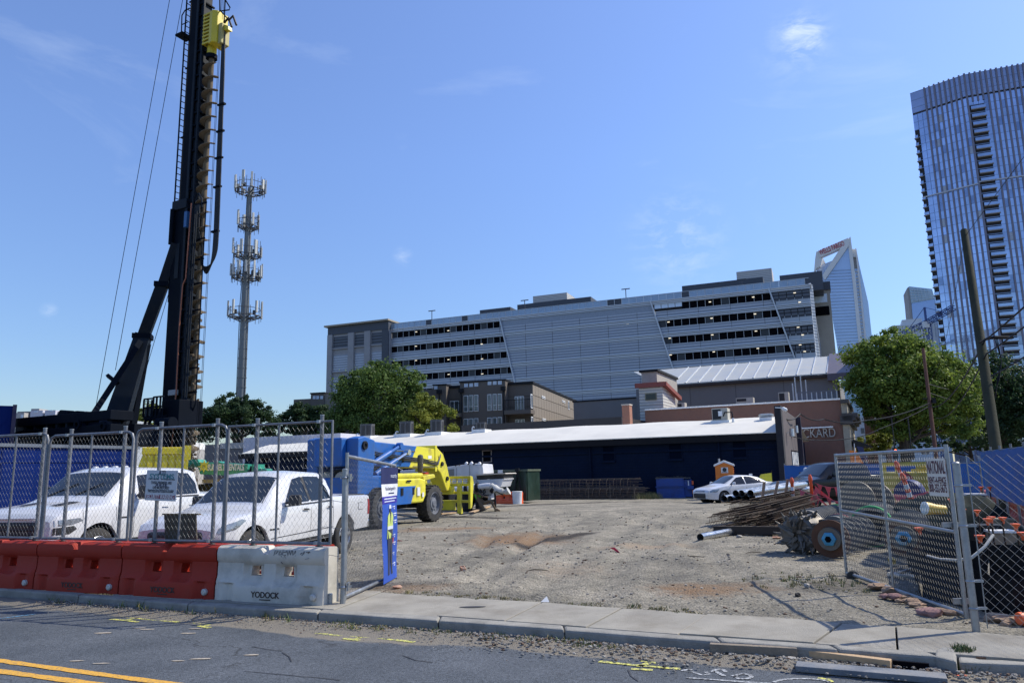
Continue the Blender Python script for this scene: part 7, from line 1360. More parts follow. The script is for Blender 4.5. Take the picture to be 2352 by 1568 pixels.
for i,(dy,dzz,lab)in enumerate(((0,.38,'long rebar cage by the navy wall, front lower one of the bundle'),(.8,.40,'long rebar cage by the navy wall, rear lower one nearest the wall'),(.4,1.0,'long rusty-topped rebar cage lying on top of the bundle by the navy wall'))):
 o=V((.42,.9,0))*dy+V((0,0,dzz));e=(pb_-pa).normalized();cage('rebar_cage',lab,pa+o+e*(.9 if i==2 else 0),pb_+o-e*(.3*i),.36,10,.5,rb2,.021,.017,'rebar cages along the navy wall')
tl=MB()
for i in range(36):s=rnd.random();o=pa.lerp(pb_,s)+V((.4,.9,0))*rnd.uniform(-.5,1.3);tl.tube([o+V((0,0,.1)),o+V((rnd.uniform(-.5,.5),rnd.uniform(-.3,.3),.12+.2*rnd.random()))],.015,4)
tl.build('rebar_offcuts',rb2,kind='stuff')
for px in(1102+0,):pass
for i,px in enumerate((1249,1294,1338,1399,1457)):
 a=at((1900+(448,625,775,962,1168)[i]*.4464)/1.6633,1108+i*1,50.5-i*.5);t=MB().cyl((0,0,-1.1),(0,0,-.06),.012,n=5).cyl((0,0,-.06),(0,0,.0),.03,n=6).build('stake',mat('grey stake',(.10,.09,.08),.9));t.location=a;tag(t,'thin stake standing behind the rebar bundle, '+('leftmost','second from the left','middle one','fourth from the left','rightmost')[i]+' of five','stake')
bdm=mat('dumpster blue',(.010,.055,.27),.45,0,.1,1,dirt=((.02,.035,.09),.6,1.5));p=gnd(1509,1143);p2=gnd(1577,1143.5);ang=math.degrees(math.atan2(p2.y-p.y,p2.x-p.x));ang=-12;DFr=Fr((p.x,p.y,p.z),ang);t=frthing(DFr,'blue_dumpster','blue front-load dumpster with black ribbed lid beside the navy wall','dumpster');W_=DFr.sz(1572,1120)[0];zt=DFr.sz(1512,1098)[1]
MB().prism([(-.0,.05),(W_,.05),(W_,zt-.0),(0,zt)],0,1.5).build('body',bdm,t,bevel=.02);MB().box(W_+.003,W_+.5,.1,1.4,.05,zt-.1).build('side_end',bdm,t,bevel=.02)
MB().box(-.05,W_+.05,-.06,-.003,zt-.62,zt-.52).box(-.05,W_+.05,-.05,-.003,0,.12).build('band',bdm,t)
MB().prism([(-.0,zt-.55),(.28,zt-.03),(W_-.1,zt-.03),(W_+.02,zt-.55)],-.10,-.003).build('front_chute',bdm,t,bevel=.01)
for i in range(9):a=i/9*(W_+.2);MB().box(a,a+(W_+.2)/9-.04,-.05,1.5,zt+.003,zt+.10+.03*math.sin(i*1.3)).build('lid_rib',black,t,bevel=.015)
MB().box(-.05,W_+.45,-.07,1.55,zt-.03,zt+.02).build('lid',mat('weathered lid',(.10,.10,.11),.7,0,.3,3),t)
MB().box(W_+.2,W_+.62,-.15,.1,zt*.42,zt*.60).build('fork_pocket',bdm,t);MB().box(W_+.25,W_+.32,.06,.098,zt*.55,zt*.85).build('sticker',whp,t);
for z in(zt*.65,.25):MB().box(W_+.5,W_+.62,.02,.09,z,z+.25).build('reflector',mat('orange reflector',(.7,.12,.04)),t)
po=mat('orange plastic',(.74,.21,.025),.5,0,.05,2,dirt=((.35,.12,.04),.35,2));PF=Fr((at(1642,1066,46).x,46,G(46)),-16);t=frthing(PF,'portable_toilet','orange portable toilet with a white gabled roof behind the white sedan','portable toilet');x1=PF.sz(1684,1070)[0];ZP=lambda x,y:((2600+x*.287)/1.6633,(1700+y*.287)/1.6633);zt=PF.sz(*ZP(470,275))[1];zp=PF.sz(*ZP(585,200))[1]
zp=zt+(zp-zt)*.75;MB().prism([(0,0),(x1,0),(x1,zt),(x1/2,zp-.04),(0,zt)],0,1.15).build('cabin',po,t,bevel=.03)
arch=[(x1*.14,.15),(x1*.86,.15),(x1*.86,zt-.3)]+[(x1*(.5+.36*math.cos(math.radians(a))),zt-.3+.26*math.sin(math.radians(a)))for a in range(0,181,15)];MB().prism(arch,-.035,-.003).build('door',po,t,bevel=.01)
arch2=[(x1*.24,.3),(x1*.76,.3),(x1*.76,zt-.35)]+[(x1*(.5+.26*math.cos(math.radians(a))),zt-.35+.18*math.sin(math.radians(a)))for a in range(0,181,20)];MB().prism(arch2,-.055,-.037).build('door_panel',mat('darker orange panel',(.62,.17,.02),.5),t,bevel=.012)
for z in(.5,1.0,1.5):MB().box(.06,x1*.13,-.05,-.003,z,z+.18).build('hinge',po,t)
for i in range(3):MB().box(x1+.003,x1+.03,.1,1.05,zt-.2-i*.13,zt-.13-i*.13).build('side_vent',po,t)
MB().box(x1+.003,x1+.02,.12,1.0,.2,zt-.6).build('side_panel',po,t)
MB().prism([(-.08,zt-.05),(x1/2,zp-.05),(x1+.08,zt-.05),(x1+.08,zt+.07),(x1/2,zp+.09),(-.08,zt+.07)],-.1,1.25).build('roof',white,t,bevel=.03);MB().cyl((.25,.9,zt),(.25,.9,zp+.2),.06,n=8).build('vent_pipe',lgrey,t)
(xa,z1),(xb,z0)=PF.sz(*ZP(537,295)),PF.sz(*ZP(635,367));MB().box(xa,xb,-.07,-.057,z0,z1).build('sign_plate',whp,t);MB().lathe(((xa+xb)/2,-.072,(z0+z1)/2+.03),(0,-1,0),[((xb-xa)*.3,0),((xb-xa)*.3,.004),((xb-xa)*.25,.004),((xb-xa)*.25,0)],20).build('logo_ring',dgp,t);MB().beam((xa+.08,-.08,(z0+z1)/2-.04),(xb-.08,-.08,(z0+z1)/2+.1),.03,.006).build('logo_slash',dgp,t)
MB().box(xa+.05,xb-.05,-.075,-.0715,z0+.04,z0+.08).build('small_print',dgp,t)
a=at(1742,1090,43);t=thing('barrow_tray','small yellow panel with thin bars poking above the white sedan roof','sign',(a.x,43,a.z-.6));MB().prism([(-.1,.2),(.75,.2),(.8,.7),(.15,.62)],0,.05).build('panel',tyl,t);MB().beam((-1.3,0,.55),(-.1,0,.5),.03).beam((-1.35,0,.1),(-1.35,0,.7),.04).beam((.78,0,.2),(.78,0,.85),.04).box(-1.2,-1.0,-.01,.01,.45,.55).build('bars',blackm,t)
pw_m=mat('white car paint',(.60,.61,.64),.28,0,.02,1,coat=.6,dirt=((.42,.40,.37),.38,1.6),rvar=.06);bk_m=mat('black car paint',(.003,.004,.008),.25,0,.05,1,coat=.3,spec=.25,rvar=.04);trim=mat('black plastic trim',(.02,.02,.022),.6);lens=mat('headlamp lens',(.25,.27,.30),.12,.4,.3,9,spec=.9);redl=mat('tail lamp lens',(.30,.01,.015),.2);tyre=mat('tyre rubber',(.018,.018,.019),.85,0,.2,8,dirt=((.09,.08,.07),.5,5));alloy=mat('silver alloy',(.45,.46,.48),.3,.8,.06,6);wellm=mat('wheel well lining',(.008,.008,.009),.95);seamm=mat('panel gap',(.03,.03,.035),.8);wglass=mat('windscreen glass',(.020,.027,.036),.06,.0,.15,1.5,spec=.7,rvar=.01)
class Body:
 """lofted car shell; stations (x, z_bottom, z_belt, z_top, w_low, w_belt, w_top)"""
 def __init__(s,st,wheels,rw):
  s.st=st;s.wheels=wheels;s.rw=rw;x0,x1=st[0][0],st[-1][0];xs=set(a[0]for a in st);n=60
  for i in range(n+1):xs.add(x0+(x1-x0)*i/n)
  for wx in wheels:
   for k in range(15):xs.add(wx+rw*1.001*math.cos(math.pi*k/14))
  s.xs=sorted(x for x in xs if x0<=x<=x1);out=[s.xs[0]]
  for x in s.xs[1:]:
   if x-out[-1]>.008:out.append(x)
  s.xs=out
 def P(s,x,k):
  st=s.st
  for a,b in zip(st,st[1:]):
   if x<=b[0]+1e-9:t=(x-a[0])/(b[0]-a[0])if b[0]>a[0]else 0;return a[k]+(b[k]-a[k])*t
  return st[-1][k]
 def zb(s,x):
  z=s.P(x,1)
  for wx,wz in s.wheels.items():
   d=s.rw**2-(x-wx)**2
   if d>0:z=max(z,wz+math.sqrt(d))
  return z
 def half(s,x):
  zb,zl,zt,wl,wb,wt=s.zb(x),s.P(x,2),s.P(x,3),s.P(x,4),s.P(x,5),s.P(x,6);lo=s.P(x,1)
  zm=lambda z:max(z,zb+.004*(z/2));g=zt-zl
  return[(0,zb),(wl*.7,zb),(wl*.97,zm(zb+.012)),(wl,zm(lo+.16)),(wl*1.0+(wb-wl)*.4+.012,zm(lo+(zl-lo)*.5)),(wb+.012,zm(zl-(zl-lo)*.24)),(wb,zm(zl-.05)),(wb*.985,zm(zl)),(wb*.975+(wt-wb*.975)*.5,zl+g*.5),(wt,max(zl,zt-min(.05,g*.4))),(wt*.90,zt-min(.012,g*.1)),(wt*.5,zt+.012),(0,zt+.018)]
 def build(s,par,m):
  rings=[]
  for x in s.xs:h=s.half(x);rings.append([(x,-y,z)for y,z in h]+[(x,y,z)for y,z in h[-2:0:-1]])
  n=len(rings[0]);v=[p for r in rings for p in r];f=[(i*n+j,i*n+(j+1)%n,(i+1)*n+(j+1)%n,(i+1)*n+j)for i in range(len(rings)-1)for j in range(n)];f+=[tuple(range(n)),tuple(range(len(v)-1,len(v)-n-1,-1))]
  mb=MB();mb.add(v,f);return mb.build('body',m,par,smooth=32)
 def sy(s,x,z):
  h=s.half(x)
  for(y0,z0),(y1,z1)in zip(h[2:10],h[3:11]):
   if z0<=z<=z1+1e-6 and z1>z0:return y0+(y1-y0)*(z-z0)/(z1-z0)
  return h[7][0]
 def patch(s,name,poly,m,par,side,lift=.006,smooth=False,nx=8):
  """polygon in side view, draped on the flank: split in vertical strips"""
  xs=[p[0]for p in poly];x0,x1=min(xs),max(xs);cuts=sorted(set([x0+(x1-x0)*i/nx for i in range(nx+1)]+xs));mb=MB()
  def span(x):
   zz=[]
   for i in range(len(poly)):
    (a,b),(c,d)=poly[i],poly[(i+1)%len(poly)]
    if min(a,c)-1e-9<=x<=max(a,c)+1e-9:
     if abs(a-c)<1e-9:zz+=[b,d]
     else:zz.append(b+(d-b)*(x-a)/(c-a))
   return(min(zz),max(zz))if zz else None
  cols=[]
  for x in cuts:
   sp_=span(x)
   if sp_:cols.append([(x,side*(s.sy(x,sp_[0]+(sp_[1]-sp_[0])*k/4)+lift),sp_[0]+(sp_[1]-sp_[0])*k/4)for k in range(5)])
  v=[p for c in cols for p in c];f=[(i*5+k,i*5+k+1,(i+1)*5+k+1,(i+1)*5+k)for i in range(len(cols)-1)for k in range(4)];mb.add(v,f);return mb.build(name,m,par,smooth=smooth)
 def top(s,name,x0,x1,f0,f1,m,par,lift=.008,nx=8,ny=8,yo=0):
  mb=MB();v=[]
  for i in range(nx+1):
   x=x0+(x1-x0)*i/nx;wt=s.P(x,6);zt=s.P(x,3);g=f0+(f1-f0)*i/nx
   for j in range(ny+1):u=-1+2*j/ny;y=u*g*wt+yo;q=abs(y/wt);v.append((x,y,zt+.018-(.006*(q/.5)if q<.5 else.006+.024*((q-.5)/.4))-(.05*max(0,(q-.9)/.1))+lift))
  mb.add(v,[(i*(ny+1)+j,i*(ny+1)+j+1,(i+1)*(ny+1)+j+1,(i+1)*(ny+1)+j)for i in range(nx)for j in range(ny)]);return mb.build(name,m,par,smooth='all')
def wheel(par,x,y,r,w_,out,rim=alloy,spokes=6):
 t_=MB().lathe((x,y,r),(0,1,0),[(r*.64,-w_/2),(r*.80,-w_/2-.006),(r*.95,-w_*.46),(r,-w_*.36),(r,w_*.36),(r*.95,w_*.46),(r*.80,w_/2+.006),(r*.64,w_/2),(r*.63,0)],36,cap=False).build('wheel',tyre,par,smooth=40)
 m=MB().lathe((x,y,r),(0,out,0),[(r*.65,w_/2-.004),(r*.62,w_/2+.004),(r*.58,w_/2-.02),(r*.56,w_*.1),(r*.1,w_*.05)],30,cap=False)
 for k in range(spokes):a=math.tau*k/spokes;p0=V((x+r*.08*math.sin(a),y+out*w_*.42,r+r*.08*math.cos(a)));p1=V((x+r*.60*math.sin(a),y+out*w_*.47,r+r*.60*math.cos(a)));m.beam(p0,p1,r*.17,.03,up=(0,1,0))
 m.lathe((x,y,r),(0,out,0),[(r*.15,w_*.3),(r*.14,w_*.5),(r*.05,w_*.52)],14);m.build('rim',rim,t_,smooth=30)
 MB().lathe((x,y,r),(0,out,0),[(r*.5,w_*.12),(r*.1,w_*.13)],20).build('brake_disc',wellm,t_);return t_
def vehicle(name,label,cat,pos,deg,st,wheels,r,tw,paint,tw_w,spokes=6,rim=alloy,underz=.9):
 t=thing(name,label,cat,pos,deg);b=Body(st,{x:r for x in wheels},r*1.22 if 'pick' in cat else r*1.13);b.build(t,paint)
 for x in wheels:
  for s in(-1,1):wheel(t,x,s*(tw/2),r,tw_w,s,rim,spokes)
 x0,x1=st[0][0],st[-1][0];MB().box(x0+.25,x1-.25,-tw/2+tw_w*.7,tw/2-tw_w*.7,.24,underz).build('underbody',wellm,t);return t,b
def mirror(t,x,y,z,s,m,big=1.0):MB().prism([(x-.06*big,z),(x+.07*big,z-.01),(x+.05*big,z+.18*big),(x-.05*big,z+.19*big)],s*(y+.06),s*(y+.06+.22*big)).box(x-.03,x+.03,min(s*(y-.03),s*(y+.1)),max(s*(y-.03),s*(y+.1)),z+.02,z+.07).build('wing_mirror',m,t,bevel=.03)
RH_=math.radians(14);hv=V((-math.sin(RH_),-math.cos(RH_),0));lf_=V((-hv.y,hv.x,0))
fc=V((-8.05,13.3,0));org=fc-hv*3.0-lf_*1.0;org.z=G(16)-.03
st=[(-2.95,.60,1.22,1.27,.95,.97,.90),(-2.85,.50,1.30,1.36,.98,1.0,.93),(-.92,.46,1.33,1.40,.99,1.0,.93),(-.86,.46,1.33,1.90,.99,1.0,.80),(-.55,.45,1.32,1.95,1.0,1.0,.80),(.75,.45,1.30,1.96,1.0,1.0,.78),(1.10,.45,1.29,1.88,1.0,1.0,.76),(1.75,.45,1.27,1.38,1.0,1.0,.84),(1.95,.46,1.25,1.30,1.0,1.0,.86),(2.75,.50,1.18,1.22,.99,.99,.82),(2.95,.54,1.08,1.13,.93,.94,.76),(3.02,.58,1.0,1.04,.86,.88,.70)]
st[0:0]=[]
t,b=vehicle('pickup_truck','large white pickup with black grille and hood vents at the far left behind the fence','pickup truck',org,math.degrees(math.atan2(hv.y,hv.x)),st,(-1.75,2.02),.42,1.72,pw_m,.29,6)
for s in(1,-1):
 b.patch('side_window',[(.98,1.36),(.92,1.80),(.12,1.86),(.05,1.38)],darkglass,t,s,.010);b.patch('side_window',[(-.03,1.38),(.03,1.86),(-.62,1.83),(-.80,1.62),(-.80,1.39)],darkglass,t,s,.010)
 for x in(.0,1.15,-.85):b.patch('door_seam',[(x,.62),(x+.012,.62),(x+.012,1.30),(x,1.30)],seamm,t,s,.002,nx=1)
 for x in(.16,-.70):b.patch('door_handle',[(x,1.14),(x+.2,1.15),(x+.2,1.18),(x,1.17)],pw_m,t,s,.03,nx=2)
 b.patch('badge',[(1.28,.98),(1.5,.98),(1.5,1.01),(1.28,1.01)],trim,t,s,.006,nx=1);mirror(t,1.05,.98,1.36,s,trim,1.3)
 b.patch('headlamp',[(2.98,.93),(2.98,1.03),(2.50,1.05),(2.42,1.00),(2.66,.94)],lens,t,s,.006);b.patch('lower_lamp',[(2.99,.78),(2.99,.90),(2.62,.92),(2.55,.86),(2.70,.78)],trim,t,s,.006);MB().lathe((2.02,s*.8,.42),(0,s,0),[(.50,-.35),(.50,.15)],24,cap=False).build('wheel_well',wellm,t)
 b.top('hood_vent',1.98,2.48,.14,.10,trim,t,.016,4,3,yo=s*.38)
MB().tube([(1.72,-.55,1.43),(1.45,-.1,1.66)],.012,4).tube([(1.72,.1,1.44),(1.45,.5,1.66)],.012,4).build('wiper',trim,t)
for s in(1,-1):
 b.patch('cladding',[(-2.9,.50),(-2.9,.56),(2.9,.60),(2.9,.54)],trim,t,s,.012);b.patch('window_trim',[(-.82,1.33),(-.82,1.36),(1.02,1.355),(1.02,1.33)],trim,t,s,.014);b.patch('fuel_flap',[(-2.5,1.05),(-2.28,1.05),(-2.28,1.2),(-2.5,1.2)],seamm,t,s,.003,nx=1);b.patch('fuel_flap_face',[(-2.49,1.06),(-2.29,1.06),(-2.29,1.19),(-2.49,1.19)],pw_m,t,s,.006,nx=1)
 for x in(1.62,2.42):b.patch('fender_crease',[(x,.95),(x+.01,.95),(x+.01,1.2),(x,1.2)],seamm,t,s,.003,nx=1)
b.top('windscreen',1.70,1.14,.93,.92,wglass,t,.012);MB().box(2.9,3.05,-.66,.66,.62,1.02).build('grille',trim,t,bevel=.06)
for z in(.70,.78,.86,.94):MB().box(3.05,3.065,-.6,.6,z,z+.012).build('grille_bar',blackm,t)
MB().tube([(3.07,-.72,.6),(3.08,-.70,1.0),(3.05,-.6,1.07),(3.05,.6,1.07),(3.08,.70,1.0),(3.07,.72,.6)],.02,6).build('grille_surround',pw_m,t);MB().prism([(2.85,.42),(3.12,.46),(3.16,.60),(2.95,.64)],-.92,.92).build('bumper',pw_m,t,bevel=.05)
for s in(-1,1):MB().box(3.10,3.17,s*.55-.18,s*.55+.18,.50,.60).build('fog_lamp',trim,t)
for q in range(5):MB().lathe((.62,-.5+q*.25,1.985),(0,0,1),[(.06,-.01),(.05,.018),(.01,.022)],8).build('roof_marker',pw_m,t)
MB().box(-2.85,-.95,-.86,.86,1.30,1.385).build('bed_cover',trim,t)
RH2=math.radians(16.5);hv=V((-math.sin(RH2),-math.cos(RH2),0));lf_=V((-hv.y,hv.x,0));fc=V((-4.95,12.75,0));org=fc-hv*2.62-lf_*.9;org.z=G(15)-.02
st=[(-2.68,.58,1.10,1.15,.88,.90,.84),(-2.60,.50,1.20,1.25,.92,.93,.86),(-1.02,.44,1.22,1.27,.93,.94,.88),(-.97,.44,1.22,1.66,.93,.93,.72),(-.72,.42,1.20,1.77,.94,.94,.73),(.0,.40,1.17,1.80,.94,.94,.72),(.45,.40,1.15,1.77,.94,.94,.70),(.72,.40,1.13,1.66,.94,.94,.70),(1.32,.40,1.10,1.18,.94,.94,.80),(1.5,.42,1.08,1.12,.93,.93,.80),(2.25,.44,1.0,1.04,.92,.92,.76),(2.52,.46,.90,.94,.84,.85,.68),(2.64,.48,.80,.84,.72,.76,.6)]
t,b=vehicle('pickup_truck','smaller white crew-cab pickup behind the gate post and third fence panel','pickup truck',org,math.degrees(math.atan2(hv.y,hv.x)),st,(-1.52,1.74),.385,1.58,pw_m,.26,5)
for s in(1,-1):
 b.patch('side_window',[(.78,1.18),(.34,1.64),(.05,1.69),(-.04,1.20)],darkglass,t,s,.010);b.patch('side_window',[(-.12,1.20),(-.03,1.69),(-.58,1.68),(-.82,1.42),(-.86,1.23)],darkglass,t,s,.010);b.patch('window_pillar',[(-.11,1.22),(-.03,1.68),(.04,1.68),(-.03,1.22)],trim,t,s,.008,nx=2)
 for x in(-.09,.98,-.98):b.patch('door_seam',[(x,.5),(x+.012,.5),(x+.012,1.18),(x,1.18)],seamm,t,s,.002,nx=1)
 for x in(.0,-.92):b.patch('door_handle',[(x+.02,1.02),(x+.22,1.035),(x+.22,1.07),(x+.02,1.055)],trim,t,s,.03,nx=2)
 b.patch('badge',[(1.02,.72),(1.3,.72),(1.3,.75),(1.02,.75)],trim,t,s,.006,nx=1);mirror(t,.74,.93,1.15,s,trim,1.05);b.patch('tail_lamp',[(-2.66,.80),(-2.66,1.12),(-2.52,1.15),(-2.52,.80)],redl,t,s,.006,nx=2);MB().lathe((1.74,s*.7,.385),(0,s,0),[(.46,-.3),(.46,.17)],24,cap=False).build('wheel_well',wellm,t)
 b.patch('headlamp',[(2.60,.76),(2.56,.88),(2.10,.98),(1.98,.95),(2.25,.82)],lens,t,s,.008);b.patch('rocker_line',[(-1.0,.62),(1.25,.56),(1.25,.575),(-1.0,.635)],seamm,t,s,.003)
MB().tube([(1.26,-.5,1.225),(1.02,-.05,1.42)],.012,4).tube([(1.26,.1,1.23),(1.02,.5,1.42)],.012,4).build('wiper',trim,t)
for s in(1,-1):
 b.patch('sill_cladding',[(-1.0,.42),(-1.0,.50),(1.2,.47),(1.2,.40)],trim,t,s,.010);b.patch('window_trim',[(-.88,1.165),(-.88,1.19),(.82,1.15),(.82,1.125)],trim,t,s,.014);b.patch('fuel_flap',[(-2.28,.92),(-2.06,.92),(-2.06,1.08),(-2.28,1.08)],seamm,t,s,.003,nx=1);b.patch('fuel_flap_face',[(-2.27,.93),(-2.07,.93),(-2.07,1.07),(-2.27,1.07)],pw_m,t,s,.006,nx=1)
b.top('windscreen',1.26,.66,.93,.92,wglass,t,.012);MB().box(2.56,2.70,-.55,.55,.56,.80).build('grille',trim,t,bevel=.05);MB().box(2.69,2.72,-.56,.56,.66,.70).build('grille_bar',alloy,t);MB().prism([(2.45,.36),(2.72,.40),(2.76,.52),(2.55,.56)],-.8,.8).build('bumper',pw_m,t,bevel=.05);MB().box(-2.6,-1.05,-.80,.80,1.18,1.262).build('bed_liner',trim,t)
MB().prism([(-2.82,.50),(-2.66,.48),(-2.64,.66),(-2.80,.68)],-.85,.85).build('rear_bumper',chrome,t,bevel=.03);MB().box(-2.70,-2.68,-.72,.72,.70,1.12).build('tailgate',pw_m,t,bevel=.02)
MB().box(.78,.83,-.35,.35,1.26,1.5).build('sunshade',mat('pale teal sunshade',(.35,.52,.5),.6),t)
hv=V((-.93,-.36,0)).normalized();lf_=V((-hv.y,hv.x,0));fw=gnd(1664,1155);org=fw-hv*1.38-lf_*.82;org.z=G(org.y)
st=[(-2.30,.40,.85,.88,.62,.66,.5),(-2.22,.30,.98,1.02,.78,.80,.66),(-1.95,.26,1.02,1.06,.86,.86,.70),(-1.65,.20,1.01,1.08,.88,.88,.68),(-1.1,.18,.98,1.33,.89,.89,.60),(-.55,.18,.96,1.42,.89,.89,.60),(.05,.18,.94,1.44,.89,.89,.59),(.45,.18,.93,1.38,.89,.89,.58),(1.2,.18,.90,.99,.89,.89,.72),(1.4,.18,.87,.91,.89,.88,.72),(2.0,.20,.76,.80,.86,.85,.66),(2.22,.22,.66,.70,.74,.76,.58),(2.32,.26,.56,.60,.56,.60,.48)]
t,b=vehicle('sedan','white compact sedan parked in front of the orange toilet behind the steel pipes','car',org,math.degrees(math.atan2(hv.y,hv.x)),st,(-1.32,1.38),.325,1.56,pw_m,.21,5,underz=.6)
for s in(1,-1):
 b.patch('side_window',[(1.0,.95),(.38,1.32),(-.02,1.375),(-.02,.975)],darkglass,t,s,.010);b.patch('side_window',[(-.09,.98),(-.09,1.375),(-.55,1.35),(-.95,1.24),(-1.28,1.08),(-1.24,1.04)],darkglass,t,s,.010)
 for x in(-.06,1.02,-.98):b.patch('door_seam',[(x,.3),(x+.012,.3),(x+.012,.93),(x,.93)],seamm,t,s,.002,nx=1)
 for x in(.1,-.85):b.patch('door_handle',[(x,.82),(x+.18,.83),(x+.18,.86),(x,.85)],pw_m,t,s,.025,nx=1)
 mirror(t,.82,.86,.95,s,pw_m,.8);b.patch('headlamp',[(2.26,.58),(2.20,.68),(1.72,.76),(1.66,.73),(1.85,.60)],lens,t,s,.008);b.patch('tail_lamp',[(-2.26,.80),(-2.26,.93),(-1.92,.95),(-1.85,.90)],redl,t,s,.006);b.patch('sill_line',[(-1.0,.30),(1.0,.27),(1.0,.285),(-1.0,.315)],seamm,t,s,.003)
 MB().lathe((1.38,s*.7,.325),(0,s,0),[(.36,-.3),(.36,.17)],20,cap=False).build('wheel_well',wellm,t)
b.top('windscreen',1.14,.42,.94,.92,wglass,t,.012);b.top('rear_window',-1.12,-1.6,.86,.9,darkglass,t,.010);MB().prism([(2.10,.24),(2.36,.28),(2.37,.50),(2.24,.56)],-.52,.52).build('grille',trim,t,bevel=.04);MB().box(2.24,2.30,-.4,.4,.62,.66).build('upper_grille',trim,t)
MB().box(-1.2,-1.0,-.02,.02,1.38,1.5).build('antenna_fin',pw_m,t)
hv=V((-.965,-.26,0)).normalized();lf_=V((-hv.y,hv.x,0));fw=gnd(1842,1166);org=V((13.0,33.0,0))-hv*1.9-lf_*.95;org.z=G(33)
st=[(-3.0,.6,1.2,1.25,.93,.95,.88),(-2.9,.5,1.30,1.34,.96,.98,.92),(-1.2,.46,1.31,1.36,.98,.98,.92),(-1.15,.46,1.30,1.80,.98,.98,.78),(-.9,.45,1.30,1.90,.98,.98,.78),(.45,.45,1.27,1.92,.98,.98,.76),(.75,.45,1.25,1.84,.98,.98,.74),(1.45,.45,1.22,1.32,.98,.98,.84),(1.7,.45,1.2,1.25,.98,.98,.84),(2.6,.48,1.10,1.14,.95,.95,.80),(2.85,.5,.98,1.02,.88,.9,.7),(2.92,.55,.9,.95,.8,.82,.64)]
t,b=vehicle('pickup_truck','black pickup parked behind the pink pennants, nose pointing left','pickup truck',org,math.degrees(math.atan2(hv.y,hv.x)),st,(-1.85,1.95),.42,1.7,bk_m,.28,6)
for s in(1,-1):
 b.patch('side_window',[(.82,1.30),(.5,1.76),(-.1,1.82),(-.1,1.32)],darkglass,t,s,.010);b.patch('side_window',[(-.2,1.33),(-.2,1.82),(-.85,1.78),(-1.0,1.36)],darkglass,t,s,.010);mirror(t,.85,.97,1.30,s,bk_m,1.2);b.patch('headlamp',[(2.85,.82),(2.82,.95),(2.5,1.02),(2.48,.85)],lens,t,s,.006)
 for x in(-.15,1.0,-1.15):b.patch('door_seam',[(x,.6),(x+.012,.6),(x+.012,1.25),(x,1.25)],seamm,t,s,.002,nx=1)
 MB().lathe((1.95,s*.8,.42),(0,s,0),[(.5,-.3),(.5,.15)],20,cap=False).build('wheel_well',wellm,t)
b.top('windscreen',1.40,.78,.93,.92,wglass,t,.012);MB().box(2.85,2.98,-.6,.6,.6,.95).build('grille',trim,t,bevel=.05)
def farcar(px,py,Y,deg,paint,label,cat='car'):
 p=at(px,py,Y);p.z=G(Y);st=[(-2.2,.4,.9,.93,.7,.75,.6),(-2.0,.3,1.0,1.05,.86,.86,.7),(-1.5,.25,.98,1.3,.88,.88,.62),(-.9,.2,.96,1.5,.9,.9,.62),(.3,.2,.94,1.52,.9,.9,.6),(1.1,.2,.92,1.0,.9,.9,.7),(2.0,.25,.8,.84,.84,.84,.66),(2.2,.3,.65,.7,.6,.65,.5)]
 t,b=vehicle('parked_car',label,cat,p,deg,st,(-1.35,1.35),.33,1.56,paint,.2,5,underz=.6)
 for s in(1,-1):b.patch('side_window',[(.85,.98),(.2,1.42),(-.3,1.44),(-.3,1.0)],darkglass,t,s,.010);b.patch('side_window',[(-.4,1.0),(-.4,1.44),(-.9,1.42),(-1.4,1.05)],darkglass,t,s,.010);b.patch('headlamp',[(2.1,.6),(2.0,.75),(1.7,.78),(1.8,.64)],lens,t,s,.008)
 b.top('windscreen',1.0,.4,.93,.92,wglass,t,.012)
bp2=mat('blue car paint',(.03,.12,.35),.25,.2,.05,1,coat=1);sv=mat('silver car paint',(.35,.37,.40),.3,.5,.04,1,coat=1)
farcar(2100,1075,62,-60,sv,'silver car on the street beyond the yellow tank');farcar(2030,1075,66,150,bp2,'blue car on the street seen through the wide gate');farcar(1990,1075,72,160,pw_m,'white car on the street right of the brick corner');farcar(2215,1082,48,-75,sv,'silver car seen between the gate stile and the stout post');farcar(2155,1072,75,-60,bk_m,'dark car under the evergreen beyond the plate on the gate')
skin_d=mat('brown skin',(.13,.065,.04),.55);helm=mat('white hard hat',(.72,.73,.74),.35);vestm=mat('lime safety vest',(.42,.58,.10),.6);tshirt=mat('teal shirt',(.06,.30,.33),.8);jeans=mat('brown work trousers',(.13,.09,.055),.85,0,.15,6);boot=mat('tan work boot',(.20,.13,.075),.8);vg=mat('green safety vest',(.10,.38,.03),.6)
def skinfig(name,joints,edges,m,par,lv=2):
 me=bpy.data.meshes.new(name);me.from_pydata([j[0]for j in joints],edges,[]);o=bpy.data.objects.new(name,me);COL.objects.link(o);o.parent=par;me.materials.append(m)
 k=o.modifiers.new('skin','SKIN');k.use_smooth_shade=True
 for i,j in enumerate(joints):sv_=me.skin_vertices[0].data[i];r=j[1];sv_.radius=r if isinstance(r,tuple)else(r,r)
 me.skin_vertices[0].data[0].use_root=True;s=o.modifiers.new('sub','SUBSURF');s.levels=lv;s.render_levels=lv;return o
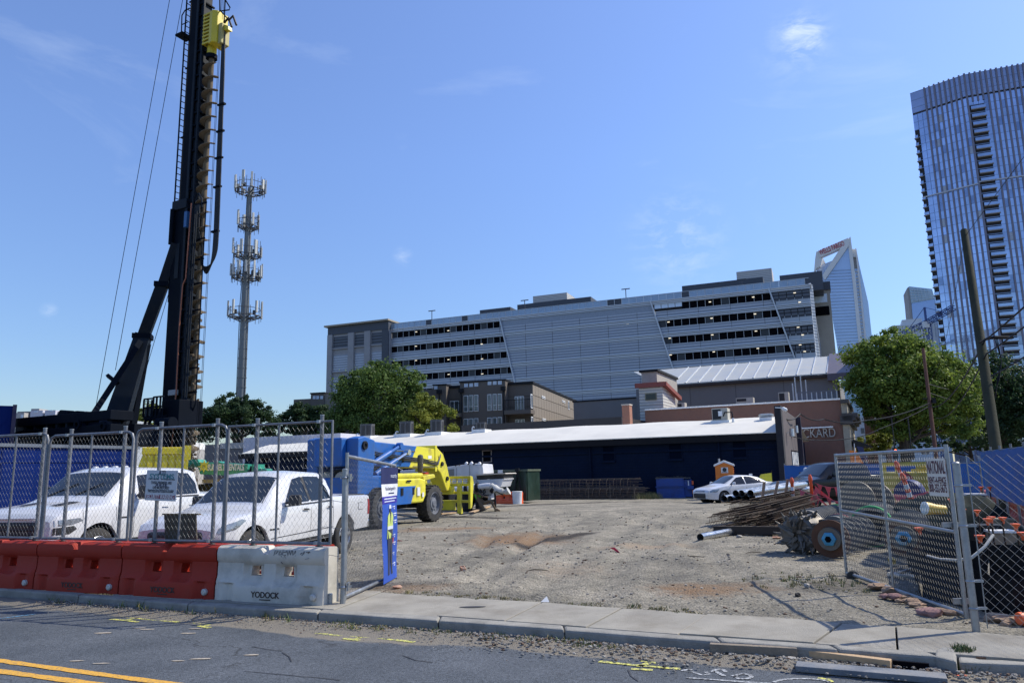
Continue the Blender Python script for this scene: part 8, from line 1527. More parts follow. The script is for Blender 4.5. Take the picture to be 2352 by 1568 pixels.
def person(label,pos,deg,shirt,trousers,hat=True,vest=None):
 t=thing('person',label,'person',pos,deg)
 J=[((0,0,.98),(.14,.10)),((0,0,1.15),(.14,.10)),((0,-.01,1.32),(.17,.11)),((0,0,1.45),(.12,.08)),((0,0,1.52),.055),((0,.0,1.58),.05)];E_=[(0,1),(1,2),(2,3),(3,4),(4,5)]
 for s in(-1,1):
  n=len(J);J+=[((s*.19,0,1.43),.06),((s*.25,.03,1.18),.045),((s*.24,-.12,.98),.035),((s*.22,-.2,.93),.03)];E_+=[(3,n),(n,n+1),(n+1,n+2),(n+2,n+3)]
  n=len(J);J+=[((s*.10,0,.88),.095),((s*.11,-.02,.5),.065),((s*.12,.02,.12),.045),((s*.12,.0,.06),.05),((s*.13,-.13,.04),.04)];E_+=[(0,n),(n,n+1),(n+1,n+2),(n+2,n+3),(n+3,n+4)]
 skinfig('body',J,E_,trousers,t)
 skinfig('shirt',[((0,0,1.0),(.155,.115)),((0,0,1.2),(.155,.115)),((0,-.01,1.35),(.185,.125)),((0,0,1.47),(.11,.08))]+[((s*.2,0,1.43),.07)for s in(-1,1)]+[((s*.25,.02,1.22),.06)for s in(-1,1)],[(0,1),(1,2),(2,3),(3,4),(3,5),(4,6),(5,7)],shirt,t)
 if vest:
  for s in(-1,1):MB().prism([(s*.05,1.0),(s*.155,1.0),(s*.17,1.38),(s*.10,1.5),(s*.06,1.48)],-.155,-.125).build('vest',vest,t,bevel=.01)
 hb=bmesh.new();bmesh.ops.create_uvsphere(hb,u_segments=20,v_segments=14,radius=1);bmesh.ops.scale(hb,vec=(.075,.095,.115),verts=hb.verts);
 for v in hb.verts:
  if v.co.z<-.02 and v.co.y>-.02:v.co.y*=.8
  if abs(v.co.x)<.02 and-.03<v.co.z<.02 and v.co.y<-.08:v.co.y-=.02
  if v.co.z<-.06:v.co.x*=.85
 me=bpy.data.meshes.new('head');hb.to_mesh(me);hb.free();me.materials.append(skin_d);me.polygons.foreach_set('use_smooth',[True]*len(me.polygons));o=bpy.data.objects.new('head',me);COL.objects.link(o);o.parent=t;o.location=(0,-.02,1.68)
 for s in(-1,1):MB().lathe((s*.074,-.01,1.675),(s,0,0),[(.018,-.01),(.026,.004),(.012,.01)],10).build('ear',skin_d,t)
 MB().box(-.07,.07,-.125,-.10,1.685,1.715).build('dark_glasses',trim,t,bevel=.006);MB().box(-.025,.025,-.116,-.108,1.625,1.632).build('mouth',mat('lip',(.10,.035,.03)),t)
 if hat:MB().lathe((0,-.02,1.72),(0,0,1),[(.115,0),(.112,.03),(.10,.07),(.07,.105),(.02,.12)],20).box(-.08,.08,-.17,-.1,.0+1.715,1.73).build('hard_hat',helm,t,smooth=35,bevel=.004)
 for s in(-1,1):
  h_=V((s*.22,-.22,.92));skinfig('hand',[(tuple(h_),(.03,.016)),(tuple(h_+V((0,-.04,-.03))),(.034,.014))],[(0,1)],skin_d,t,1)
  for q in range(4):f0=h_+V((s*(-.024+q*.016),-.05,-.035));MB().tube([f0,f0+V((0,-.028,-.02)),f0+V((0,-.035,-.045-.003*q))],[.008,.0075,.006],6).build('finger',skin_d,t,smooth=True)
  f0=h_+V((-s*.03,-.015,-.01));MB().tube([f0,f0+V((-s*.018,-.025,-.012)),f0+V((-s*.012,-.045,-.02))],[.009,.008,.007],6).build('thumb',skin_d,t,smooth=True)
  MB().prism([(-.17,0),(.07,0),(.07,.12),(-.04,.13),(-.15,.07)],s*.125-.055,s*.125+.055,'yz').build('boot',boot,t,bevel=.025)
 return t
p=at(1850,1075,37.5);person('worker in white hard hat, dark glasses and lime vest beside the black pickup hood',(p.x,37.5,p.z-1.80),10,tshirt,jeans,True,vestm)
p=at(1917,1085,44);
p=at(1122,1171,36.2);p.z=G(36.2);t=thing('person','worker crouching under the pump in brown trousers, boots and a green vest, head hidden','person',(p.x,p.y,p.z),0)
J=[((-.35,.15,.42),(.15,.12)),((-.5,.25,.62),(.15,.12)),((-.62,.3,.86),(.17,.12)),((-.66,.3,1.0),.07),((-.68,.28,1.1),.055),((-.15,-.05,.40),.10),((.12,-.15,.50),.075),((.30,-.1,.16),.05),((.36,-.12,.05),.05),((.50,-.16,.04),.04),((-.35,-.1,.32),.10),((-.2,-.2,.10),.075),((-.55,-.1,.09),.05),((-.70,-.08,.05),.045),((-.48,.1,.88),.06),((-.3,-.15,.75),.05),((-.1,-.3,.68),.04),((-.02,-.34,.66),.032)]
skinfig('body',J,[(0,1),(1,2),(2,3),(3,4),(0,5),(5,6),(6,7),(7,8),(8,9),(0,10),(10,11),(11,12),(12,13),(2,14),(14,15),(15,16),(16,17)],jeans,t)
skinfig('vest',[((-.38,.16,.46),(.165,.135)),((-.5,.25,.64),(.165,.135)),((-.62,.3,.90),(.185,.135))],[(0,1),(1,2)],vg,t);MB().lathe((-.68,.26,1.12),(0,-.1,1),[(.02,-.06),(.08,-.03),(.1,.05),(.085,.13),(.02,.18)],16).build('head',skin_d,t,smooth=True);MB().lathe((-.68,.26,1.19),(0,-.1,1),[(.12,0),(.11,.05),(.06,.1),(.01,.115)],16).build('hard_hat',helm,t,smooth=True)
for x,y in((.40,-.13),(-.66,-.08)):MB().prism([(-.1,0),(.17,0),(.16,.06),(.03,.13),(-.09,.14)],y-.05,y+.05).build('boot',boot,t,bevel=.02).location.x=x
for q in range(4):f0=V((.0,-.37+q*.016,.66));MB().tube([f0,f0+V((.04,0,-.01)),f0+V((.06,0,-.03))],[.009,.008,.006],6).build('finger',skin_d,t)
MB().tube([V((-.03,-.31,.67)),V((.0,-.28,.69)),V((.02,-.28,.70))],[.01,.009,.007],6).build('thumb',skin_d,t)
for k,(l,lab)in enumerate(((((1080,1181),(1124,1166)),'pale wooden plank on the ground behind the crouching worker'),(((1012,1184),(1045,1181)),'tan plank lying in front of the fork carriage'))):a,c=gnd(*l[0]),gnd(*l[1]);tt=MB().beam(V((0,0,.08)),V(c-a)+V((0,0,.08)),.15,.06).build('plank',wood_l);tt.location=a;tag(tt,lab,'timber')
P_=[gnd(905,1182),gnd(960,1190),gnd(1010,1187),gnd(1060,1176),gnd(1092,1171)];tt=MB().tube([q-P_[0]+V((0,0,.04))for q in P_],.035,6).build('ground_hose',hose,smooth=True);tt.location=P_[0];tag(tt,'black hose snaking on the ground from the telehandler to the pump','hose')
pip=mat('galvanised pipe',(.50,.52,.54),.28,.85,.1,2.5,dirt=((.30,.30,.30),.5,3),rvar=.1)
e_=V((.60,.80,0)).normalized();zp_=lambda x,y:((2600+x*.287)/1.6633,(1700+y*.287)/1.6633)
def pipe(px,py,Y,L,r,label,mt=pip,group='galvanised pipes stacked on the rebar pile',d=None,drop=0):
 a=at(px,py,Y);d=d or e_;t=thing('steel_pipe',label,'pipe',a,0,group);e=d*L+V((0,0,drop));MB().lathe((0,0,0),e,[(r*.94,.01),(r,0),(r,e.length),(r*.94,e.length),(r*.94,.02)],24,cap=False).build('pipe_wall',mt,t,smooth=40);MB().lathe((0,0,0),e,[(r*.93,e.length*.6),(.001,e.length*.6+.01)],16).build('dark_bore',void,t);return t
labs=['leftmost','second from the left','third from the left','fourth from the left','rightmost']
for i,(x,y)in enumerate(((577,710),(662,715),(765,712),(872,710),(960,708))):pipe(*zp_(x,y),22.6,5.5+.1*i,.098,'galvanised pipe in the bottom row on the cages, '+labs[i]+' of five',drop=.10)
for i,(x,y)in enumerate(((735,640),(810,640),(930,638))):pipe(*zp_(x,y),22.4,5.6,.098,'galvanised pipe in the upper row on the cages, '+('leftmost','middle','rightmost')[i]+' of three',drop=.12)
p0_=gnd(1615,1240);pipe(*zp_(262,1225),18.1,2.4,.088,'single galvanised pipe on the ground poking out of the rebar pile',group=None,d=V((.62,.78,0)).normalized())
for i,(x0,y0,x1,y1)in enumerate(((1085,752,1115,485),(1245,712,1297,478),(1398,668,1425,450))):
 a=at(*zp_(x0,y0),22.3+i*.9);b2=at(*zp_(x1,y1),22.3+i*.9);t=MB().beam((0,0,0),b2-a,.07,.07).build('wooden_stake',mat('pinkish stake wood',(.36,.22,.14),.85),bevel=.004);t.location=a;tag(t,'wooden stake holding the pipe stack, '+('nearest the pipe mouths','middle one','farthest right')[i]+' of three','stake');t['group']='stakes holding the pipes'
for i,(x0,y0)in enumerate(((1085,752),(700,760))):
 a=at(*zp_(x0,y0+8),22.5);
t=MB().beam((0,0,0),at(*zp_(1095,755),22.3)-at(*zp_(545,757),22.9),.1,.05).build('bearer',wood_l);t.location=at(*zp_(545,757),22.9);tag(t,'thin timber bearer under the mouths of the stacked pipes','timber')
cg=[((430,1022),20.2,(.70,.72),5.2,.20),((700,838),21.8,(.66,.75),5.2,.19),((760,1030),19.6,(.66,.75),4.6,.21),((980,800),21.4,(.62,.78),4.6,.19),((1130,1010),19.2,(.62,.78),3.6,.22),((700,940),20.4,(.68,.73),4.8,.20),((960,920),20.2,(.64,.77),4.2,.20),((1260,880),20.0,(.60,.80),3.6,.20)]
cl=['lowest left rebar cage of the pile, its open end facing left','upper left rebar cage of the pile, just under the pipe mouths','middle bottom rebar cage of the pile','upper right rebar cage under the long ends of the pipes','rightmost rebar cage of the pile, mesh end behind the toothed bucket','rebar cage in the middle layer of the pile, left','rebar cage in the middle layer of the pile, centre','rebar cage high at the right of the pile, below the pipe ends']
for(q,Y,dd,L,r),lab in zip(cg,cl):
 a=at(*zp_(*q),Y);d=V((dd[0],dd[1],.035)).normalized();r_=r
 cage('rebar_cage',lab,a,a+d*L,r_,8,.085,rb1,.011,.006,'rebar cages piled under the pipes',10)
tl=MB()
for i in range(75):a=at(*zp_(rnd.uniform(480,1500),rnd.uniform(880,1130)),rnd.uniform(19.4,21.5));d=V((rnd.uniform(.55,.75),rnd.uniform(.6,.8),rnd.uniform(-.02,.08))).normalized();tl.tube([a,a+d*rnd.uniform(1.2,2.6)],.011,4)
tl.build('loose_rebar',rb1,kind='stuff')
a=gnd(*zp_(450,1190));b2=gnd(*zp_(1400,1200));t=MB().beam(V((0,0,.12)),b2-a+V((0,0,.12)),.2,.2).build('timber_beam',mat('dark timber',(.045,.035,.028),.9));t.location=a;tag(t,'dark heavy timber under the front of the rebar pile','timber')
a=gnd(*zp_(1590,1000));t=MB().beam(V((0,0,.1)),V((1.1,.1,.1)),.14,.12).build('timber_beam',wood_l);t.location=a;tag(t,'pale timber between the cage end and the ribbed casing','timber')
stl=mat('worn grey tool steel',(.15,.14,.125),.55,.6,.3,5,dirt=((.10,.08,.06),.7,4),bump=.2);gcas=mat('grey ribbed casing',(.13,.13,.125),.6,.3,.2,2,dirt=((.08,.07,.06),.6,3));rst=mat('rust brown steel',(.12,.055,.03),.8,.2,.25,3,dirt=((.06,.035,.025),.7,5));hexb=mat('sky blue hub paint',(.05,.26,.42),.45,.1,.15,8);grn=mat('green sprayed ring',(.02,.34,.08),.6);redp=mat('red paint ring',(.30,.03,.04),.6)
c=gnd(*zp_(1620,1455));ax_=V((-.75,-.66,0)).normalized();rr=.36;ctr=V((c.x+.15,c.y+.2,rr));t=thing('drill_bucket','grey core bucket ringed with bullet teeth lying on the gravel','drill bucket',(ctr.x,ctr.y,0));o=V((0,0,rr))
MB().lathe(o-ax_*.38,ax_,[(rr*.96,0),(rr*.98,.05),(rr*.92,.10),(rr*.92,.45),(rr*.98,.50),(rr*.98,.62),(rr*.80,.66),(rr*.3,.64),(.1,.6)],30).build('shell',stl,t,smooth=30)
u=ax_.cross(V((0,0,1))).normalized();vv=u.cross(ax_)
tb0=None
for rrk,nk,hh in((rr*.98,14,.22),(rr*.98,12,-.20),(rr*.62,8,.3),(rr*.3,5,.32)):
 for k in range(nk):
  a=math.tau*k/nk+rrk;rad=(u*math.cos(a)+vv*math.sin(a));p_=o+ax_*hh+rad*rrk;d=(rad*1.0+ax_*.5+(u*-math.sin(a)+vv*math.cos(a))*.5).normalized();MB().beam(p_-d*.06,p_+d*.07,.08,.06).cyl(p_+d*.06,p_+d*.17,.030,.006,8).build('bullet_tooth',stl,t)
for a in(.3,1.9,3.5):rad=(u*math.cos(a)+vv*math.sin(a));MB().beam(o+ax_*.26+rad*.1,o+ax_*.30+rad*rr*.9,.10,.06,up=tuple(ax_)).build('cutter_arm',stl,t)
def casing(name,label,front,back,r,mt,ribs=0,ring=None,hub=None,disc=None,flights=0,cat='auger',bore=False):
 A,B=V(front),V(back);d=(B-A);L=d.length;t=thing(name,label,cat,(A.x,A.y,G(A.y)));A=A-t.location;d.normalize()
 sr=r if not flights else r*.42;MB().lathe(A,d,([(sr*.86,.3),(sr*.86,.0)]if bore else[])+[(sr,0),(sr,L),(sr*.9,L)],28,cap=not bore).build('tube',mt,t,smooth=35)
 if bore:MB().lathe(A,d,[(sr*.85,.28),(.001,.3)],20).build('dark_bore',void,t)
 for k in range(ribs):MB().lathe(A+d*(.22+(L-.5)*k/ribs),d,[(r,0),(r*1.07,.008),(r*1.07,.035),(r,.045)],28,cap=False).build('rib',mt,t,smooth=30)
 if ring:MB().lathe(A+d*ring[1],d,[(r*1.01,0),(r*1.09,.01),(r*1.09,ring[2]),(r*1.01,ring[2]+.01)],28,cap=False).build('painted_ring',ring[0],t,smooth=30)
 if disc:MB().lathe(A-d*.02,d,[(.10,-.01),(disc,-.01),(disc,.02),(.10,.03)],40).build('end_flange',rst,t,smooth=30)
 for k in range(flights):
  u=d.cross(V((0,0,1))).normalized();v_=u.cross(d);n=26;z0=.08+(L-.2)*k/flights;pit=(L-.2)/flights;vs=[]
  for i in range(n+1):
   a=math.tau*i/n;q=u*math.cos(a)+v_*math.sin(a);w_=A+d*(z0+pit*i/n);vs+=[w_+q*sr*.95,w_+q*r,w_+q*r+d*.022,w_+q*sr*.95+d*.022]
  MB().add(vs,[(i*4+j,i*4+(j+1)%4,(i+1)*4+(j+1)%4,(i+1)*4+j)for i in range(n)for j in range(4)]).build('flight',mt,t,smooth=40)
 if hub:h=MB().lathe(A-d*.16,d,[(.07,-.012),(.125,-.0),(.13,.02),(.13,.15),(.11,.18)],6).build('hex_hub',hexb,t,bevel=.012);MB().lathe(A-d*.185,d,[(.001,.02),(.055,.0),(.06,.01)],6).build('hub_bore',void,h);MB().lathe(A-d*.03,d,[(.2,-.08),(.21,0),(.24,.02)],24).build('hub_collar',stl,h)
 return t
D1=V((.42,.91,0)).normalized()
a=gnd(1917,1285);A=V((a.x+.03,a.y+.15,.34));casing('auger','auger with a big rust-brown end disc and sky blue hub by the gate stile',A,A+V((.62,.78,0)).normalized()*2.4,.30,gcas,hub=True,disc=.335,flights=7,ring=None)
A=at(1853,1212,17.2);A.z=.33;casing('ribbed_casing','grey ribbed casing tube with green rim lying behind the toothed bucket',A,A+V((.62,.78,0))*2.5,.33,gcas,ribs=15,bore=True,ring=(grn,2.36,.05),cat='casing')
A=at(1898,1205,15.2);A.z=.30;casing('ribbed_casing','ribbed casing tube with faded red rings between the bucket and the rust disc',A+V((.35,.5,0)),A+V((1.75,2.5,0)),.31,gcas,ribs=12,ring=(redp,.5,.04),cat='casing')
A=at(2003,1215,15.6);A.z=.40;casing('ribbed_casing','casing tube with bright green sprayed front rim seen through the wide gate',A,A+V((.5,.85,0))*2.4,.38,gcas,ribs=12,bore=True,ring=(grn,-.01,.16),cat='casing')
A=at(2078,1250,12.9);A.z=.42;casing('auger','auger with blue hub behind the middle stile of the wide gate',A,A+V((.5,.85,0))*2.4,.37,gcas,hub=True,disc=.30,flights=7)
for i,(px,py)in enumerate(((1968,1150),(2010,1152))):A=at(px,py,18.5);t=MB().lathe((0,0,0),(-.8,-.6,0),[(.08,-.01),(.48,-.02),(.48,.02),(.08,.03)],36).build('flight_disc',stl,smooth=30);t.location=A;tag(t,('left' if i==0 else 'right')+' one of two large upright steel flight discs behind the gate mesh','disc')
A=at(2085,1162,18.6);casing('drill_rod','short brown drill rod with a light blue end between the discs and the yellow cone',A,A+V((-1.3,.25,.05)),.13,rst,hub=True,cat='rod')
A=at(2095,1132,19.5);t=MB().lathe((0,0,0),(-.7,-.7,0),[(.1,-.02),(.33,0),(.35,.03),(.33,.35)],28).build('blue_drum',mat('dark blue drum',(.01,.02,.12),.5),smooth=30);t.location=A;tag(t,'dark blue round drum end in front of the yellow tank','drum')
tkm=mat('tank yellow',(.50,.40,.04),.5,0,.12,1.5,dirt=((.28,.21,.06),.6,2));TF=Fr((at(2061,1075,24).x,24,G(24)),-12);t=frthing(TF,'fuel_tank','yellow fuel tank with lifting frame and red diamond placard behind the gate','tank');zg=lambda x,y:((2900+x*.4464)/1.6633,(1500+y*.4464)/1.6633)
(xa,zt),(xb,zb_)=TF.sz(*zg(1165,680)),TF.sz(*zg(1560,920));MB().box(xa,xb,0,1.5,.25,zt).build('tank_body',tkm,t,bevel=.04);z_=TF.sz(*zg(1340,590))[1]
for x in(xa-.0,xb-.18):MB().box(x,x+.13,-.1,.02,.2,z_).build('frame_post',tkm,t);MB().box(x,x+.13,1.5,1.6,.2,z_).build('frame_post',tkm,t)
MB().box(xa,xb-.05,-.12,.05,z_-.12,z_).box(xa,xb-.05,1.48,1.6,z_-.12,z_).build('frame_rail',tkm,t);MB().cyl((xa+1.0,.5,zt),(xa+1.0,.5,zt+.2),.13).box(xa+.7,xa+1.4,.3,.8,zt,zt+.09).cyl((xa+1.25,.4,zt),(xa+1.25,.4,zt+.3),.05).build('pump_fittings',tkm,t)
a,c=TF.sz(*zg(1250,728));m_=.24;MB().prism([(a-m_,c),(a,c+m_),(a+m_,c),(a,c-m_)],-.012,-.003).build('placard',mat('maroon placard',(.25,.02,.04)),t);text_obj('1993',.13,whp,t,(a,-.02,c),ext=.002,bold=.02)
pen=mat('pink red pennant',(.62,.10,.12),.6,0,.12,6);dor=mat('orange delineator',(.72,.10,.03),.5);
def delin(px,py,Y,h,tilt,label,bands=True):
 a=at(px,py,Y);t=thing('delineator_post',label,'delineator',a);t.rotation_euler=(tilt[0],tilt[1],0);MB().lathe((0,0,0),(0,0,1),[(.055,0),(.05,h*.85),(.065,h*.87),(.065,h*.93),(.03,h)],14).build('post',dor,t,smooth=30)
 if bands:
  for z in(h*.52,h*.68):MB().cyl((0,0,z),(0,0,z+h*.09),.0545,n=14).build('white_band',whp,t)
delin(1826,1192,24.0,1.30,(0,0),'orange post with one white band rising out of the rebar pile');delin(1871,1192,24.5,1.42,(0,-.02),'faded red post holding both pennant lines',False)
delin(2100,1170,19.5,1.3,(.05,-.30),'tilted orange delineator with white bands in front of the tank, left of the pair');delin(2112,1200,17.5,1.2,(.1,-.30),'tilted orange delineator with white bands in front of the tank, right of the pair')
def pennants(pts,n,label,size=.27,seed=3,wild=.3):
 P=[at(*p)for p in pts];o=P[0].copy();t=thing('pennant_line',label,'pennant line',o);R_=random.Random(seed);seg=[]
 for a,b2 in zip(P,P[1:]):seg+=[a.lerp(b2,i/10)-V((0,0,.25*(i/10)*(1-i/10)))for i in range(10)]
 seg.append(P[-1]);MB().tube([q-o for q in seg],.008,4).build('cord',pen,t)
 for k in range(n):
  f=(k+.5)/n*(len(seg)-1);i=int(f);q=seg[i].lerp(seg[min(i+1,len(seg)-1)],f-i)-o;d=(seg[min(i+1,len(seg)-1)]-seg[i]).normalized();s=size*R_.uniform(.8,1.1);sw=V((R_.uniform(-wild,wild),R_.uniform(-wild,wild),0));mid_=q+V((0,0,-s*.6))+sw*s*.6;tip=q+V((0,0,-s*1.35))+sw*s*1.4
  MB().add([q-d*s*.45,q+d*s*.45,mid_+d*s*.22+V((0,.03,0)),mid_-d*s*.22-V((0,.02,0)),tip],[(0,1,2,3),(3,2,4)]).build('pennant',pen,t)
 return t
pennants([(1828,1119,23.8),(1900,1142,22.5),(1945,1150,21.5),(2000,1158,21)],7,'lower drooping pennant line between the two posts and the gate',.30,4,.35);pennants([(1872,1108,24.4),(1925,1118,23.5),(2000,1122,22.5),(2090,1117,21)],8,'upper pennant line running to the right behind the gate mesh',.27,5,.25)
t=pennants([(1872,1118,24.4),(1880,1145,24.3)],5,'bunched pennants hanging on the faded red post',.30,8,1.2)
pennants([(2055,1135,19),(2130,1128,18.5)],3,'pennants flapping before the yellow tank',.4,9,.5)
p=gnd(1412,1270);fl=thing('fallen_flag','small pink flag lying alone in the middle of the gravel lot','flag',p);MB().add([(-.10,.02,.11),(.0,-.02,.12),(.10,-.05,.02),(.06,.02,.01),(-.02,.05,.07)],[(0,1,2,3,4)]).build('cloth',mat('neon pink cloth',(.85,.05,.14),.6),fl);MB().tube([(-.16,.03,.015),(.1,-.03,.02)],.004,4).build('wire',blackm,fl)
p=gnd(*z6(405,122));t=MB().add([(-.12,0,.01),(0,-.03,.04),(.14,0,.01),(.02,.05,.03)],[(0,1,2,3)]).build('red_scrap',mat('red scrap',(.55,.03,.04)));t.location=p;tag(t,'small red plastic scrap on the gravel right of the blue banner','scrap')
for q,lab in((z7(95,232),'dark curved twig on the gravel below the single pipe'),(z7(505,202),'short dark twig on the gravel left of the toothed bucket'),(z6(1365,328),'brown wood splinter on the gravel left of the pink flag'),(z6(950,242),'dark bark strip in the clay patch')):
 p=gnd(*q);t=MB().tube([(-.19,0,.01),(-.06,.03,.03),(.08,.03,.02),(.18,-.01,.01)],[.005,.009,.008,.004],5).build('twig',mat('dark wood twig',(.05,.038,.03),.9));t.location=p;t.rotation_euler.z=rnd.uniform(-.3,.3);tag(t,lab,'twig')
silt=mat('black silt fabric',(.006,.007,.009),.85,0,.2,1.5,dirt=((.03,.028,.026),.45,2),bump=.3,spec=.1);cap_m=mat('orange safety cap',(.80,.14,.045),.5,0,.08,4)
SA=gnd(2118,1365,0);SB=V((5.28,8.25,0));SC=V((7.6,7.9,0));t=thing('silt_fence','black fabric silt fence box behind the wide gate and fixed mesh','silt fence',SA)
def fabric(A,B,z0a,z1a,z1b,name,nx=26,amp=.02):
 v=[];A=V(A)-SA;B=V(B)-SA
 for i in range(nx+1):
  for k in range(7):s_=i/nx;q=A.lerp(B,s_);zt_=z1a+(z1b-z1a)*s_+.012*math.sin(i*1.1);n_=V((-(B-A).y,(B-A).x,0)).normalized();v.append(q+n_*amp*(math.sin(i*.9+k*.8)+.6*math.sin(i*2.3))*(1-.3*k/6)+V((0,0,z0a+(zt_-z0a)*k/6)))
 return MB().add(v,[(i*7+k,i*7+k+1,(i+1)*7+k+1,(i+1)*7+k)for i in range(nx)for k in range(6)]).build(name,silt,t,smooth='all')
hA=at(2118,1275,SA.y).z;hB=at(2250,1292,8.9).z
fabric(SA,SB,-.03,hA,.42,'fabric_side');fabric(SB,SC,-.03,.42,.42,'fabric_side');fabric(SA,SA+V((1.2,2.6,0)),-.03,hA,hA,'fabric_side',14)
gv=V((8.4,10.5,0));fabric((5.9,9.6,0),(9.0,9.0,0),.0,.62,.62,'rear_fabric',26,.04);fabric((5.95,9.7,0),(6.6,12.5,0),0,.62,.6,'rear_fabric',14,.03)
MB().add([(0.1,-.05,.12),(0.25,-1.65,.10),(2.8,-2.0,.12),(4.2,1.0,.15),(1.2,2.2,.12)],[(0,1,2,3,4)]).build('soil_inside',gravel_m,t)
def capped(px,py,Y,label,h=None):
 a=at(px,py,Y);z0_=0;tt=thing('capped_rebar',label,'rebar stake',(a.x,a.y,z0_),0,'orange-capped stakes');hz_=a.z-z0_;MB().cyl((0,0,-.05),(.02*rnd.uniform(-1,1),0,hz_-.02),.014,n=6).build('bar',rb1,tt);MB().lathe((0,0,hz_-.09),(0,0,1),[(.018,0),(.026,.05),(.06,.085),(.062,.10),(.02,.105)],16).build('cap',cap_m,tt,smooth=30)
for i,(x,y,Y,lab)in enumerate([(845,160,9.9,'orange-capped stake just right of the stout post, lowest'),(650,0,0,''),]):
 if Y:capped((3500+x*.287)/1.6633,(2000+y*.287)/1.6633,Y,lab)
zr8=lambda x,y:((3200+x*.47817)/1.6633,(1700+y*.47817)/1.6633)
for x,y,Y,lab in((650,662,10.8,'orange-capped stake in the middle of the wide gate view'),(905,432,14.5,'orange-capped stake left of the hinge stile, upper'),(975,452,14.0,'orange-capped stake behind the hinge stile'),(995,512,13.2,'orange-capped stake between hinge stile and stout post'),(1112,522,13.0,'orange-capped stake right of the stout post, at mid height'),(1195,590,11.8,'orange-capped stake, left one of the close pair by the tan boxes'),(1225,575,12.0,'orange-capped stake, right one of the close pair by the tan boxes'),(1318,580,12.2,'orange-capped stake in front of the red barriers by the tan boxes'),(1420,632,10.6,'orange-capped stake second from the right edge'),(1475,700,9.8,'orange-capped stake at the right edge'),(1145,335,19,'farthest orange-capped stake at the end of the red barriers, left'),(1215,335,19.5,'farthest orange-capped stake at the end of the red barriers, right')):capped(*zr8(x,y),Y,lab)
cond=mat('dirty white hose',(.50,.48,.43),.7,0,.15,5)
def hosep(pts,r,label,mt=cond):P=[gnd(*p,z)if len(p)==2 else at(*p[:2],p[2])for p,z in pts];o=P[0].copy();q=MB().tube([p-o for p in P],r,8).build('white_hose',mt,smooth=True);q.location=o;tag(q,label,'hose')
hosep([((2045,1316),.05),((2068,1322),.05),((2090,1322),.05),((2120,1325),.05)],.026,'white hose loop on the ground beyond the wide gate, nearer strand');hosep([((2062,1316),.06),((2080,1310),.07),((2100,1304),.07),((2122,1306),.07)],.026,'white hose loop on the ground beyond the wide gate, farther strand')
hosep([((2130,1276,10.3),0),((2160,1284,10.0),0),((2200,1286,9.7),0),((2232,1280,9.6),0),((2262,1255,9.6),0),((2281,1228,9.7),0)],.019,'white pipe running over the silt fence behind the stout post')
hosep([((2040,1318),.04),((2075,1316),.04)],.03,'short white hose end beside the gate wheel')
boxm=mat('tan carton',(.26,.20,.14),.85,0,.1,3)
for i,(x,y,w_,Y,lab)in enumerate(((1300,695,.36,13.2,'tan box with a white lid behind the orange-capped stakes, front one'),(1305,600,.32,14.6,'tan box behind the front one by the red barriers'),(1092,400,.36,17,'grey cabinet with pale top right of the stout post'),(1185,650,.4,13.6,'dark box left of the tan carton'))):
 a=at(*zr8(x,y),Y);tt=thing('carton',lab,'box',(a.x,a.y,0),-15);MB().box(-w_/2,w_/2,-w_/2,w_/2,0,a.z).build('box_body',(boxm,boxm,mat('grey brown cabinet',(.2,.18,.16)),blackm)[i],tt,bevel=.01);MB().box(-w_/2-.02,w_/2+.02,-w_/2-.02,w_/2+.02,a.z+.003,a.z+.04).build('lid',(whp,boxm,pwt,blackm)[i],tt)
a=at(*zr8(700,503),15.5);tt=thing('yellow_cone_light','yellow cone with white end lying on top of the pile behind the gate mesh','cone',a);MB().lathe((0,0,0),(.95,.1,-.1),[(.13,0),(.13,.05),(.10,.22),(.09,.42),(.04,.44)],18).build('cone_body',mat('warm yellow plastic',(.65,.45,.08),.5),tt,smooth=30);MB().lathe((0,0,0),(-.95,-.1,.1),[(.13,0),(.135,.02),(.10,.04)],18).build('white_base',whp,tt)
dark_pile=mat('dark green tarpaulin',(.010,.018,.019),.8,0,.3,2,.5,6,spec=.06)
a=gnd(2215,1230);v=MB();n=18
for i in range(n+1):
 for j in range(n+1):x=-1.3+2.6*i/n;y=-1.0+2.0*j/n;v.v.append((x,y,max(0,(.95+.12*N2(x*2,y*2,1,4)*2)*max(0,1-(x/1.3)**4)*max(0,1-y**4))+.1*N2(x*5,y*5,1)))
v.f=[(i*(n+1)+j,i*(n+1)+j+1,(i+1)*(n+1)+j+1,(i+1)*(n+1)+j)for i in range(n)for j in range(n)];v.mi=[0]*len(v.f);tt=v.build('tarpaulin_heap',dark_pile,smooth='all');a=at(2175,1180,16.5);tt.location=(a.x,a.y,-.03);tag(tt,'dark green tarpaulin-covered heap behind the hinge side of the wide gate','heap')
v2=tt.copy();COL.objects.link(v2);v2.location=(9.3,13.4,-.1);v2.scale=(.9,.8,.55);tag(v2,'low black covered heap between the stout post and the red barriers','heap')
sst=mat('brown sandstone',(.28,.19,.13),.9,0,.3,5,.4,30,dirt=((.18,.11,.09),.6,5));sst2=mat('mauve sandstone',(.25,.14,.13),.9,0,.25,5,.4,30)
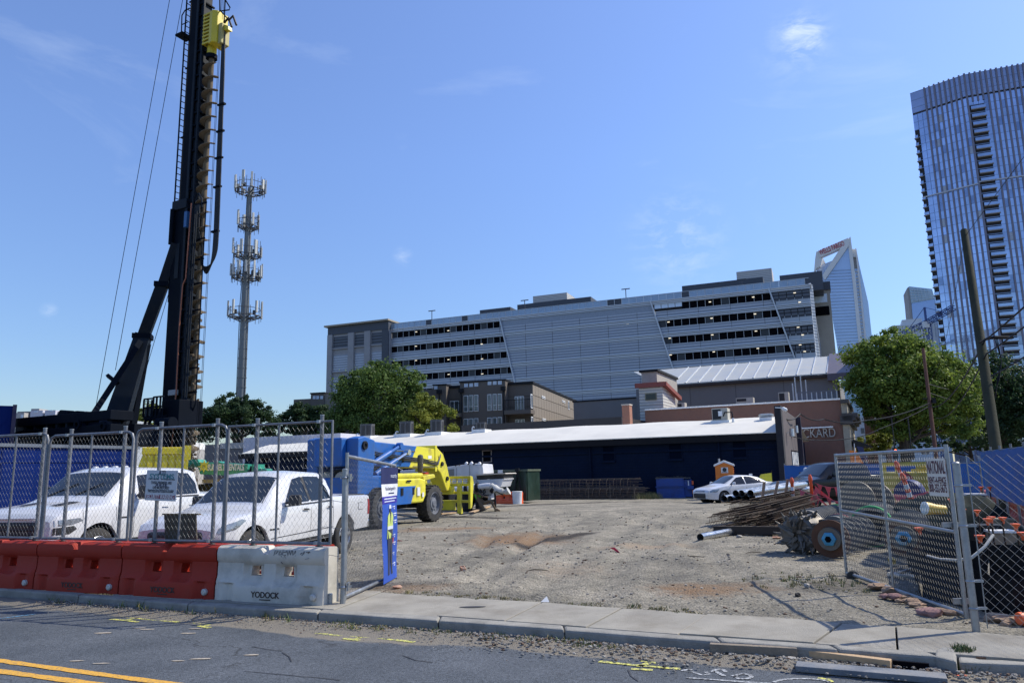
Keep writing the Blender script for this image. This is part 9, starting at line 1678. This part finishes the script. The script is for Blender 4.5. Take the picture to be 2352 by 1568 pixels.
for i,(x,y,r)in enumerate(((1345,440,.16),(1440,465,.14),(1470,508,.13),(1400,500,.09),(1540,510,.12),(1580,540,.13),(1620,565,.12),(1500,535,.08),(1720,625,.17),(1770,600,.10),(2165,660,.16),(2270,675,.14),(1850,620,.12),(1660,590,.09),(2230,690,.08))):
 rock(*z7(x,y),r,sst2 if i in(2,3,8)else sst,'flat_stone',('mauve' if i in(2,3,8)else 'brown')+' flat sandstone piece along the foot of the right fence, '+ordinal(sorted((1345,1440,1470,1400,1540,1580,1620,1500,1720,1770,2165,2270,1850,1660,2230)).index(x))+' from the left','stone',.38,group='sandstone pieces under the right fence')
p=gnd(*z7(2322,698),0);tt=thing('orange_tube_end','orange plastic tube end lying by the fixed fence at the right edge','tube',(p.x,p.y,.07));MB().lathe((0,0,0),(1,.1,0),[(.03,.0),(.06,.0),(.065,.03),(.055,.08),(.075,.2),(.075,.6)],16).build('tube_body',cap_m,tt,smooth=30)
p=gnd(*z7(1450,275),0);tt=MB().add(rock_verts((0,0,.05),.07,1.2),RF).build('yellow_scrap',mat('mustard rag',(.45,.30,.04)));tt.location=p;tag(tt,'mustard yellow rag on the ground under the middle stile of the wide gate','rag')
p=gnd(*z7(1890,1048),RZ+.01);tt=MB().box(-.08,.08,-.02,.02,0,.015).build('orange_scrap',cap_m);tt.location=p;tag(tt,'tiny orange scrap on the road at the end of the blue-grey plank','scrap')
p=gnd(*z6(1418,538),0.02);tt=MB().add([(-.06,0,0),(.05,-.02,0),(.02,.05,.06)],[(0,1,2)]).build('paper_scrap',whp);tt.location=p;tag(tt,'white triangular paper scrap at the back edge of the sidewalk','scrap')
p=gnd(*z6(915,572),0.022);tt=MB().quad(*[(.16*math.cos(k)*(1+.2*math.sin(3*k)),.05*math.sin(k),0)for k in[j*math.tau/12 for j in range(12)]]).build('tar_stain',tarm,fixn=False);tt.location=p;tag(tt,kind='structure')
for i in range(7):
 A=V((19.0,28.1,0));B=V((12.8,19.5,0));q=at(2352-i*17,1162-i*7.5,17.5+i*1.5)if 0 else None
rbm=mat('dull red plastic',(.30,.045,.035),.55,0,.15,2,dirt=((.17,.06,.05),.6,2))
rp=[at(2420,1130,17.0),at(2250,1082,34.0)]
d=(rp[1]-rp[0]);d.z=0;L=d.length;d.normalize();dg_=math.degrees(math.atan2(d.y,d.x))
for i in range(int(L/1.82)):
 c=rp[0]+d*(1.82*(i+.5));barrier((c.x,c.y,G(c.y)-.1),dg_,rbm,('nearest','second','third','fourth','fifth','sixth','seventh','eighth','ninth','tenth')[min(i,9)]+' dull red barrier from the right edge, below the blue screen','red barriers at the right edge',prnt=False,pins=False)
scr=mat('royal blue screen fabric',(.006,.095,.36),.6,0,.08,.8,dirt=((.005,.06,.24),.5,1.2));sp1,sp0=at(2252,1036,24),at(2430,1036,13.5)
def screen(A,B,z0,z1,label,sag=True,posts=4,mt=scr):
 A=V(A);B=V(B);d=B-A;d.z=0;L=d.length;t=thing('screened_fence',label,'fence',(A.x,A.y,0),math.degrees(math.atan2(d.y,d.x)));nx=40;v=[]
 for i in range(nx+1):
  for k in range(6):x=L*i/nx;zt_=z1-(.05*abs(math.sin(x*1.7))if sag else 0);v.append((x,.02*math.sin(x*4+k),z0+(zt_-z0)*k/5))
 MB().add(v,[(i*6+k,i*6+k+1,(i+1)*6+k+1,(i+1)*6+k)for i in range(nx)for k in range(5)]).build('screen_fabric',mt,t,smooth='all')
 for i in range(posts+1):x=L*i/posts;MB().cyl((x,.06,-.2),(x,.06,z1+.1),.03,n=8).build('post',galv_d,t)
 MB().tube([(0,.06,z1-.02),(L,.06,z1-.02)],.02,6).build('top_rail',galv_d,t);return t
screen((sp1.x,sp1.y,0),(sp0.x,sp0.y,0),.62,sp1.z,'blue screened fence above the red barriers at the right edge',posts=6)
a,b2=at(1801,1068,41),at(2260,1060,36);screen((a.x,a.y,0),(b2.x,b2.y,0),G(40),a.z,'blue screened fence behind the black pickup',posts=9)
(xx,zz)=(0,0);ga_=at(2190,1063,30);gb_=at(2250,1063,27);t=thing('chain_link_run','weathered mesh panel in the background between the wide gate and the blue screen','fence',(ga_.x,ga_.y,0),math.degrees(math.atan2(gb_.y-ga_.y,gb_.x-ga_.x)));L=(gb_-ga_).length
MB().tube([(0,0,0),(0,0,ga_.z),(L,0,gb_.z),(L,0,0)],.025,6).build('frame',galv_d,t);m=MB()
for i in range(int(L/.25)):m.tube([(i*.25+(.125 if j%2 else 0),0,.1+j*.14)for j in range(11)],.006,3,cap=False)
m.build('chain_link',galv_d,t,fixn=False,kind='stuff')
a=at(1962,1048,58);t=thing('flag_pair','orange flag and striped flag hanging at the brick building corner','flag',(a.x,a.y,a.z-1.5));MB().beam((0,0,0),(.1,0,2.5),.05).build('staff',white,t);MB().add([(-.35,0,2.0),(.25,.05,1.9),(.7,.1,1.0),(.2,0,.6),(-.3,0,.8)],[(0,1,2,3,4)]).build('orange_cloth',mat('orange cloth',(.75,.2,.02)),t);MB().add([(.3,.1,2.3),(.8,.1,2.2),(1.1,.1,.9),(.75,.1,.6)],[(0,1,2,3)]).build('navy_cloth',bnav,t)
for k in range(3):MB().beam((.75+.1*k,.05,1.4),(1.15+.05*k,.05,.5),.04,.02).build('stripe',(MATS['red paint ring'],whp,MATS['red paint ring'])[k],t)
for px,py,lab in((2057,1035,'left red traffic signal under the large tree'),(2095,1035,'right red traffic signal under the large tree')):
 a=at(px,py,66);t=thing('traffic_signal',lab,'traffic light',a);MB().box(-.18,.18,0,.2,-.75,.2).build('housing',trim,t);MB().cyl((0,-.02,.0),(0,.0,.0),.12,n=12).build('red_lamp',mat('lit red signal',(.9,.1,.03),.4,emis=((1,.12,.03),8)),t);MB().cyl((0,.1,.2),(0,.1,3.0),.05).build('hanger',trim,t)
